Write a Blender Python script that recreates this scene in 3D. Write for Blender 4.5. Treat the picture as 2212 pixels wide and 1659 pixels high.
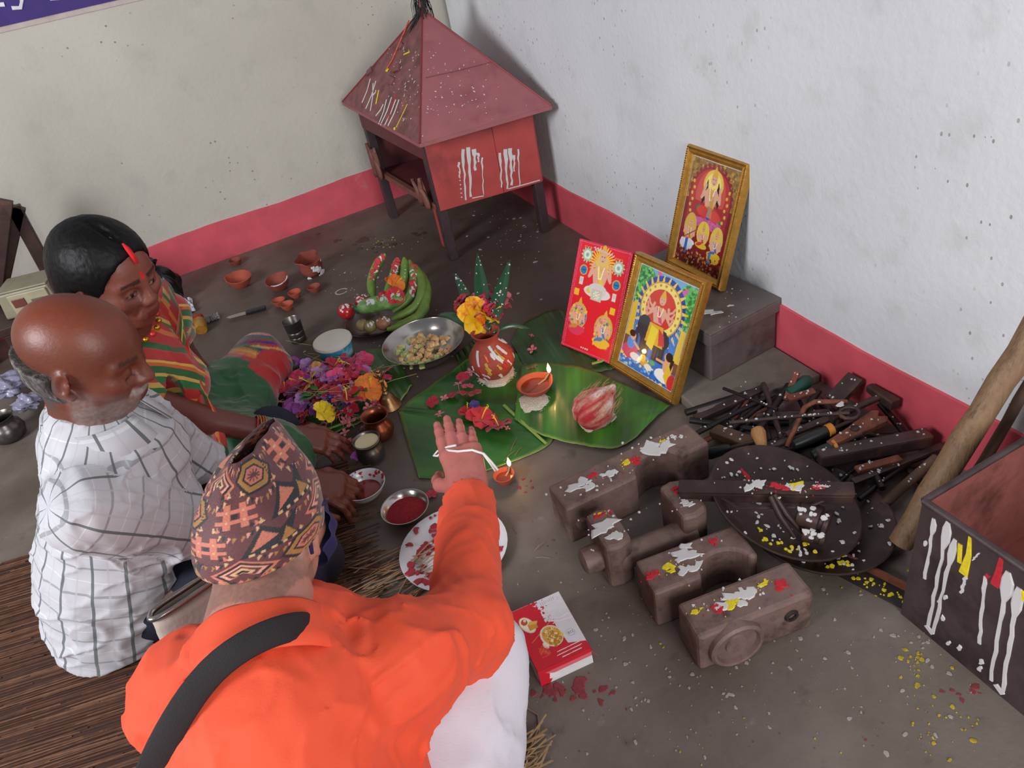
import bpy, math, random
import numpy as np
from mathutils import Vector, Matrix
for _o in list(bpy.data.objects): bpy.data.objects.remove(_o)
scene = bpy.context.scene
COL = scene.collection
rnd = random.Random(7)
PI = math.pi

# ------------------------------------------------------------------ camera
YAW, PITCH, ROLL = math.radians(70.3116), math.radians(35.8728), math.radians(-12.5039)
CAM = np.array([-1.2226, -3.2614, 1.2700]); FPX = 1660.0
_f = np.array([math.cos(PITCH)*math.cos(YAW), math.cos(PITCH)*math.sin(YAW), -math.sin(PITCH)])
_r = np.cross(_f, [0, 0, 1.0]); _r /= np.linalg.norm(_r); _u = np.cross(_r, _f)
CR = math.cos(ROLL)*_r + math.sin(ROLL)*_u
CU = -math.sin(ROLL)*_r + math.cos(ROLL)*_u
cam = bpy.data.cameras.new('camera'); camo = bpy.data.objects.new('camera', cam); COL.objects.link(camo)
cam.sensor_fit = 'HORIZONTAL'; cam.sensor_width = 36.0; cam.lens = 36.0*FPX/2212.0
cam.clip_start = 0.02; cam.clip_end = 60
_m = Matrix(((CR[0], CU[0], -_f[0], CAM[0]), (CR[1], CU[1], -_f[1], CAM[1]), (CR[2], CU[2], -_f[2], CAM[2]), (0, 0, 0, 1)))
camo.matrix_world = _m
scene.camera = camo

def ray(px, py):
    return _f + ((px-1106.0)/FPX)*CR - ((py-829.5)/FPX)*CU
def F(px, py, z=0.0):
    """point of the place at height z seen at a photo pixel"""
    d = ray(px, py); t = (z-CAM[2])/d[2]; return CAM + t*d
def FY(px, py, y=0.0):
    d = ray(px, py); t = (y-CAM[1])/d[1]; return CAM + t*d
def FD(px, py, depth):
    return CAM + depth*ray(px, py)

# ------------------------------------------------------------------ light
world = bpy.data.worlds.new('daylight'); scene.world = world; world.use_nodes = True
wb = world.node_tree.nodes['Background']; wb.inputs[0].default_value = (0.86, 0.92, 1.0, 1); wb.inputs[1].default_value = 0.22
def area(name, loc, target, sx, sy, power, col):
    l = bpy.data.lights.new(name, 'AREA'); l.shape = 'RECTANGLE'; l.size = sx; l.size_y = sy; l.energy = power; l.color = col
    o = bpy.data.objects.new(name, l); COL.objects.link(o); o.location = loc
    o.rotation_euler = (Vector(target)-Vector(loc)).to_track_quat('-Z', 'Y').to_euler()
    return o
area('doorway_daylight', (-0.9, -6.0, 1.8), (-0.8, -1.9, 0.0), 1.6, 2.2, 100, (1.0, 0.985, 0.97))
area('window_daylight', (-4.2, -2.7, 2.1), (-0.1, -1.8, 0.4), 1.3, 1.3, 135, (0.95, 0.97, 1.0))
scene.view_settings.view_transform = 'Standard'; scene.view_settings.look = 'None'
scene.view_settings.exposure = 0.0; scene.view_settings.gamma = 1.0; scene.view_settings.use_curve_mapping = False

# ------------------------------------------------------------------ materials
def lin(c):
    if isinstance(c, str):
        c = c.lstrip('#'); c = tuple(int(c[i:i+2], 16)/255 for i in (0, 2, 4))
    return tuple(x/12.92 if x <= .04045 else ((x+.055)/1.055)**2.4 for x in c[:3])
_mc = {}
def M(name, col='#808080', rough=.6, metal=0.0, var=.12, scale=9.0, bump=0.0, bscale=45.0, col2=None, amt=.5, spec=.5, attr=None, emit=0, sss=0, trans=0, sheen=0, coat=0, stretch=None, obj=True):
    if name in _mc: return _mc[name]
    m = bpy.data.materials.new(name); m.use_nodes = True; _mc[name] = m
    nt = m.node_tree; N = nt.nodes; L = nt.links; b = N['Principled BSDF']
    b.inputs['Roughness'].default_value = rough; b.inputs['Metallic'].default_value = metal
    b.inputs['Specular IOR Level'].default_value = spec
    if sss:
        b.inputs['Subsurface Weight'].default_value = sss; b.inputs['Subsurface Radius'].default_value = (.012, .005, .003); b.inputs['Subsurface Scale'].default_value = .5
    if trans: b.inputs['Transmission Weight'].default_value = trans
    if sheen: b.inputs['Sheen Weight'].default_value = sheen
    if coat: b.inputs['Coat Weight'].default_value = coat; b.inputs['Coat Roughness'].default_value = .12
    tc = N.new('ShaderNodeTexCoord'); out = tc.outputs['Object']
    if stretch:
        mp = N.new('ShaderNodeMapping'); mp.inputs['Scale'].default_value = stretch; L.new(out, mp.inputs[0]); out = mp.outputs[0]
    if attr:
        a = N.new('ShaderNodeAttribute'); a.attribute_name = attr; src = a.outputs['Color']
    else:
        rgb = N.new('ShaderNodeRGB'); rgb.outputs[0].default_value = (*lin(col), 1); src = rgb.outputs[0]
    n = N.new('ShaderNodeTexNoise'); n.inputs['Scale'].default_value = scale; n.inputs['Detail'].default_value = 5; n.inputs['Roughness'].default_value = .65
    L.new(out, n.inputs['Vector'])
    if col2:
        rp = N.new('ShaderNodeMapRange'); rp.inputs[1].default_value = .62-.3*amt; rp.inputs[2].default_value = .78-.3*amt
        L.new(n.outputs[0], rp.inputs[0])
        mx = N.new('ShaderNodeMix'); mx.data_type = 'RGBA'; L.new(rp.outputs[0], mx.inputs[0]); L.new(src, mx.inputs[6]); mx.inputs[7].default_value = (*lin(col2), 1); src = mx.outputs[2]
    n2 = N.new('ShaderNodeTexNoise'); n2.inputs['Scale'].default_value = scale*2.3; n2.inputs['Detail'].default_value = 4; L.new(out, n2.inputs['Vector'])
    mr = N.new('ShaderNodeMapRange'); mr.inputs[1].default_value = .3; mr.inputs[2].default_value = .7; mr.inputs[3].default_value = 1-var; mr.inputs[4].default_value = 1+var
    L.new(n2.outputs[0], mr.inputs[0])
    vm = N.new('ShaderNodeVectorMath'); vm.operation = 'SCALE'; L.new(src, vm.inputs[0]); L.new(mr.outputs[0], vm.inputs['Scale'])
    L.new(vm.outputs[0], b.inputs['Base Color'])
    if bump:
        n3 = N.new('ShaderNodeTexNoise'); n3.inputs['Scale'].default_value = bscale; n3.inputs['Detail'].default_value = 6; L.new(out, n3.inputs['Vector'])
        bp = N.new('ShaderNodeBump'); bp.inputs['Strength'].default_value = min(1, bump); bp.inputs['Distance'].default_value = .004*max(1, bump); L.new(n3.outputs[0], bp.inputs['Height']); L.new(bp.outputs[0], b.inputs['Normal'])
    if emit:
        b.inputs['Emission Color'].default_value = (*lin(col), 1); b.inputs['Emission Strength'].default_value = emit
    return m

# ------------------------------------------------------------------ mesh helpers
def rotm(ax, ay, az):
    return (Matrix.Rotation(az, 3, 'Z') @ Matrix.Rotation(ay, 3, 'Y') @ Matrix.Rotation(ax, 3, 'X'))
def basis(x, up=(0, 0, 1)):
    x = np.asarray(x, float); x = x/np.linalg.norm(x); up = np.asarray(up, float)
    if abs(x@up)/np.linalg.norm(up) > .98: up = np.array([0, 1., 0])
    y = np.cross(up, x); y /= np.linalg.norm(y); z = np.cross(x, y)
    return x, y, z
class MB:
    def __init__(s): s.v = []; s.f = []
    def add(s, vs, fs):
        o = len(s.v); s.v += [tuple(map(float, p)) for p in vs]; s.f += [tuple(i+o for i in q) for q in fs]; return s
    def box(s, c, size, R=None, taper=1.0):
        x, y, z = [k/2 for k in size]; P = []
        for sz in (-1, 1):
            t = 1 if sz < 0 else taper
            for sx, sy in ((-1, -1), (1, -1), (1, 1), (-1, 1)):
                p = Vector((sx*x*t, sy*y*t, sz*z))
                if R is not None: p = R @ p
                P.append(Vector(c)+p)
        return s.add(P, [(3, 2, 1, 0), (4, 5, 6, 7), (0, 1, 5, 4), (1, 2, 6, 5), (2, 3, 7, 6), (3, 0, 4, 7)])
    def bar(s, a, b, w, h, up=(0, 0, 1), w2=None, h2=None):
        a = np.asarray(a, float); b = np.asarray(b, float); x, y, z = basis(b-a, up); P = []
        for q, ww, hh in ((a, w, h), (b, w2 or w, h2 or h)):
            for sy, sz in ((-1, -1), (1, -1), (1, 1), (-1, 1)): P.append(q+y*sy*ww/2+z*sz*hh/2)
        return s.add(P, [(3, 2, 1, 0), (4, 5, 6, 7), (0, 1, 5, 4), (1, 2, 6, 5), (2, 3, 7, 6), (3, 0, 4, 7)][:6])
    def tube(s, pts, r, n=10, caps=True, up=(0, 0, 1), flat=1.0):
        pts = [np.asarray(p, float) for p in pts]; k = len(pts)
        rs = r if hasattr(r, '__len__') else [r]*k; V = []; Fs = []
        pu = None
        for i, p in enumerate(pts):
            t = pts[min(i+1, k-1)]-pts[max(i-1, 0)]
            x, y, z = basis(t, up if pu is None else pu); pu = z
            for j in range(n):
                a = 2*PI*j/n; V.append(p+rs[i]*(math.cos(a)*y+flat*math.sin(a)*z))
        for i in range(k-1):
            for j in range(n): Fs.append((i*n+j, i*n+(j+1) % n, (i+1)*n+(j+1) % n, (i+1)*n+j))
        if caps: Fs.append(tuple(range(n-1, -1, -1))); Fs.append(tuple((k-1)*n+j for j in range(n)))
        return s.add(V, Fs)
    def lathe(s, prof, n=32, c=(0, 0, 0), ax=None, cap0=False, cap1=False, wob=None):
        V = []; Fs = []; k = len(prof)
        if ax is None: X, Y, Z = np.array([1., 0, 0]), np.array([0, 1., 0]), np.array([0, 0, 1.])
        else: Z, X, Y = basis(ax)
        c = np.asarray(c, float)
        for i, (r, z) in enumerate(prof):
            for j in range(n):
                a = 2*PI*j/n; rr = r*(wob(a, i) if wob else 1)
                V.append(c+X*rr*math.cos(a)+Y*rr*math.sin(a)+Z*z)
        for i in range(k-1):
            for j in range(n): Fs.append((i*n+j, i*n+(j+1) % n, (i+1)*n+(j+1) % n, (i+1)*n+j))
        if cap0: Fs.append(tuple(range(n-1, -1, -1)))
        if cap1: Fs.append(tuple((k-1)*n+j for j in range(n)))
        return s.add(V, Fs)
    def ell(s, c, rad, R=None, nu=16, nv=10, fn=None):
        V = []; Fs = []
        for i in range(nv+1):
            t = PI*i/nv
            for j in range(nu):
                a = 2*PI*j/nu; q = Vector((math.sin(t)*math.cos(a), math.sin(t)*math.sin(a), math.cos(t)))
                k = fn(q) if fn else 1
                p = Vector((q.x*rad[0]*k, q.y*rad[1]*k, q.z*rad[2]*k))
                if R is not None: p = R @ p
                V.append(Vector(c)+p)
        for i in range(nv):
            for j in range(nu): Fs.append((i*nu+j, (i+1)*nu+j, (i+1)*nu+(j+1) % nu, i*nu+(j+1) % nu))
        return s.add(V, Fs)
    def blob(s, c, r, n=(0, 0, 1), asp=1.0, ang=0.0, seg=9, h=.0012, rg=None, wob=.35):
        g = rg or rnd
        Z, X, Y = basis(n); c = np.asarray(c, float)
        ca, sa = math.cos(ang), math.sin(ang); X, Y = ca*X+sa*Y, -sa*X+ca*Y
        ring = []; V = []
        for j in range(seg):
            a = 2*PI*j/seg; k = 1+g.uniform(-wob, wob)
            ring.append((math.cos(a)*k*r*asp, math.sin(a)*k*r))
        V += [c+X*x+Y*y-Z*.0006 for x, y in ring]+[c+X*x*.8+Y*y*.8+Z*h for x, y in ring]+[c+Z*h*1.1]
        Fs = [(j, (j+1) % seg, seg+(j+1) % seg, seg+j) for j in range(seg)]+[(seg+j, seg+(j+1) % seg, 2*seg) for j in range(seg)]
        return s.add(V, Fs)
    def streak(s, pts, w, n=(0, 0, 1), h=.0012):
        """flat raised run of paint along a polyline lying on a surface with normal n"""
        pts = [np.asarray(p, float) for p in pts]; k = len(pts); n = np.asarray(n, float); n = n/np.linalg.norm(n)
        ws = w if hasattr(w, '__len__') else [w]*k; V = []; Fs = []
        for i, p in enumerate(pts):
            t = pts[min(i+1, k-1)]-pts[max(i-1, 0)]; t = t/np.linalg.norm(t); y = np.cross(n, t)
            V += [p-y*ws[i]/2-n*.0006, p-y*ws[i]*.36+n*h, p+y*ws[i]*.36+n*h, p+y*ws[i]/2-n*.0006]
        for i in range(k-1):
            for j in range(3): Fs.append((i*4+j, (i+1)*4+j, (i+1)*4+j+1, i*4+j+1))
        Fs += [(0, 1, 2, 3), tuple((k-1)*4+j for j in (3, 2, 1, 0))]
        return s.add(V, Fs)
    def sheet(s, P, thick=0.0, closeu=False):
        """P[i][j] grid of points -> quads (optionally with thickness along -normal approx)"""
        nu = len(P); nv = len(P[0]); V = [p for row in P for p in row]; Fs = []
        for i in range(nu if closeu else nu-1):
            for j in range(nv-1):
                i2 = (i+1) % nu; Fs.append((i*nv+j, i2*nv+j, i2*nv+j+1, i*nv+j+1))
        return s.add(V, Fs)
    def prism(s, poly, z0, z1, T=None):
        n = len(poly); V = [(x, y, z0) for x, y in poly]+[(x, y, z1) for x, y in poly]
        if T is not None: V = [T @ Vector(p) for p in V]
        return s.add(V, [tuple(range(n-1, -1, -1)), tuple(range(n, 2*n))]+[(j, (j+1) % n, n+(j+1) % n, n+j) for j in range(n)])
    def build(s, name, mat, parent=None, smooth=None, loc=None, bevel=0, solid=0, sub=0, kind=None, label=None, fix=True):
        me = bpy.data.meshes.new(name); me.from_pydata(s.v, [], s.f); me.validate()
        if fix:
            import bmesh
            bm = bmesh.new(); bm.from_mesh(me); bmesh.ops.recalc_face_normals(bm, faces=bm.faces[:]); bm.to_mesh(me); bm.free()
        return link(me, name, mat, parent, smooth, loc, bevel, solid, sub, kind, label)
def link(me, name, mat, parent=None, smooth=None, loc=None, bevel=0, solid=0, sub=0, kind=None, label=None):
    me.materials.append(mat)
    if smooth is not None:
        me.polygons.foreach_set('use_smooth', [True]*len(me.polygons))
        if smooth < 180: me.set_sharp_from_angle(angle=math.radians(smooth))
    o = bpy.data.objects.new(name, me); COL.objects.link(o)
    if parent is not None: o.parent = parent
    if loc is not None: o.location = loc
    if solid: md = o.modifiers.new('thickness', 'SOLIDIFY'); md.thickness = solid; md.offset = -1
    if bevel: md = o.modifiers.new('bevel', 'BEVEL'); md.width = bevel; md.segments = 2; md.limit_method = 'ANGLE'
    if sub: md = o.modifiers.new('subdivision', 'SUBSURF'); md.levels = sub; md.render_levels = sub
    if kind: o['kind'] = kind
    if label: o['label'] = label
    return o
def tag(o, label, cat, group=None, kind=None):
    o['label'] = label; o['category'] = cat
    if group: o['group'] = group
    if kind: o['kind'] = kind
    return o
def thing(name, label, cat, loc=(0, 0, 0), rot=None, group=None, kind=None):
    o = bpy.data.objects.new(name, None); COL.objects.link(o); o.empty_display_size = .05
    if rot is not None and not isinstance(rot, (int, float)):
        o.matrix_world = Matrix.Translation(Vector(loc)) @ rot.to_4x4()
    else:
        o.location = loc; o.rotation_euler = (0, 0, rot or 0)
    return tag(o, label, cat, group, kind)
def struct(o): o['kind'] = 'structure'; return o
def frameM(x, up=(0, 0, 1)):
    a, b, c = basis(x, up); return Matrix(((a[0], b[0], c[0]), (a[1], b[1], c[1]), (a[2], b[2], c[2])))
def dup(root, loc=None, rot=None, label=None):
    r = root.copy(); COL.objects.link(r)
    if loc is not None: r.location = loc
    if rot is not None: r.rotation_euler = rot
    if label: r['label'] = label
    for ch in root.children:
        c = ch.copy(); COL.objects.link(c); c.parent = r
        for g in ch.children:
            d = g.copy(); COL.objects.link(d); d.parent = c
    return r

# ---- flat prints painted on a fine grid (colour attribute)
class Paint:
    def __init__(s, nu, nv, w, h, bg):
        s.nu, s.nv, s.w, s.h = nu, nv, w, h
        U, V = np.meshgrid(np.linspace(0, 1, nu), np.linspace(0, 1, nv), indexing='ij'); s.U, s.V = U, V   # V up
        s.C = np.empty((nu, nv, 3)); s.C[:] = lin(bg)
    def _set(s, m, col, a=1.0):
        c = np.array(lin(col)); s.C[m] = s.C[m]*(1-a)+c*a
    def e(s, cx, cy, rx, ry, col, rot=0, a=1.0, ring=None):
        k = s.h/s.w; x = s.U-cx; y = (s.V-cy)*k
        c, t = math.cos(rot), math.sin(rot); X = c*x+t*y; Y = -t*x+c*y
        d = (X/rx)**2+(Y/(ry))**2; m = d < 1
        if ring: m &= d > (1-ring)**2
        s._set(m, col, a); return s
    def p(s, poly, col, a=1.0):
        x, y = s.U, s.V; ins = np.zeros(x.shape, bool); n = len(poly)
        for i in range(n):
            x0, y0 = poly[i]; x1, y1 = poly[(i+1) % n]
            if y0 == y1: continue
            c = ((y0 > y) != (y1 > y)) & (x < (x1-x0)*(y-y0)/(y1-y0)+x0); ins ^= c
        s._set(ins, col, a); return s
    def r(s, x0, y0, x1, y1, col, a=1.0):
        s._set((s.U >= x0) & (s.U <= x1) & (s.V >= y0) & (s.V <= y1), col, a); return s
    def l(s, pts, w, col, a=1.0):
        k = s.h/s.w; x = s.U; y = s.V*k; m = np.zeros(x.shape, bool)
        for (x0, y0), (x1, y1) in zip(pts[:-1], pts[1:]):
            y0 *= k; y1 *= k; dx, dy = x1-x0, y1-y0; L2 = dx*dx+dy*dy+1e-12
            t = np.clip(((x-x0)*dx+(y-y0)*dy)/L2, 0, 1); m |= (x-x0-t*dx)**2+(y-y0-t*dy)**2 < (w/2)**2
        s._set(m, col, a); return s
    def rays(s, cx, cy, r0, r1, n, col, duty=.5):
        k = s.h/s.w; x = s.U-cx; y = (s.V-cy)*k; rr = np.hypot(x, y); an = np.arctan2(y, x)
        s._set((rr > r0) & (rr < r1) & (((an*n/(2*PI)) % 1) < duty*(1-(rr-r0)/(r1-r0)*.7)), col); return s
    def speck(s, n, cols, x0, y0, x1, y1, r, seed=1):
        g = random.Random(seed)
        for i in range(n): s.e(g.uniform(x0, x1), g.uniform(y0, y1), r*g.uniform(.5, 1.3), r*g.uniform(.5, 1.3), g.choice(cols), g.uniform(0, 3))
        return s
    def mesh(s, name, mat, parent, fn=None):
        """grid in local XZ plane facing -Y unless fn(u,v)->point is given"""
        nu, nv = s.nu, s.nv
        if fn is None: P = [((s.U[i, j]-.5)*s.w, 0, s.V[i, j]*s.h) for i in range(nu) for j in range(nv)]
        else: P = [fn(s.U[i, j], s.V[i, j]) for i in range(nu) for j in range(nv)]
        Fs = [(i*nv+j, (i+1)*nv+j, (i+1)*nv+j+1, i*nv+j+1) for i in range(nu-1) for j in range(nv-1)]
        me = bpy.data.meshes.new(name); me.from_pydata(P, [], Fs)
        set_col(me, s.C.reshape(-1, 3))
        return link(me, name, mat, parent, smooth=180)
def set_col(me, C, name='Col'):
    a = me.color_attributes.new(name, 'FLOAT_COLOR', 'POINT')
    C4 = np.ones((len(C), 4), np.float32); C4[:, :3] = C; a.data.foreach_set('color', C4.ravel())
PRINT = M('glossy_print', attr='Col', rough=.3, var=.03, scale=60)
MATTEPRINT = M('matte_print', attr='Col', rough=.55, var=.04, scale=40)

# ------------------------------------------------------------------ setting
def wall_mat(name, base, tint, specks):
    m = bpy.data.materials.new(name); m.use_nodes = True; nt = m.node_tree; N = nt.nodes; L = nt.links; b = N['Principled BSDF']; b.inputs['Roughness'].default_value = .75
    b.inputs['Specular IOR Level'].default_value = .3
    tc = N.new('ShaderNodeTexCoord')
    def noise(sc, det=5):
        n = N.new('ShaderNodeTexNoise'); n.inputs['Scale'].default_value = sc; n.inputs['Detail'].default_value = det; L.new(tc.outputs['Object'], n.inputs['Vector']); return n.outputs[0]
    def rng(s_, a, c): 
        r = N.new('ShaderNodeMapRange'); r.inputs[1].default_value = a; r.inputs[2].default_value = c; L.new(s_, r.inputs[0]); return r.outputs[0]
    def mix(f, a, c, k=1.0):
        if k != 1.0:
            mu = N.new('ShaderNodeMath'); mu.operation = 'MULTIPLY'; mu.inputs[1].default_value = k; L.new(f, mu.inputs[0]); f = mu.outputs[0]
        x = N.new('ShaderNodeMix'); x.data_type = 'RGBA'; L.new(f, x.inputs[0])
        for i, q in ((6, a), (7, c)):
            if isinstance(q, str): x.inputs[i].default_value = (*lin(q), 1)
            else: L.new(q, x.inputs[i])
        return x.outputs[2]
    c = mix(rng(noise(1.7), .35, .7), base, tint)
    c = mix(rng(noise(9, 7), .55, .75), c, '#8f8b84', .22)
    mp = N.new('ShaderNodeMapping'); mp.inputs['Scale'].default_value = (26, 48, 30); mp.inputs['Rotation'].default_value = (.5, .3, .2); L.new(tc.outputs['Object'], mp.inputs[0])
    v = N.new('ShaderNodeTexVoronoi'); v.inputs['Scale'].default_value = 1.0; L.new(mp.outputs[0], v.inputs[0])
    sp = N.new('ShaderNodeMath'); sp.operation = 'LESS_THAN'; sp.inputs[1].default_value = .13*specks; L.new(v.outputs['Distance'], sp.inputs[0])
    sc = N.new('ShaderNodeMath'); sc.operation = 'MULTIPLY'; L.new(sp.outputs[0], sc.inputs[0]); L.new(rng(noise(2.6, 2), .5, .62), sc.inputs[1])
    c = mix(sc.outputs[0], c, '#5c5752', .65)
    L.new(c, b.inputs['Base Color'])
    bp = N.new('ShaderNodeBump'); bp.inputs['Strength'].default_value = .35; bp.inputs['Distance'].default_value = .004; L.new(noise(55, 8), bp.inputs['Height']); L.new(bp.outputs[0], b.inputs['Normal'])
    return m
MW1 = wall_mat('plaster_left', '#bfbab0', '#b0aba1', .8); MW2 = wall_mat('plaster_right', '#d6d7da', '#c6c7cb', .95)
struct(MB().box((-2.1, .06, 1.3), (4.4, .12, 2.9)).build('wall_left', MW1))['label'] = 'off white plastered wall behind the seated woman'
struct(MB().box((.06, -3.0, 1.3), (.12, 5.88, 2.9)).build('wall_right', MW2))['label'] = 'pale grey scuffed plaster wall behind the framed pictures'
def floor_mat():
    m = bpy.data.materials.new('concrete_floor'); m.use_nodes = True; nt = m.node_tree; N = nt.nodes; L = nt.links; b = N['Principled BSDF']
    tc = N.new('ShaderNodeTexCoord')
    def noise(sc, det=6, seed=0):
        mp = N.new('ShaderNodeMapping'); mp.inputs['Location'].default_value = (seed, seed*.7, 0); L.new(tc.outputs['Object'], mp.inputs[0])
        n = N.new('ShaderNodeTexNoise'); n.inputs['Scale'].default_value = sc; n.inputs['Detail'].default_value = det; n.inputs['Roughness'].default_value = .62; L.new(mp.outputs[0], n.inputs['Vector']); return n.outputs[0]
    def rng(s_, a, c, lo=0, hi=1):
        r = N.new('ShaderNodeMapRange'); r.inputs[1].default_value = a; r.inputs[2].default_value = c; r.inputs[3].default_value = lo; r.inputs[4].default_value = hi; L.new(s_, r.inputs[0]); return r.outputs[0]
    def mix(f, a, c):
        x = N.new('ShaderNodeMix'); x.data_type = 'RGBA'; L.new(f, x.inputs[0])
        for i, q in ((6, a), (7, c)):
            if isinstance(q, str): x.inputs[i].default_value = (*lin(q), 1)
            else: L.new(q, x.inputs[i])
        return x.outputs[2]
    c = mix(rng(noise(3.2), .36, .66), '#62574f', '#786e66')
    c = mix(rng(noise(1.6, 4, 3.1), .52, .68, 0, .75), c, '#4b3c32')
    c = mix(rng(noise(11, 8, 5.7), .60, .74, 0, .6), c, '#3a2e27')
    c = mix(rng(noise(19, 6, 9.2), .64, .78, 0, .35), c, '#a39c94')
    # soft dark patch around the offerings: people's shade painted in with damp and dirt
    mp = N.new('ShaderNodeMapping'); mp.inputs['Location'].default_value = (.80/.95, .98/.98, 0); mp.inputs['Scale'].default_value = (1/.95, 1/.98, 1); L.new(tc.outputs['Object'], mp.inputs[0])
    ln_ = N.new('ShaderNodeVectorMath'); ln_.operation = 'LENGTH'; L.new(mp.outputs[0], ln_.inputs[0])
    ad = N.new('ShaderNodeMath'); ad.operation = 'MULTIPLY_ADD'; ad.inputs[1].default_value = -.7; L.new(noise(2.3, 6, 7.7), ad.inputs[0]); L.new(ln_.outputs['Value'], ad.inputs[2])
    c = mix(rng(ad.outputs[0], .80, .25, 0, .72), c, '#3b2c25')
    L.new(c, b.inputs['Base Color'])
    L.new(rng(noise(5, 4, 1.3), .35, .7, .38, .72), b.inputs['Roughness'])
    bp = N.new('ShaderNodeBump'); bp.inputs['Strength'].default_value = .3; bp.inputs['Distance'].default_value = .003; L.new(noise(70, 6), bp.inputs['Height']); L.new(bp.outputs[0], b.inputs['Normal'])
    return m
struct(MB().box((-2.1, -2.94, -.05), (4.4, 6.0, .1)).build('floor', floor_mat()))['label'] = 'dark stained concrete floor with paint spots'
# painted skirting bands (slightly proud, wavy hand painted upper edge)
MBAND = M('pink_skirting_paint', '#c8505c', .55, var=.1, scale=5, bump=.25, bscale=40, col2='#a89a93', amt=-.12)
def band(name, horiz):
    nseg = 70; Lx = 4.2 if horiz else 5.8; P = []; V = []; Fs = []
    g = random.Random(3)
    for i in range(nseg+1):
        t = -Lx*i/nseg; top = .156+.004*math.sin(t*9)+g.uniform(-.0015, .0015)
        for z, d in ((0, .006), (top-.002, .006), (top, 0)):
            V.append((t, -d, z) if horiz else (-d, t, z))
    for i in range(nseg):
        for j in range(2): a = i*3+j; Fs.append((a, a+3, a+4, a+1))
    return struct(MB().add(V, Fs).build(name, MBAND))
band('baseboard_left', True)['label'] = 'pink painted skirting band under the left wall'
band('baseboard_right', False)['label'] = 'pink painted skirting band under the right wall'

# purple banner on the left wall
bn = thing('banner', 'purple cloth banner with white lettering on the left wall', 'banner', (-1.9, -.004, 1.0))
def bl(x): return .023-.03*(x+.36)                              # lower edge runs slightly downhill
xs = np.linspace(-.4, .95, 14)
MB().sheet([[(x, 0, -.012-.035*(x+.3)*.6+.02), (x, -.001, .62)] for x in xs]).build('border', M('banner_border', '#b9aaa6', .8), bn, solid=.003)
MB().sheet([[(x, -.0042, .026-.022*(x+.3)), (x, -.0042, .60)] for x in xs]).build('cloth', M('banner_purple', '#3d2a72', .75, var=.08), bn, solid=.002)
lt = MB()
def stroke(pts, w): lt.streak([(x, -.0072, z) for x, z in pts], w, (0, -1, 0), .0008)
for ox in (.34, .46, .60):
    stroke([(ox-.03, .15), (ox+.0, .1), (ox+.03, .075), (ox+.06, .07)], .013)
    stroke([(ox+.02, .17), (ox+.055, .12), (ox+.09, .115)], .013)
    stroke([(ox+.075, .085), (ox+.10, .09), (ox+.115, .07), (ox+.10, .05), (ox+.075, .055)], .012)
    stroke([(ox+.09, .16), (ox+.12, .11)], .013)
    stroke([(ox-.05, .175), (ox+.13, .165)], .014)
lt.build('lettering', M('banner_white', '#d8d6da', .7), bn)
# ------------------------------------------------------------------ helpers for surfaces
def PL(px, py, p0, n):
    d = ray(px, py); n = np.asarray(n, float); t = ((np.asarray(p0)-CAM)@n)/(d@n); return CAM+t*d
def bw(mb, name, mat, parent, **k):
    """build from world coordinates under an unrotated root"""
    o = mb.build(name, mat, parent, **k); o.location = -parent.location; return o
WHITEP = M('white_paint', '#c9c6c6', .5, var=.05); YELLOWP = M('yellow_powder', '#d8c41c', .9, var=.15, scale=60); REDP = M('red_powder', '#b51f2c', .85, var=.15, scale=60)
def V3(*a): return np.array(a, float)

# ------------------------------------------------------------------ shrine in the corner
sF, sR, sL = V3(-.456, -.775, 0), V3(-.075, -.842, 0), V3(-.497, -.175, 0); sB = sR+sL-sF
zb, zt = .2, .452
sh = thing('wooden_shrine', 'red painted wooden house shaped shrine with pyramid roof in the corner', 'shrine', tuple((sF+sB)/2))
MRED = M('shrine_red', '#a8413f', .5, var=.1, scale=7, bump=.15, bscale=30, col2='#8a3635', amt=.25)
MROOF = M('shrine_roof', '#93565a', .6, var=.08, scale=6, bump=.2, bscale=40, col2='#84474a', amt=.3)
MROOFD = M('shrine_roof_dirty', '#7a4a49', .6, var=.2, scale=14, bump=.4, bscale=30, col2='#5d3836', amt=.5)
MDKW = M('shrine_dark_post', '#3a2c30', .55, var=.2, scale=20, bump=.2)
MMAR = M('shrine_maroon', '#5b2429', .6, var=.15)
cen = (sF+sB)/2
def ins(p, k=.93): q = cen+(p-cen)*k; return q
up = V3(0, 0, 1)
for p in (sF, sR, sL, sB):
    q = ins(p, .94); bw(MB().bar(q, q+up*(zt), .034, .034), 'leg', MDKW, sh, bevel=.002)
q = ins(sF, .8)+V3(.0, .09, 0); bw(MB().bar(q, q+up*.21, .026, .026), 'leg', MRED, sh, bevel=.002)
def panel(a, b, z0, z1, th=.012, name='wall_panel', m=MRED):
    return bw(MB().bar(a+up*(z0+z1)/2, b+up*(z0+z1)/2, th, z1-z0), name, m, sh, bevel=.0015)
mid = sF+(sR-sF)*.62
panel(sF, mid-(sR-sF)*.001, zb, zt); panel(mid+(sR-sF)*.001, sR, zb, zt)
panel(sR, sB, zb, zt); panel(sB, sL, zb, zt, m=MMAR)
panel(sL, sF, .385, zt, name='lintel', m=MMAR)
bw(MB().add([*[p+up*.2 for p in (ins(sF), ins(sR), ins(sB), ins(sL))], *[p+up*.212 for p in (ins(sF), ins(sR), ins(sB), ins(sL))]], [(3, 2, 1, 0), (4, 5, 6, 7), (0, 1, 5, 4), (1, 2, 6, 5), (2, 3, 7, 6), (3, 0, 4, 7)]), 'shelf_board', MMAR, sh)
rail = panel(sL+(sF-sL)*.04, sF+(sL-sF)*.03, .2, .222, th=.02, name='front_rail', m=M('shrine_carved', '#6e4237', .6, var=.2, scale=15, bump=.3))
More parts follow.
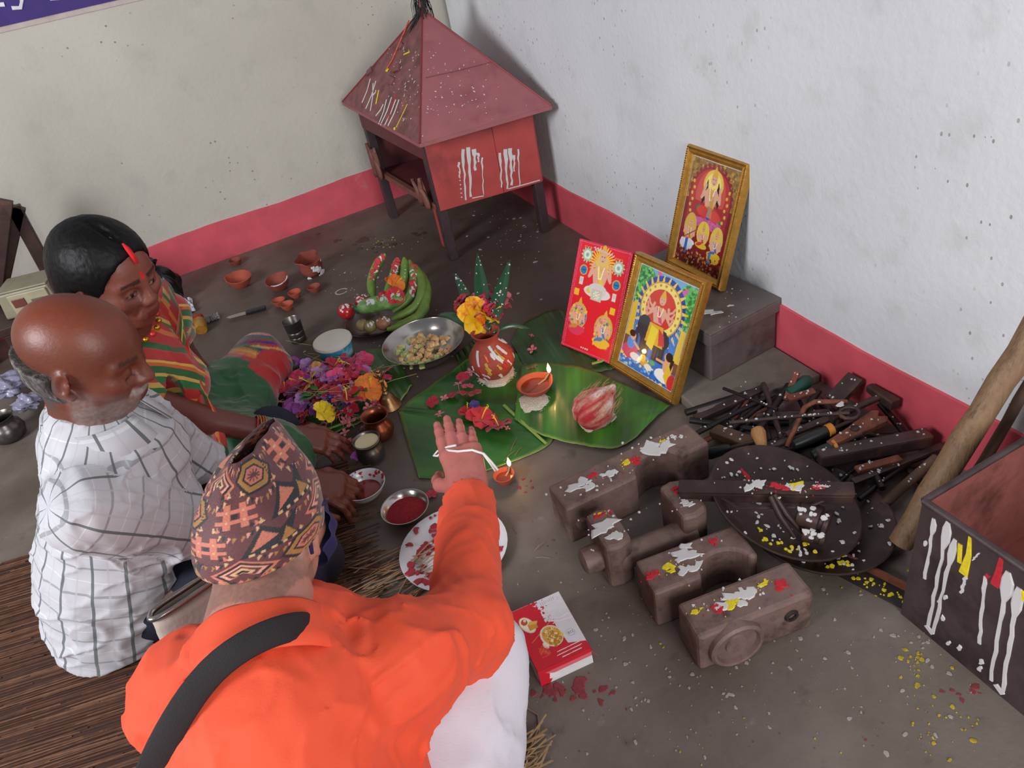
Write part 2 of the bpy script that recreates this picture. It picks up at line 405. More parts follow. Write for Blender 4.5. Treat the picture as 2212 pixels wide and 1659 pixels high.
eLF = (sF-sL)/np.linalg.norm(sF-sL); nLF = V3(-1, -.07, 0)
g = random.Random(11)
for c0, n_, h_ in ((.06, 6, .175), (.86, 6, .13)):
    for i in range(n_):
        t = c0+(i-n_/2)*.028+.06*(c0 < .5); hh = h_*g.uniform(.6, 1)*(1-.1*abs(i-n_/2))
        b0 = sL+(sF-sL)*t+up*.2+nLF*(.012+.004*(i % 3)); lean = g.uniform(-.35, .35)
        P = []
        for s_ in np.linspace(0, 1, 7):
            w = .020*math.sin(PI*min(1, s_*.85+.15))**.8+.001; c_ = b0+up*hh*s_+eLF*lean*hh*s_**1.5
            P.append([c_-eLF*w+nLF*.002, c_+nLF*.010, c_+eLF*w+nLF*.002])
        lf = MB().sheet(P).build('carved_leaf', _mc['shrine_carved'], sh, solid=.008, smooth=60); lf.location = -sh.location
# roof
zr = .474
rF, rR, rL = V3(-.492, -.850, zr), V3(-.030, -.915, zr), V3(-.524, -.060, zr); rB = rR+rL-rF; rB[1] = min(rB[1], -.02)
ap = V3(-.243, -.455, .785)
def tri(a, b, name, m, off=0.0):
    n = np.cross(b-a, ap-a); n /= np.linalg.norm(n)
    if n[2] < 0: n = -n
    V = [a, b, ap, a-n*.006, b-n*.006, ap-n*.006]
    o = bw(MB().add(V, [(0, 1, 2), (5, 4, 3), (0, 3, 4, 1), (1, 4, 5, 2), (2, 5, 3, 0)]), name, m, sh); return n
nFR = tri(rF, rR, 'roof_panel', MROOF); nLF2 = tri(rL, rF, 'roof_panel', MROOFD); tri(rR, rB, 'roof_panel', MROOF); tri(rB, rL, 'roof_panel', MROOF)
for p in (rF, rR, rL, rB): bw(MB().tube([p+V3(0, 0, .001), ap], .0035, 6), 'ridge_strip', M('shrine_ridge', '#7b2b2c', .5), sh)
for a, b in ((rF, rR), (rL, rF)): bw(MB().bar(a-up*.006, b-up*.006, .006, .012), 'eave_strip', MROOF, sh)
bw(MB().streak([PL(920, 168, rF, nFR), PL(980, 155, rF, nFR), PL(1063, 134, rF, nFR)], .004, nFR, .0012), 'roof_seam', M('shrine_ridge2', '#75403f', .6), sh)
bw(MB().lathe([(.016, 0), (.014, .03), (.006, .055)], 10, ap-up*.02, cap1=True), 'finial', M('shrine_finial', '#6c2a30', .5), sh)
tf = MB(); g = random.Random(5)
for i in range(60):
    a = g.uniform(0, 2*PI); k = g.uniform(.5, 1); z0 = g.uniform(-.01, .05)
    d = V3(math.cos(a), math.sin(a), 0)*.012; e = V3(math.cos(a), math.sin(a), 0)*.035*k
    tf.tube([ap+up*z0+d, ap+up*(z0+.015)+d*1.6, ap+up*(z0-.02*k)+e, ap+up*(z0-.07*k)+e*1.1], [.0016, .0014, .001, .0004], 4)
for i in range(25):
    tf.tube([ap+up*.0+nLF2*.004, ap+(rL*.6+rF*.4-ap)*g.uniform(.08, .26)+nLF2*g.uniform(.004, .012)+V3(g.uniform(-.015, .015), g.uniform(-.02, .02), 0)], [.0025, .0006], 4)
bw(tf, 'hair_tuft', M('black_fibre', '#15171a', .6), sh, kind='stuff')
cord = [PL(x, y, rF, nLF2)+nLF2*.005 for x, y in ((886, 45), (878, 65), (865, 95), (850, 130), (838, 150))]
bw(MB().tube(cord, .0028, 6), 'sacred_cord', M('red_yellow_cord', '#c2543a', .7, var=.5, scale=90), sh)
bw(MB().blob(cord[-1]+V3(0, 0, -.004), .009, nLF2, 1.5, .5), 'cord_knot', YELLOWP, sh)
for i, (x, y, w, h) in enumerate(((845, 175, .05, .028), (858, 150, .04, .02), (800, 155, .035, .022), (868, 100, .022, .016))):
    c = PL(x, y, rF, nLF2); X = frameM(rF-rL, nLF2)
    ob = MB().box((0, 0, 0), (w, h, .01), rotm(0, 0, i*.4)).build('wood_chip', MROOFD, sh, bevel=.002); ob.matrix_local = Matrix.Translation(Vector(c+nLF2*.004)-sh.location) @ X.to_4x4()
# white dabs running down the panel and roof
pnFR = np.cross(sR-sF, up); pnFR /= np.linalg.norm(pnFR)
if pnFR@(CAM-sF) < 0: pnFR = -pnFR
sf0 = sF+pnFR*.0062
dr = MB()
for x, y0, y1, w in ((1000, 322, 432, .007), (1012, 318, 425, .009), (1024, 322, 368, .010), (1033, 330, 350, .007), (991, 350, 385, .005), (1041, 340, 420, .004), (1080, 330, 405, .006), (1092, 322, 408, .009), (1102, 320, 400, .009), (1119, 322, 402, .004), (1110, 335, 370, .006)):
    w *= 1.35; ys = np.linspace(y0, y1, 9); dr.streak([PL(x+(y-y0)*.055+g.uniform(-1.5, 1.5), y, sf0, pnFR) for y in ys], [w*(1.25 if i < 3 else g.uniform(.5, .9)) for i in range(9)], pnFR, .0015)
for y in range(372, 435, 9): dr.blob(PL(992+(y-372)*.1, y, sf0, pnFR), .0025, pnFR, 1.3)
dr.streak([PL(1020, 428, sf0, pnFR), PL(1045, 423, sf0, pnFR)], .004, pnFR); dr.streak([PL(1098, 408, sf0, pnFR), PL(1135, 398, sf0, pnFR), PL(1166, 389, sf0, pnFR)], .004, pnFR)
bw(dr, 'white_paint_drips', WHITEP, sh, kind='stuff')
dr = MB()
for i in range(75):
    a, b = sorted((g.random(), g.random())); p = rF*a+rR*(b-a)+ap*(1-b); q = rF*.62+rR*.1+ap*.28
    p = p+(q-p)*g.uniform(0, .7); dr.blob(p, g.uniform(.001, .0024), nFR, g.uniform(1, 2.2), g.uniform(0, 3), 6, .0006)
for x, y, x2, y2 in ((800, 170, 782, 222), (806, 180, 800, 240), (812, 175, 790, 235), (835, 215, 818, 268), (846, 210, 822, 270), (855, 215, 830, 272), (862, 215, 838, 272), (828, 225, 812, 250), (812, 195, 806, 205)):
    dr.streak([PL(x, y, rL, nLF2), PL((x+x2)/2+2, (y+y2)/2, rL, nLF2), PL(x2, y2, rL, nLF2)], .006, nLF2)
for i in range(60):
    t = g.random(); p = PL(905-60*t+g.uniform(-14, 4), 100+g.random()*170, rL, nLF2); dr.blob(p, g.uniform(.0012, .0025), nLF2, g.uniform(1, 3), g.uniform(0, 3), 6, .0006)
bw(dr, 'white_roof_spatter', WHITEP, sh, kind='stuff')
bw(MB().streak([PL(855, 205, rL, nLF2), PL(838, 262, rL, nLF2)], .008, nLF2), 'red_roof_mark', REDP, sh)
bw(MB().streak([PL(880, 225, rL, nLF2), PL(856, 275, rL, nLF2)], .003, nLF2).streak([PL(818, 195, rL, nLF2), PL(812, 225, rL, nLF2)], .008, nLF2).blob(PL(852, 278, rL, nLF2), .008, nLF2).streak([PL(872, 118, rL, nLF2), PL(885, 112, rL, nLF2)], .006, nLF2), 'yellow_roof_mark', YELLOWP, sh, kind='stuff')

# ------------------------------------------------------------------ slab and tool chest
MBOX = M('painted_steel_chest', '#6b625e', .5, .3, var=.15, scale=6, bump=.2, bscale=25, col2='#4d3d3c', amt=.45)
sl = MB()
slab_c = V3(-.140, -1.86, 0)
sl_poly = [(-.33, -2.06), (-.012, -2.13), (-.012, -1.56), (-.30, -1.56)]
tag(MB().prism(sl_poly, 0, .028).build('stone_slab', M('slab_stone', '#6a625a', .8, var=.2, scale=8, bump=.5, bscale=30), bevel=.004), 'flat grey stone slab under the metal tool chest', 'slab')
ch = thing('tool_chest', 'grey steel tool chest with lid standing on the slab at the wall', 'chest', (-.232, -1.982, .028), .06)
cw, cd, chh = .222, .41, .140
MB().box((cw/2, cd/2, chh/2), (cw, cd, chh)).build('body', MBOX, ch, bevel=.004)
MB().box((cw/2, cd/2, chh+.004), (cw+.012, cd+.014, .014)).box((cw/2, -.006, chh-.012), (cw+.012, .003, .032)).box((-.005, cd/2, chh-.012), (.003, cd+.014, .032)).build('lid', MBOX, ch, bevel=.004)
MB().tube([(cw+.004, .02, chh), (cw+.004, cd-.02, chh)], .006, 8).build('hinge', MBOX, ch)
w_ = MB(); zt_ = chh+.0114
for x0, y0, x1, y1, w in ((.02, .105, .075, .07, .013), (.03, .085, .085, .05, .010), (.055, .06, .085, .045, .009), (.02, .125, .04, .112, .012), (.11, .058, .125, .050, .007)):
    w_.streak([(x0, y0, zt_), ((x0+x1)/2, (y0+y1)/2+.004, zt_), (x1, y1, zt_)], [w*.7, w, w*.5], (0, 0, 1), .001)
for i in range(22): w_.blob((g.uniform(.0, cw), g.uniform(.0, .25), zt_), g.uniform(.001, .0025), h=.0008, seg=6)
w_.build('white_paint_marks', WHITEP, ch, kind='stuff')

# ------------------------------------------------------------------ pictures
GOLD = M('gold_frame', '#b98a3e', .30, .7, var=.15, scale=30, bump=.2, bscale=60); GOLD2 = M('gold_frame_bead', '#8a5c24', .4, .7, var=.3, scale=120)
def picture(name, label, B, xdir, lean, w, h, paint, frame=True):
    x = np.array([xdir[0], xdir[1], 0.]); x /= np.linalg.norm(x); n = V3(x[1], -x[0], 0)    # n: outward (towards viewer side)
    if n@(CAM-B) < 0: n = -n
    upv = math.cos(lean)*up-math.sin(lean)*n; out = np.cross(x, upv)
    if out@n < 0: out = -out
    R = Matrix(((x[0], -out[0], upv[0]), (x[1], -out[1], upv[1]), (x[2], -out[2], upv[2])))
    t = thing(name, label, 'picture', tuple(np.asarray(B)+x*w/2), R)
    if not frame:
        MB().box((0, .004, h/2), (w, .006, h)).build('board', M('card_edge', '#b01838', .4), t, bevel=.001)
        paint.w, paint.h = w, h; paint.mesh('print', PRINT, t); return t
    fw = .025
    def strip(a, b, name='frame_side'):
        a = V3(*a); b = V3(*b); d = (b-a)/np.linalg.norm(b-a); inn = V3(w/2*0, 0, h/2)-(a+b)/2; inn -= d*(inn@d); inn /= np.linalg.norm(inn)
        prof = [(0, .012), (0, -.005), (.004, -.011), (.009, -.009), (.013, -.012), (.019, -.007), (.0245, .001), (.0245, .012)]
        V = []
        for s_, sg in ((a, 1), (b, -1)):
            for k, y in prof: V.append(s_+inn*k+d*sg*k+V3(0, y, 0))
        n_ = len(prof); MB().add(V, [(i, (i+1) % n_, n_+(i+1) % n_, n_+i) for i in range(n_)]).build(name, GOLD, t, smooth=40)
    strip((-w/2, 0, 0), (w/2, 0, 0)); strip((w/2, 0, 0), (w/2, 0, h)); strip((w/2, 0, h), (-w/2, 0, h)); strip((-w/2, 0, h), (-w/2, 0, 0))
    bd = MB()
    for k in range(int((w-.01)/.006)):
        for z in (.0055, h-.0055): bd.box((-w/2+.006+k*.006, -.0105, z), (.004, .003, .003))
    for k in range(int((h-.01)/.006)):
        for x_ in (-w/2+.0055, w/2-.0055): bd.box((x_, -.0105, .006+k*.006), (.003, .003, .004))
    bd.build('beading', GOLD2, t, kind='stuff')
    MB().box((0, .013, h/2), (w-.006, .003, h-.006)).build('backing_board', M('hardboard', '#4a3524', .8), t)
    paint.w, paint.h = w-2*fw+.004, h-2*fw+.004
    pr = paint.mesh('print', PRINT, t); pr.location = (0, .0, fw-.002)
    gl = MB().sheet([[(-w/2+fw-.002, -.0015, fw-.002), (-w/2+fw-.002, -.0015, h-fw+.002)], [(w/2-fw+.002, -.0015, fw-.002), (w/2-fw+.002, -.0015, h-fw+.002)]]).build('glass_pane', GLASS, t)
    return t
def glass_mat():
    m = bpy.data.materials.new('picture_glass'); m.use_nodes = True; N = m.node_tree.nodes; L = m.node_tree.links
    for n in list(N):
        if n.type == 'BSDF_PRINCIPLED': N.remove(n)
    tr = N.new('ShaderNodeBsdfTransparent'); gl = N.new('ShaderNodeBsdfGlossy'); gl.inputs['Roughness'].default_value = .04; fr = N.new('ShaderNodeValue'); fr.outputs[0].default_value = .06
    mx = N.new('ShaderNodeMixShader'); L.new(fr.outputs[0], mx.inputs[0]); L.new(tr.outputs[0], mx.inputs[1]); L.new(gl.outputs[0], mx.inputs[2]); L.new(mx.outputs[0], N['Material Output'].inputs[0]); return m
GLASS = glass_mat()
SK = '#d9a58c'
def figure(p, cx, cy, s, robe, sash, crown='#d9a93a', halo=None, lap=True, skin=SK):
    if halo: p.e(cx, cy+.20*s, .17*s, .17*s, halo)
    p.p([(cx-.13*s, cy+.02*s), (cx-.10*s, cy+.10*s), (cx+.10*s, cy+.10*s), (cx+.13*s, cy+.02*s), (cx+.08*s, cy-.08*s), (cx-.08*s, cy-.08*s)], skin)
    p.l([(cx-.09*s, cy+.08*s), (cx-.19*s, cy+.0*s), (cx-.14*s, cy+.12*s)], .045*s, skin); p.l([(cx+.09*s, cy+.08*s), (cx+.19*s, cy+.0*s), (cx+.15*s, cy+.12*s)], .045*s, skin)
    p.p([(cx-.08*s, cy+.09*s), (cx+.02*s, cy-.06*s), (cx+.10*s, cy-.07*s), (cx-.03*s, cy+.1*s)], sash)
    if lap: p.e(cx, cy-.12*s, .24*s, .085*s, robe).e(cx-.08*s, cy-.10*s, .12*s, .05*s, sash, .4)
    p.e(cx, cy+.185*s, .062*s, .078*s, skin); p.e(cx, cy+.20*s, .075*s, .09*s, '#1d1413', a=.0)
    p.p([(cx-.062*s, cy+.21*s), (cx+.062*s, cy+.21*s), (cx+.03*s, cy+.27*s), (cx, cy+.31*s), (cx-.03*s, cy+.27*s)], crown)
    p.e(cx-.022*s, cy+.188*s, .010*s, .006*s, '#22140f').e(cx+.022*s, cy+.188*s, .010*s, .006*s, '#22140f').e(cx, cy+.150*s, .016*s, .006*s, '#a02c30')
    p.l([(cx-.05*s, cy+.10*s), (cx-.02*s, cy+.0*s), (cx+.02*s, cy+.0*s), (cx+.05*s, cy+.10*s)], .016*s, '#f0e6d0')
    p.l([(cx-.04*s, cy+.11*s), (cx, cy+.06*s), (cx+.04*s, cy+.11*s)], .014*s, '#d9a93a')
# lower framed print: blue arch, seated figure on a dark elephant, two worshippers
a = Paint(150, 210, 1, 1.35, '#2a63b8')
a.r(0, .78, 1, 1, '#6fa6c9').e(.12, .84, .22, .22, '#3f9a4a').e(.88, .78, .2, .26, '#3a9a44').e(.08, .70, .14, .16, '#2f8440').e(.92, .66, .12, .16, '#2f8440')
a.speck(160, ['#2d7d3a', '#58b35c', '#7cc46c', '#1f6a38'], 0, .6, .24, .98, .022, 3).speck(160, ['#2d7d3a', '#58b35c', '#7cc46c'], .78, .55, 1, .98, .022, 4)
a.p([(.3, 1), (.36, .9), (.42, .93), (.36, 1)], '#d458a0').p([(.72, .88), (.84, .96), (.86, .93), (.78, .86)], '#d458a0')
a.e(.5, .68, .40, .40, '#2b3f9e'); a.rays(.5, .64, .36, .46, 26, '#e2c64a', .5)
for k in range(9): a.l([(.08+.02*k, .35), (.02+.045*k, .64)], .007, '#6fa8ea'); a.l([(.8+.02*k, .33), (.70+.035*k, .60)], .007, '#6fa8ea')
a.e(.5, .665, .35, .35, '#e9d579').e(.5, .665, .255, .255, '#c8392f').e(.5, .665, .35, .35, '#c69b2c', ring=.05)
for k in range(20): a.e(.5+.30*math.cos(k*PI/10), .665+.225*math.sin(k*PI/10), .018, .018, '#b98a2a')
a.p([(.02, .28), (.02, .62), (.1, .66), (.14, .28)], '#d9b43a').p([(.88, .22), (.9, .58), (.98, .58), (.99, .22)], '#e0c04a')
a.e(.5, .40, .27, .155, '#2c2f3a').e(.30, .46, .12, .14, '#30333f').p([(.22, .48), (.16, .36), (.20, .26), (.25, .27), (.24, .36), (.32, .42)], '#2c2f3a')
for x in (.33, .42, .58, .68): a.r(x-.045, .18, x+.045, .40, '#262933').l([(x, .2), (x, .36)], .008, '#444955')
a.p([(.38, .52), (.62, .52), (.68, .33), (.36, .33)], '#d8a92e').p([(.42, .5), (.55, .48), (.52, .27), (.40, .30)], '#e6cf3e')
a.p([(.55, .5), (.66, .45), (.7, .36), (.6, .34)], '#c93a42')
figure(a, .5, .60, .85, '#e3c23c', '#d54a78', lap=False)
for sx in (-1, 1):
    for dz in (.02, -.02, .06): a.l([(.5+sx*.09, .64), (.5+sx*.2, .60+dz*1.5), (.5+sx*.235, .66+dz*1.3)], .028, SK)
a.r(0, 0, 1, .19, '#2d6fc2').r(.0, .19, .22, .30, '#7a4a34').r(.8, .16, 1, .27, '#7a4a34')
a.speck(120, ['#5aa0e0', '#1f4fa0', '#8cc6ee', '#e6d27a'], 0, 0, 1, .18, .02, 9)
a.e(.16, .16, .14, .10, '#d04468').e(.15, .25, .075, .09, '#4f8fd8').e(.16, .315, .05, .055, SK).e(.14, .335, .055, .045, '#2a1714').l([(.2, .26), (.3, .22)], .035, SK).e(.27, .13, .09, .05, '#e6e2e0')
a.e(.82, .10, .17, .085, '#e9e6e2').e(.84, .20, .085, .10, '#dba27c').e(.80, .285, .05, .055, '#dba27c').e(.83, .295, .06, .06, '#241512').p([(.86, .3), (.92, .28), (.9, .18), (.86, .2)], '#241512').l([(.78, .22), (.64, .22)], .035, '#dba27c').p([(.84, .24), (.95, .12), (.9, .02), (.8, .1)], '#e3b634').e(.95, .08, .07, .1, '#c8322f')
a.e(.45, .12, .09, .04, '#d9a23c').e(.53, .1, .07, .04, '#e8e0d0').e(.42, .16, .04, .05, '#f0c040').e(.58, .16, .05, .03, '#58a858')
a.r(0, 0, 1, .006, '#d8dde2').r(0, .994, 1, 1, '#d8dde2').r(0, 0, .008, 1, '#d8dde2').r(.992, 0, 1, 1, '#d8dde2')
picture('framed_picture', 'gold framed blue print of a seated figure on a dark elephant, standing on the leaves', V3(-.376, -1.728, .010), (.03, -.25), .41, .255, .325, a)
# upper framed print: red arch
b = Paint(140, 210, 1, 1.5, '#8c6a34')
b.speck(260, ['#a5813f', '#6f5026', '#b8954e'], 0, .6, 1, 1, .022, 5)
b.r(0, 0, 1, .62, '#7c2024').e(.5, .66, .44, .44, '#8d2730').e(.5, .66, .41, .41, '#b8373a').e(.5, .70, .30, .34, '#c9554a').r(.08, .30, .92, .62, '#a22c33')
for k in range(16): b.e(.5+.43*math.cos(k*PI/15), .68+.29*math.sin(k*PI/15), .03, .03, '#8d2730')
for k in range(6):
    for sx in (0, 1): b.e((.12+.03*(k % 2)) if not sx else (.86-.03*(k % 2)), .78-.055*k, .024, .024, '#d7b13f')
b.e(.52, .80, .20, .20, '#e3bd52').e(.52, .80, .155, .155, '#efd77c')
b.p([(.40, .84), (.45, .70), (.36, .60), (.32, .66)], '#221614').p([(.62, .84), (.60, .70), (.68, .60), (.72, .68)], '#221614')
figure(b, .52, .66, 1.0, '#c4383a', '#d8a02e')
b.e(.32, .555, .05, .05, '#2f7f3e').e(.76, .50, .05, .05, '#2f7f3e').e(.42, .545, .13, .07, '#cf4038').e(.65, .525, .14, .07, '#cf4038').r(.50, .44, .57, .60, '#2a4fa5').p([(.52, .70), (.58, .7), (.6, .5), (.5, .5)], '#c79046', .7)
b.e(.5, .45, .26, .05, '#c6609a').speck(40, ['#c6609a', '#b6508a'], .3, .40, .8, .47, .03, 2)
b.e(.22, .36, .13, .20, '#d2a84a').e(.51, .345, .13, .17, '#dfc23e').e(.80, .33, .13, .19, '#dbbb58')
figure(b, .22, .29, .62, '#d9dde0', '#d07038'); figure(b, .51, .29, .52, '#d8b62e', '#c93a42'); figure(b, .80, .26, .60, '#d9b02f', '#3a66b0')
b.e(.20, .185, .14, .085, '#cfd3d8').r(.17, .10, .23, .24, '#2f62b8').e(.80, .155, .13, .07, '#d9b02f').r(.70, .10, .75, .2, '#3f74b8')
b.l([(.12, .24), (.38, .36)], .018, '#8a5a2a')
b.r(0, 0, 1, .10, '#5c1a1c').speck(160, ['#8c3a2c', '#6e1f22', '#b06a3c', '#c8a050', '#4a1416'], 0, 0, 1, .15, .018, 12)
b.r(0, .994, 1, 1, '#d8dde2').r(0, 0, .008, 1, '#c9c2bb').r(.992, 0, 1, 1, '#c9c2bb')
picture('framed_picture', 'gold framed red print leaning on the wall on top of the tool chest', V3(-.100, -1.628, .1835), (.008, -.23), .30, .228, .33, b)
# unframed red card
c = Paint(130, 200, 1, 1.6, '#d3203f')
for i in range(60):
    for x in (.02, .05, .95, .98): c.e(x, i/60+.008*(x in (.05, .95)), .008, .008, '#e6607a')
    for y in (.015, .985): c.e(i/60, y, .008, .008, '#e6607a')
c.r(.07, .03, .93, .97, '#d81f2e')
for x, y in ((.2, .88), (.80, .84)):
    c.rays(x, y, .05, .115, 12, '#b6c9a6', .8).e(x, y, .09, .09, '#9fbb94').e(x, y, .065, .065, '#d8ded6').e(x, y, .03, .03, '#8fa79a')
for x, y in ((.18, .74), (.82, .69)): c.e(x, y, .075, .075, '#d9a64a').e(x, y, .06, .06, '#2d78b2').l([(x-.03, y), (x+.03, y)], .02, '#1c4f8a')
for x, y in ((.17, .64), (.82, .58)): c.r(x-.035, y-.035, x+.035, y+.035, '#d8d2c8').r(x-.025, y-.01, x+.025, y+.025, '#c9c1b4')
for x, y in ((.12, .53), (.84, .46)): c.r(x-.045, y-.028, x+.045, y+.028, '#e6b52c')
c.rays(.5, .84, .10, .24, 30, '#e9c43a', .9).e(.5, .84, .12, .12, '#d9b766'); figure(c, .5, .70, 1.05, '#d6d3cf', '#e0c233')
c.e(.5, .60, .17, .09, '#cfc9c4').r(.40, .50, .60, .60, '#c4bfae').e(.5, .55, .06, .06, '#e6e2d0').rays(.5, .55, .02, .06, 8, '#8a8f80', .5)
for x, y, m1, m2 in ((.23, .26, '#d43a5e', '#c8883a'), (.74, .22, '#e0b436', '#4a7ab0')):
    c.e(x, y+.06, .17, .20, '#caa64e').speck(50, ['#3f7f4a', '#d06a8a', '#3f6fae', '#e0c050'], x-.15, y-.10, x+.15, y+.14, .022, int(x*100)); figure(c, x, y+.02, .70, m1, m2)
    c.e(x, y-.09, .13, .05, m1)
for k in range(9): c.l([(.30+.045*k, .955-.004*k), (.325+.045*k, .965-.004*k), (.33+.045*k, .935)], .014, '#c8b4d6')
for k in range(5): c.e(.13+.03*k, .95, .010, .008, '#e0a040').e(.72+.03*k, .915, .010, .008, '#e0a040')
for k in range(4): c.e(.40+.04*k, .045, .013, .011, '#e6d8d8')
picture('picture_card', 'red printed card with three seated figures leaning beside the blue framed print', V3(-.432, -1.545, .012), (.056, -.183), .452, .191, .312, c, frame=False)

# ------------------------------------------------------------------ open steel trunk at the right
MTR = M('rusty_trunk', '#4b3d3e', .55, .35, var=.2, scale=9, bump=.35, bscale=40, col2='#35292b', amt=.45)
MTI = M('trunk_inside', '#8a4f48', .65, .1, var=.2, scale=7, bump=.3, col2='#5c332f', amt=.35)
tx0, tx1, ty0, ty1, tz = -.387, -.03, -3.30, -2.708, .29
tr_ = thing('steel_chest', 'open rusty steel trunk with white paint runs at the right edge', 'trunk', (-.2, -3.0, 0))
for (a_, b_, nm) in (((tx0, ty0), (tx0, ty1), 'side_panel'), ((tx0, ty1), (tx1, ty1), 'end_panel'), ((tx1, ty0), (tx1, ty1), 'side_panel'), ((tx0, ty0), (tx1, ty0), 'end_panel')):
    A = V3(*a_, tz/2); B = V3(*b_, tz/2); bw(MB().bar(A, B, .004, tz), nm, MTR, tr_)
    n = V3((tx0+tx1)/2, (ty0+ty1)/2, tz/2)-(A+B)/2; d = (B-A)/np.linalg.norm(B-A); n -= d*(n@d); n /= np.linalg.norm(n)
    bw(MB().bar(A+n*.0035+d*.004, B+n*.0035-d*.004, .002, tz-.006), 'inner_lining', MTI, tr_)
    bw(MB().tube([A+V3(0, 0, tz/2), B+V3(0, 0, tz/2)], .006, 8), 'rolled_rim', MTR, tr_, smooth=60)
bw(MB().box(((tx0+tx1)/2, (ty0+ty1)/2, .003), (tx1-tx0, ty1-ty0, .006)), 'bottom', MTI, tr_)
n_ = V3(-1, 0, 0); p0 = V3(tx0-.0025, 0, 0); dr = MB(); g = random.Random(21)
def drip(mb, x, y, x2, y2, w, head=1.6, n=n_, p0=p0):
    k = 12; pts = []
    for i in range(k):
        t = i/(k-1); pts.append(PL(x+(x2-x)*t+g.uniform(-2, 2), y+(y2-y)*t, p0, n))
    mb.streak(pts, [w*(head if 0 < i < 3 else g.uniform(.7, 1.1)) for i in range(k)], n, .0014)
for q in ((2018, 1120, 1998, 1250, .006, 1.8), (2050, 1125, 2005, 1350, .007, 2.4), (2062, 1165, 2015, 1368, .007, 2.0), (2128, 1245, 2115, 1390, .006, 1.2), (2178, 1235, 2140, 1470, .008, 2.6), (2200, 1270, 2165, 1495, .008, 2.2), (2086, 1245, 2076, 1280, .006, 1.0), (2116, 1195, 2100, 1210, .003, 1)):
    drip(dr, *q)
dr.streak([PL(2000, 1350, p0, n_), PL(2015, 1370, p0, n_)], .012, n_); dr.streak([PL(2150, 1478, p0, n_), PL(2166, 1500, p0, n_)], .012, n_)
for x, y in ((2048, 1390), (2072, 1400), (2120, 1430), (2116, 1445), (2000, 1175), (2030, 1300), (2042, 1290), (2036, 1335)): dr.blob(PL(x, y, p0, n_), .004, n_, 2.0, 1.4)
bw(dr, 'white_paint_drips', WHITEP, tr_, kind='stuff')
bw(MB().streak([PL(2096, 1150, p0, n_), PL(2092, 1200, p0, n_), PL(2080, 1240, p0, n_)], [.004, .010, .016], n_).streak([PL(2074, 1175, p0, n_), PL(2072, 1215, p0, n_)], .008, n_).blob(PL(2205, 1285, p0, n_), .010, n_), 'yellow_mark', YELLOWP, tr_, kind='stuff')
bw(MB().streak([PL(2164, 1200, p0, n_), PL(2156, 1240, p0, n_), PL(2148, 1265, p0, n_)], [.006, .012, .015], n_).blob(PL(2133, 1245, p0, n_), .005, n_), 'red_mark', REDP, tr_, kind='stuff')

# staffs behind the trunk
def stick(name, label, A, B, r, mat, cat='stick', n=10, group=None):
    A = np.asarray(A); B = np.asarray(B); k = 9; gg = random.Random(int(abs(A[0]*1e4)))
    pts = [A+(B-A)*i/(k-1)+V3(gg.uniform(-1, 1), gg.uniform(-1, 1), 0)*r*.12 for i in range(k)]
    return tag(MB().tube(pts, [r*gg.uniform(.93, 1.07) for _ in range(k)], n).build(name, mat, smooth=50), label, cat, group)
MWOOD = M('staff_wood', '#7d6146', .6, var=.15, scale=5, bump=.3, bscale=20, stretch=(14, 14, 1.2), col2='#5f4630', amt=.25)
MWOODD = M('old_wood', '#5b4334', .75, var=.25, scale=12, bump=.4)
A = F(1945, 1175, .02); Bt = F(2212, 752, .40); A2 = A+(Bt-A)*1.0; stick('wooden_staff', 'long peeled brown wooden staff leaning on the wall behind the trunk', A+V3(0, 0, .004), A+(Bt-A)*1.12, .024, MWOOD)
A = V3(-.20, -2.63, .012); stick('wooden_stick', 'thin dark stick leaning on the wall behind the trunk', A, V3(-.020, -2.62, .30), .010, MWOODD)

# ------------------------------------------------------------------ iron castings
MCAST = M('cast_iron', '#786059', .62, .2, var=.18, scale=16, bump=.45, bscale=55, col2='#4e3c38', amt=.4)
def casting(label, P0, P1, w, h, z0=0.0, group='cast iron blocks on the floor'):
    """long block: P0->P1 is the centre line of its base"""
    P0 = np.asarray(P0); P1 = np.asarray(P1); d = P1-P0; Lg = np.linalg.norm(d)
    t = thing('iron_casting', label, 'iron block', tuple((P0+P1)/2), frameM(d), group); return t, Lg
def marks(t, spec, z, seed):
    spec = [(k_, x_, y_, r_*.85) for k_, x_, y_, r_ in spec]
    gg = random.Random(seed); wb_, rb, yb = MB(), MB(), MB()
    for kind, x, y, r in spec:
        mb = {'w': wb_, 'r': rb, 'y': yb}[kind]
        for i in range(5): mb.blob((x+gg.gauss(0, r*.6), y+gg.gauss(0, r*.35), z), r*gg.uniform(.3, .6), asp=gg.uniform(.8, 2.0), ang=gg.uniform(-.4, .4), rg=gg, wob=.5)
        for i in range(9): mb.blob((x+gg.gauss(0, r*1.8), y+gg.gauss(0, r), z), r*gg.uniform(.06, .16), rg=gg, seg=6)
    if wb_.v: wb_.build('white_paint_marks', WHITEP, t, kind='stuff')
    if rb.v: rb.build('red_powder_marks', REDP, t, kind='stuff')
    if yb.v: yb.build('yellow_powder_marks', YELLOWP, t, kind='stuff')
def notchprofile(L, w, cut):   # outline in x-y with a concave bite on the -y side
    p = [(-L/2, w/2), (-L/2, -w/2)]
    cx, cr = cut
    n = 12
    for i in range(n+1):
        a = PI-PI*i/n; p.append((cx+cr*math.cos(a), -w/2+cr*.8*math.sin(a)))
    p += [(L/2, -w/2), (L/2, w/2)]; return p
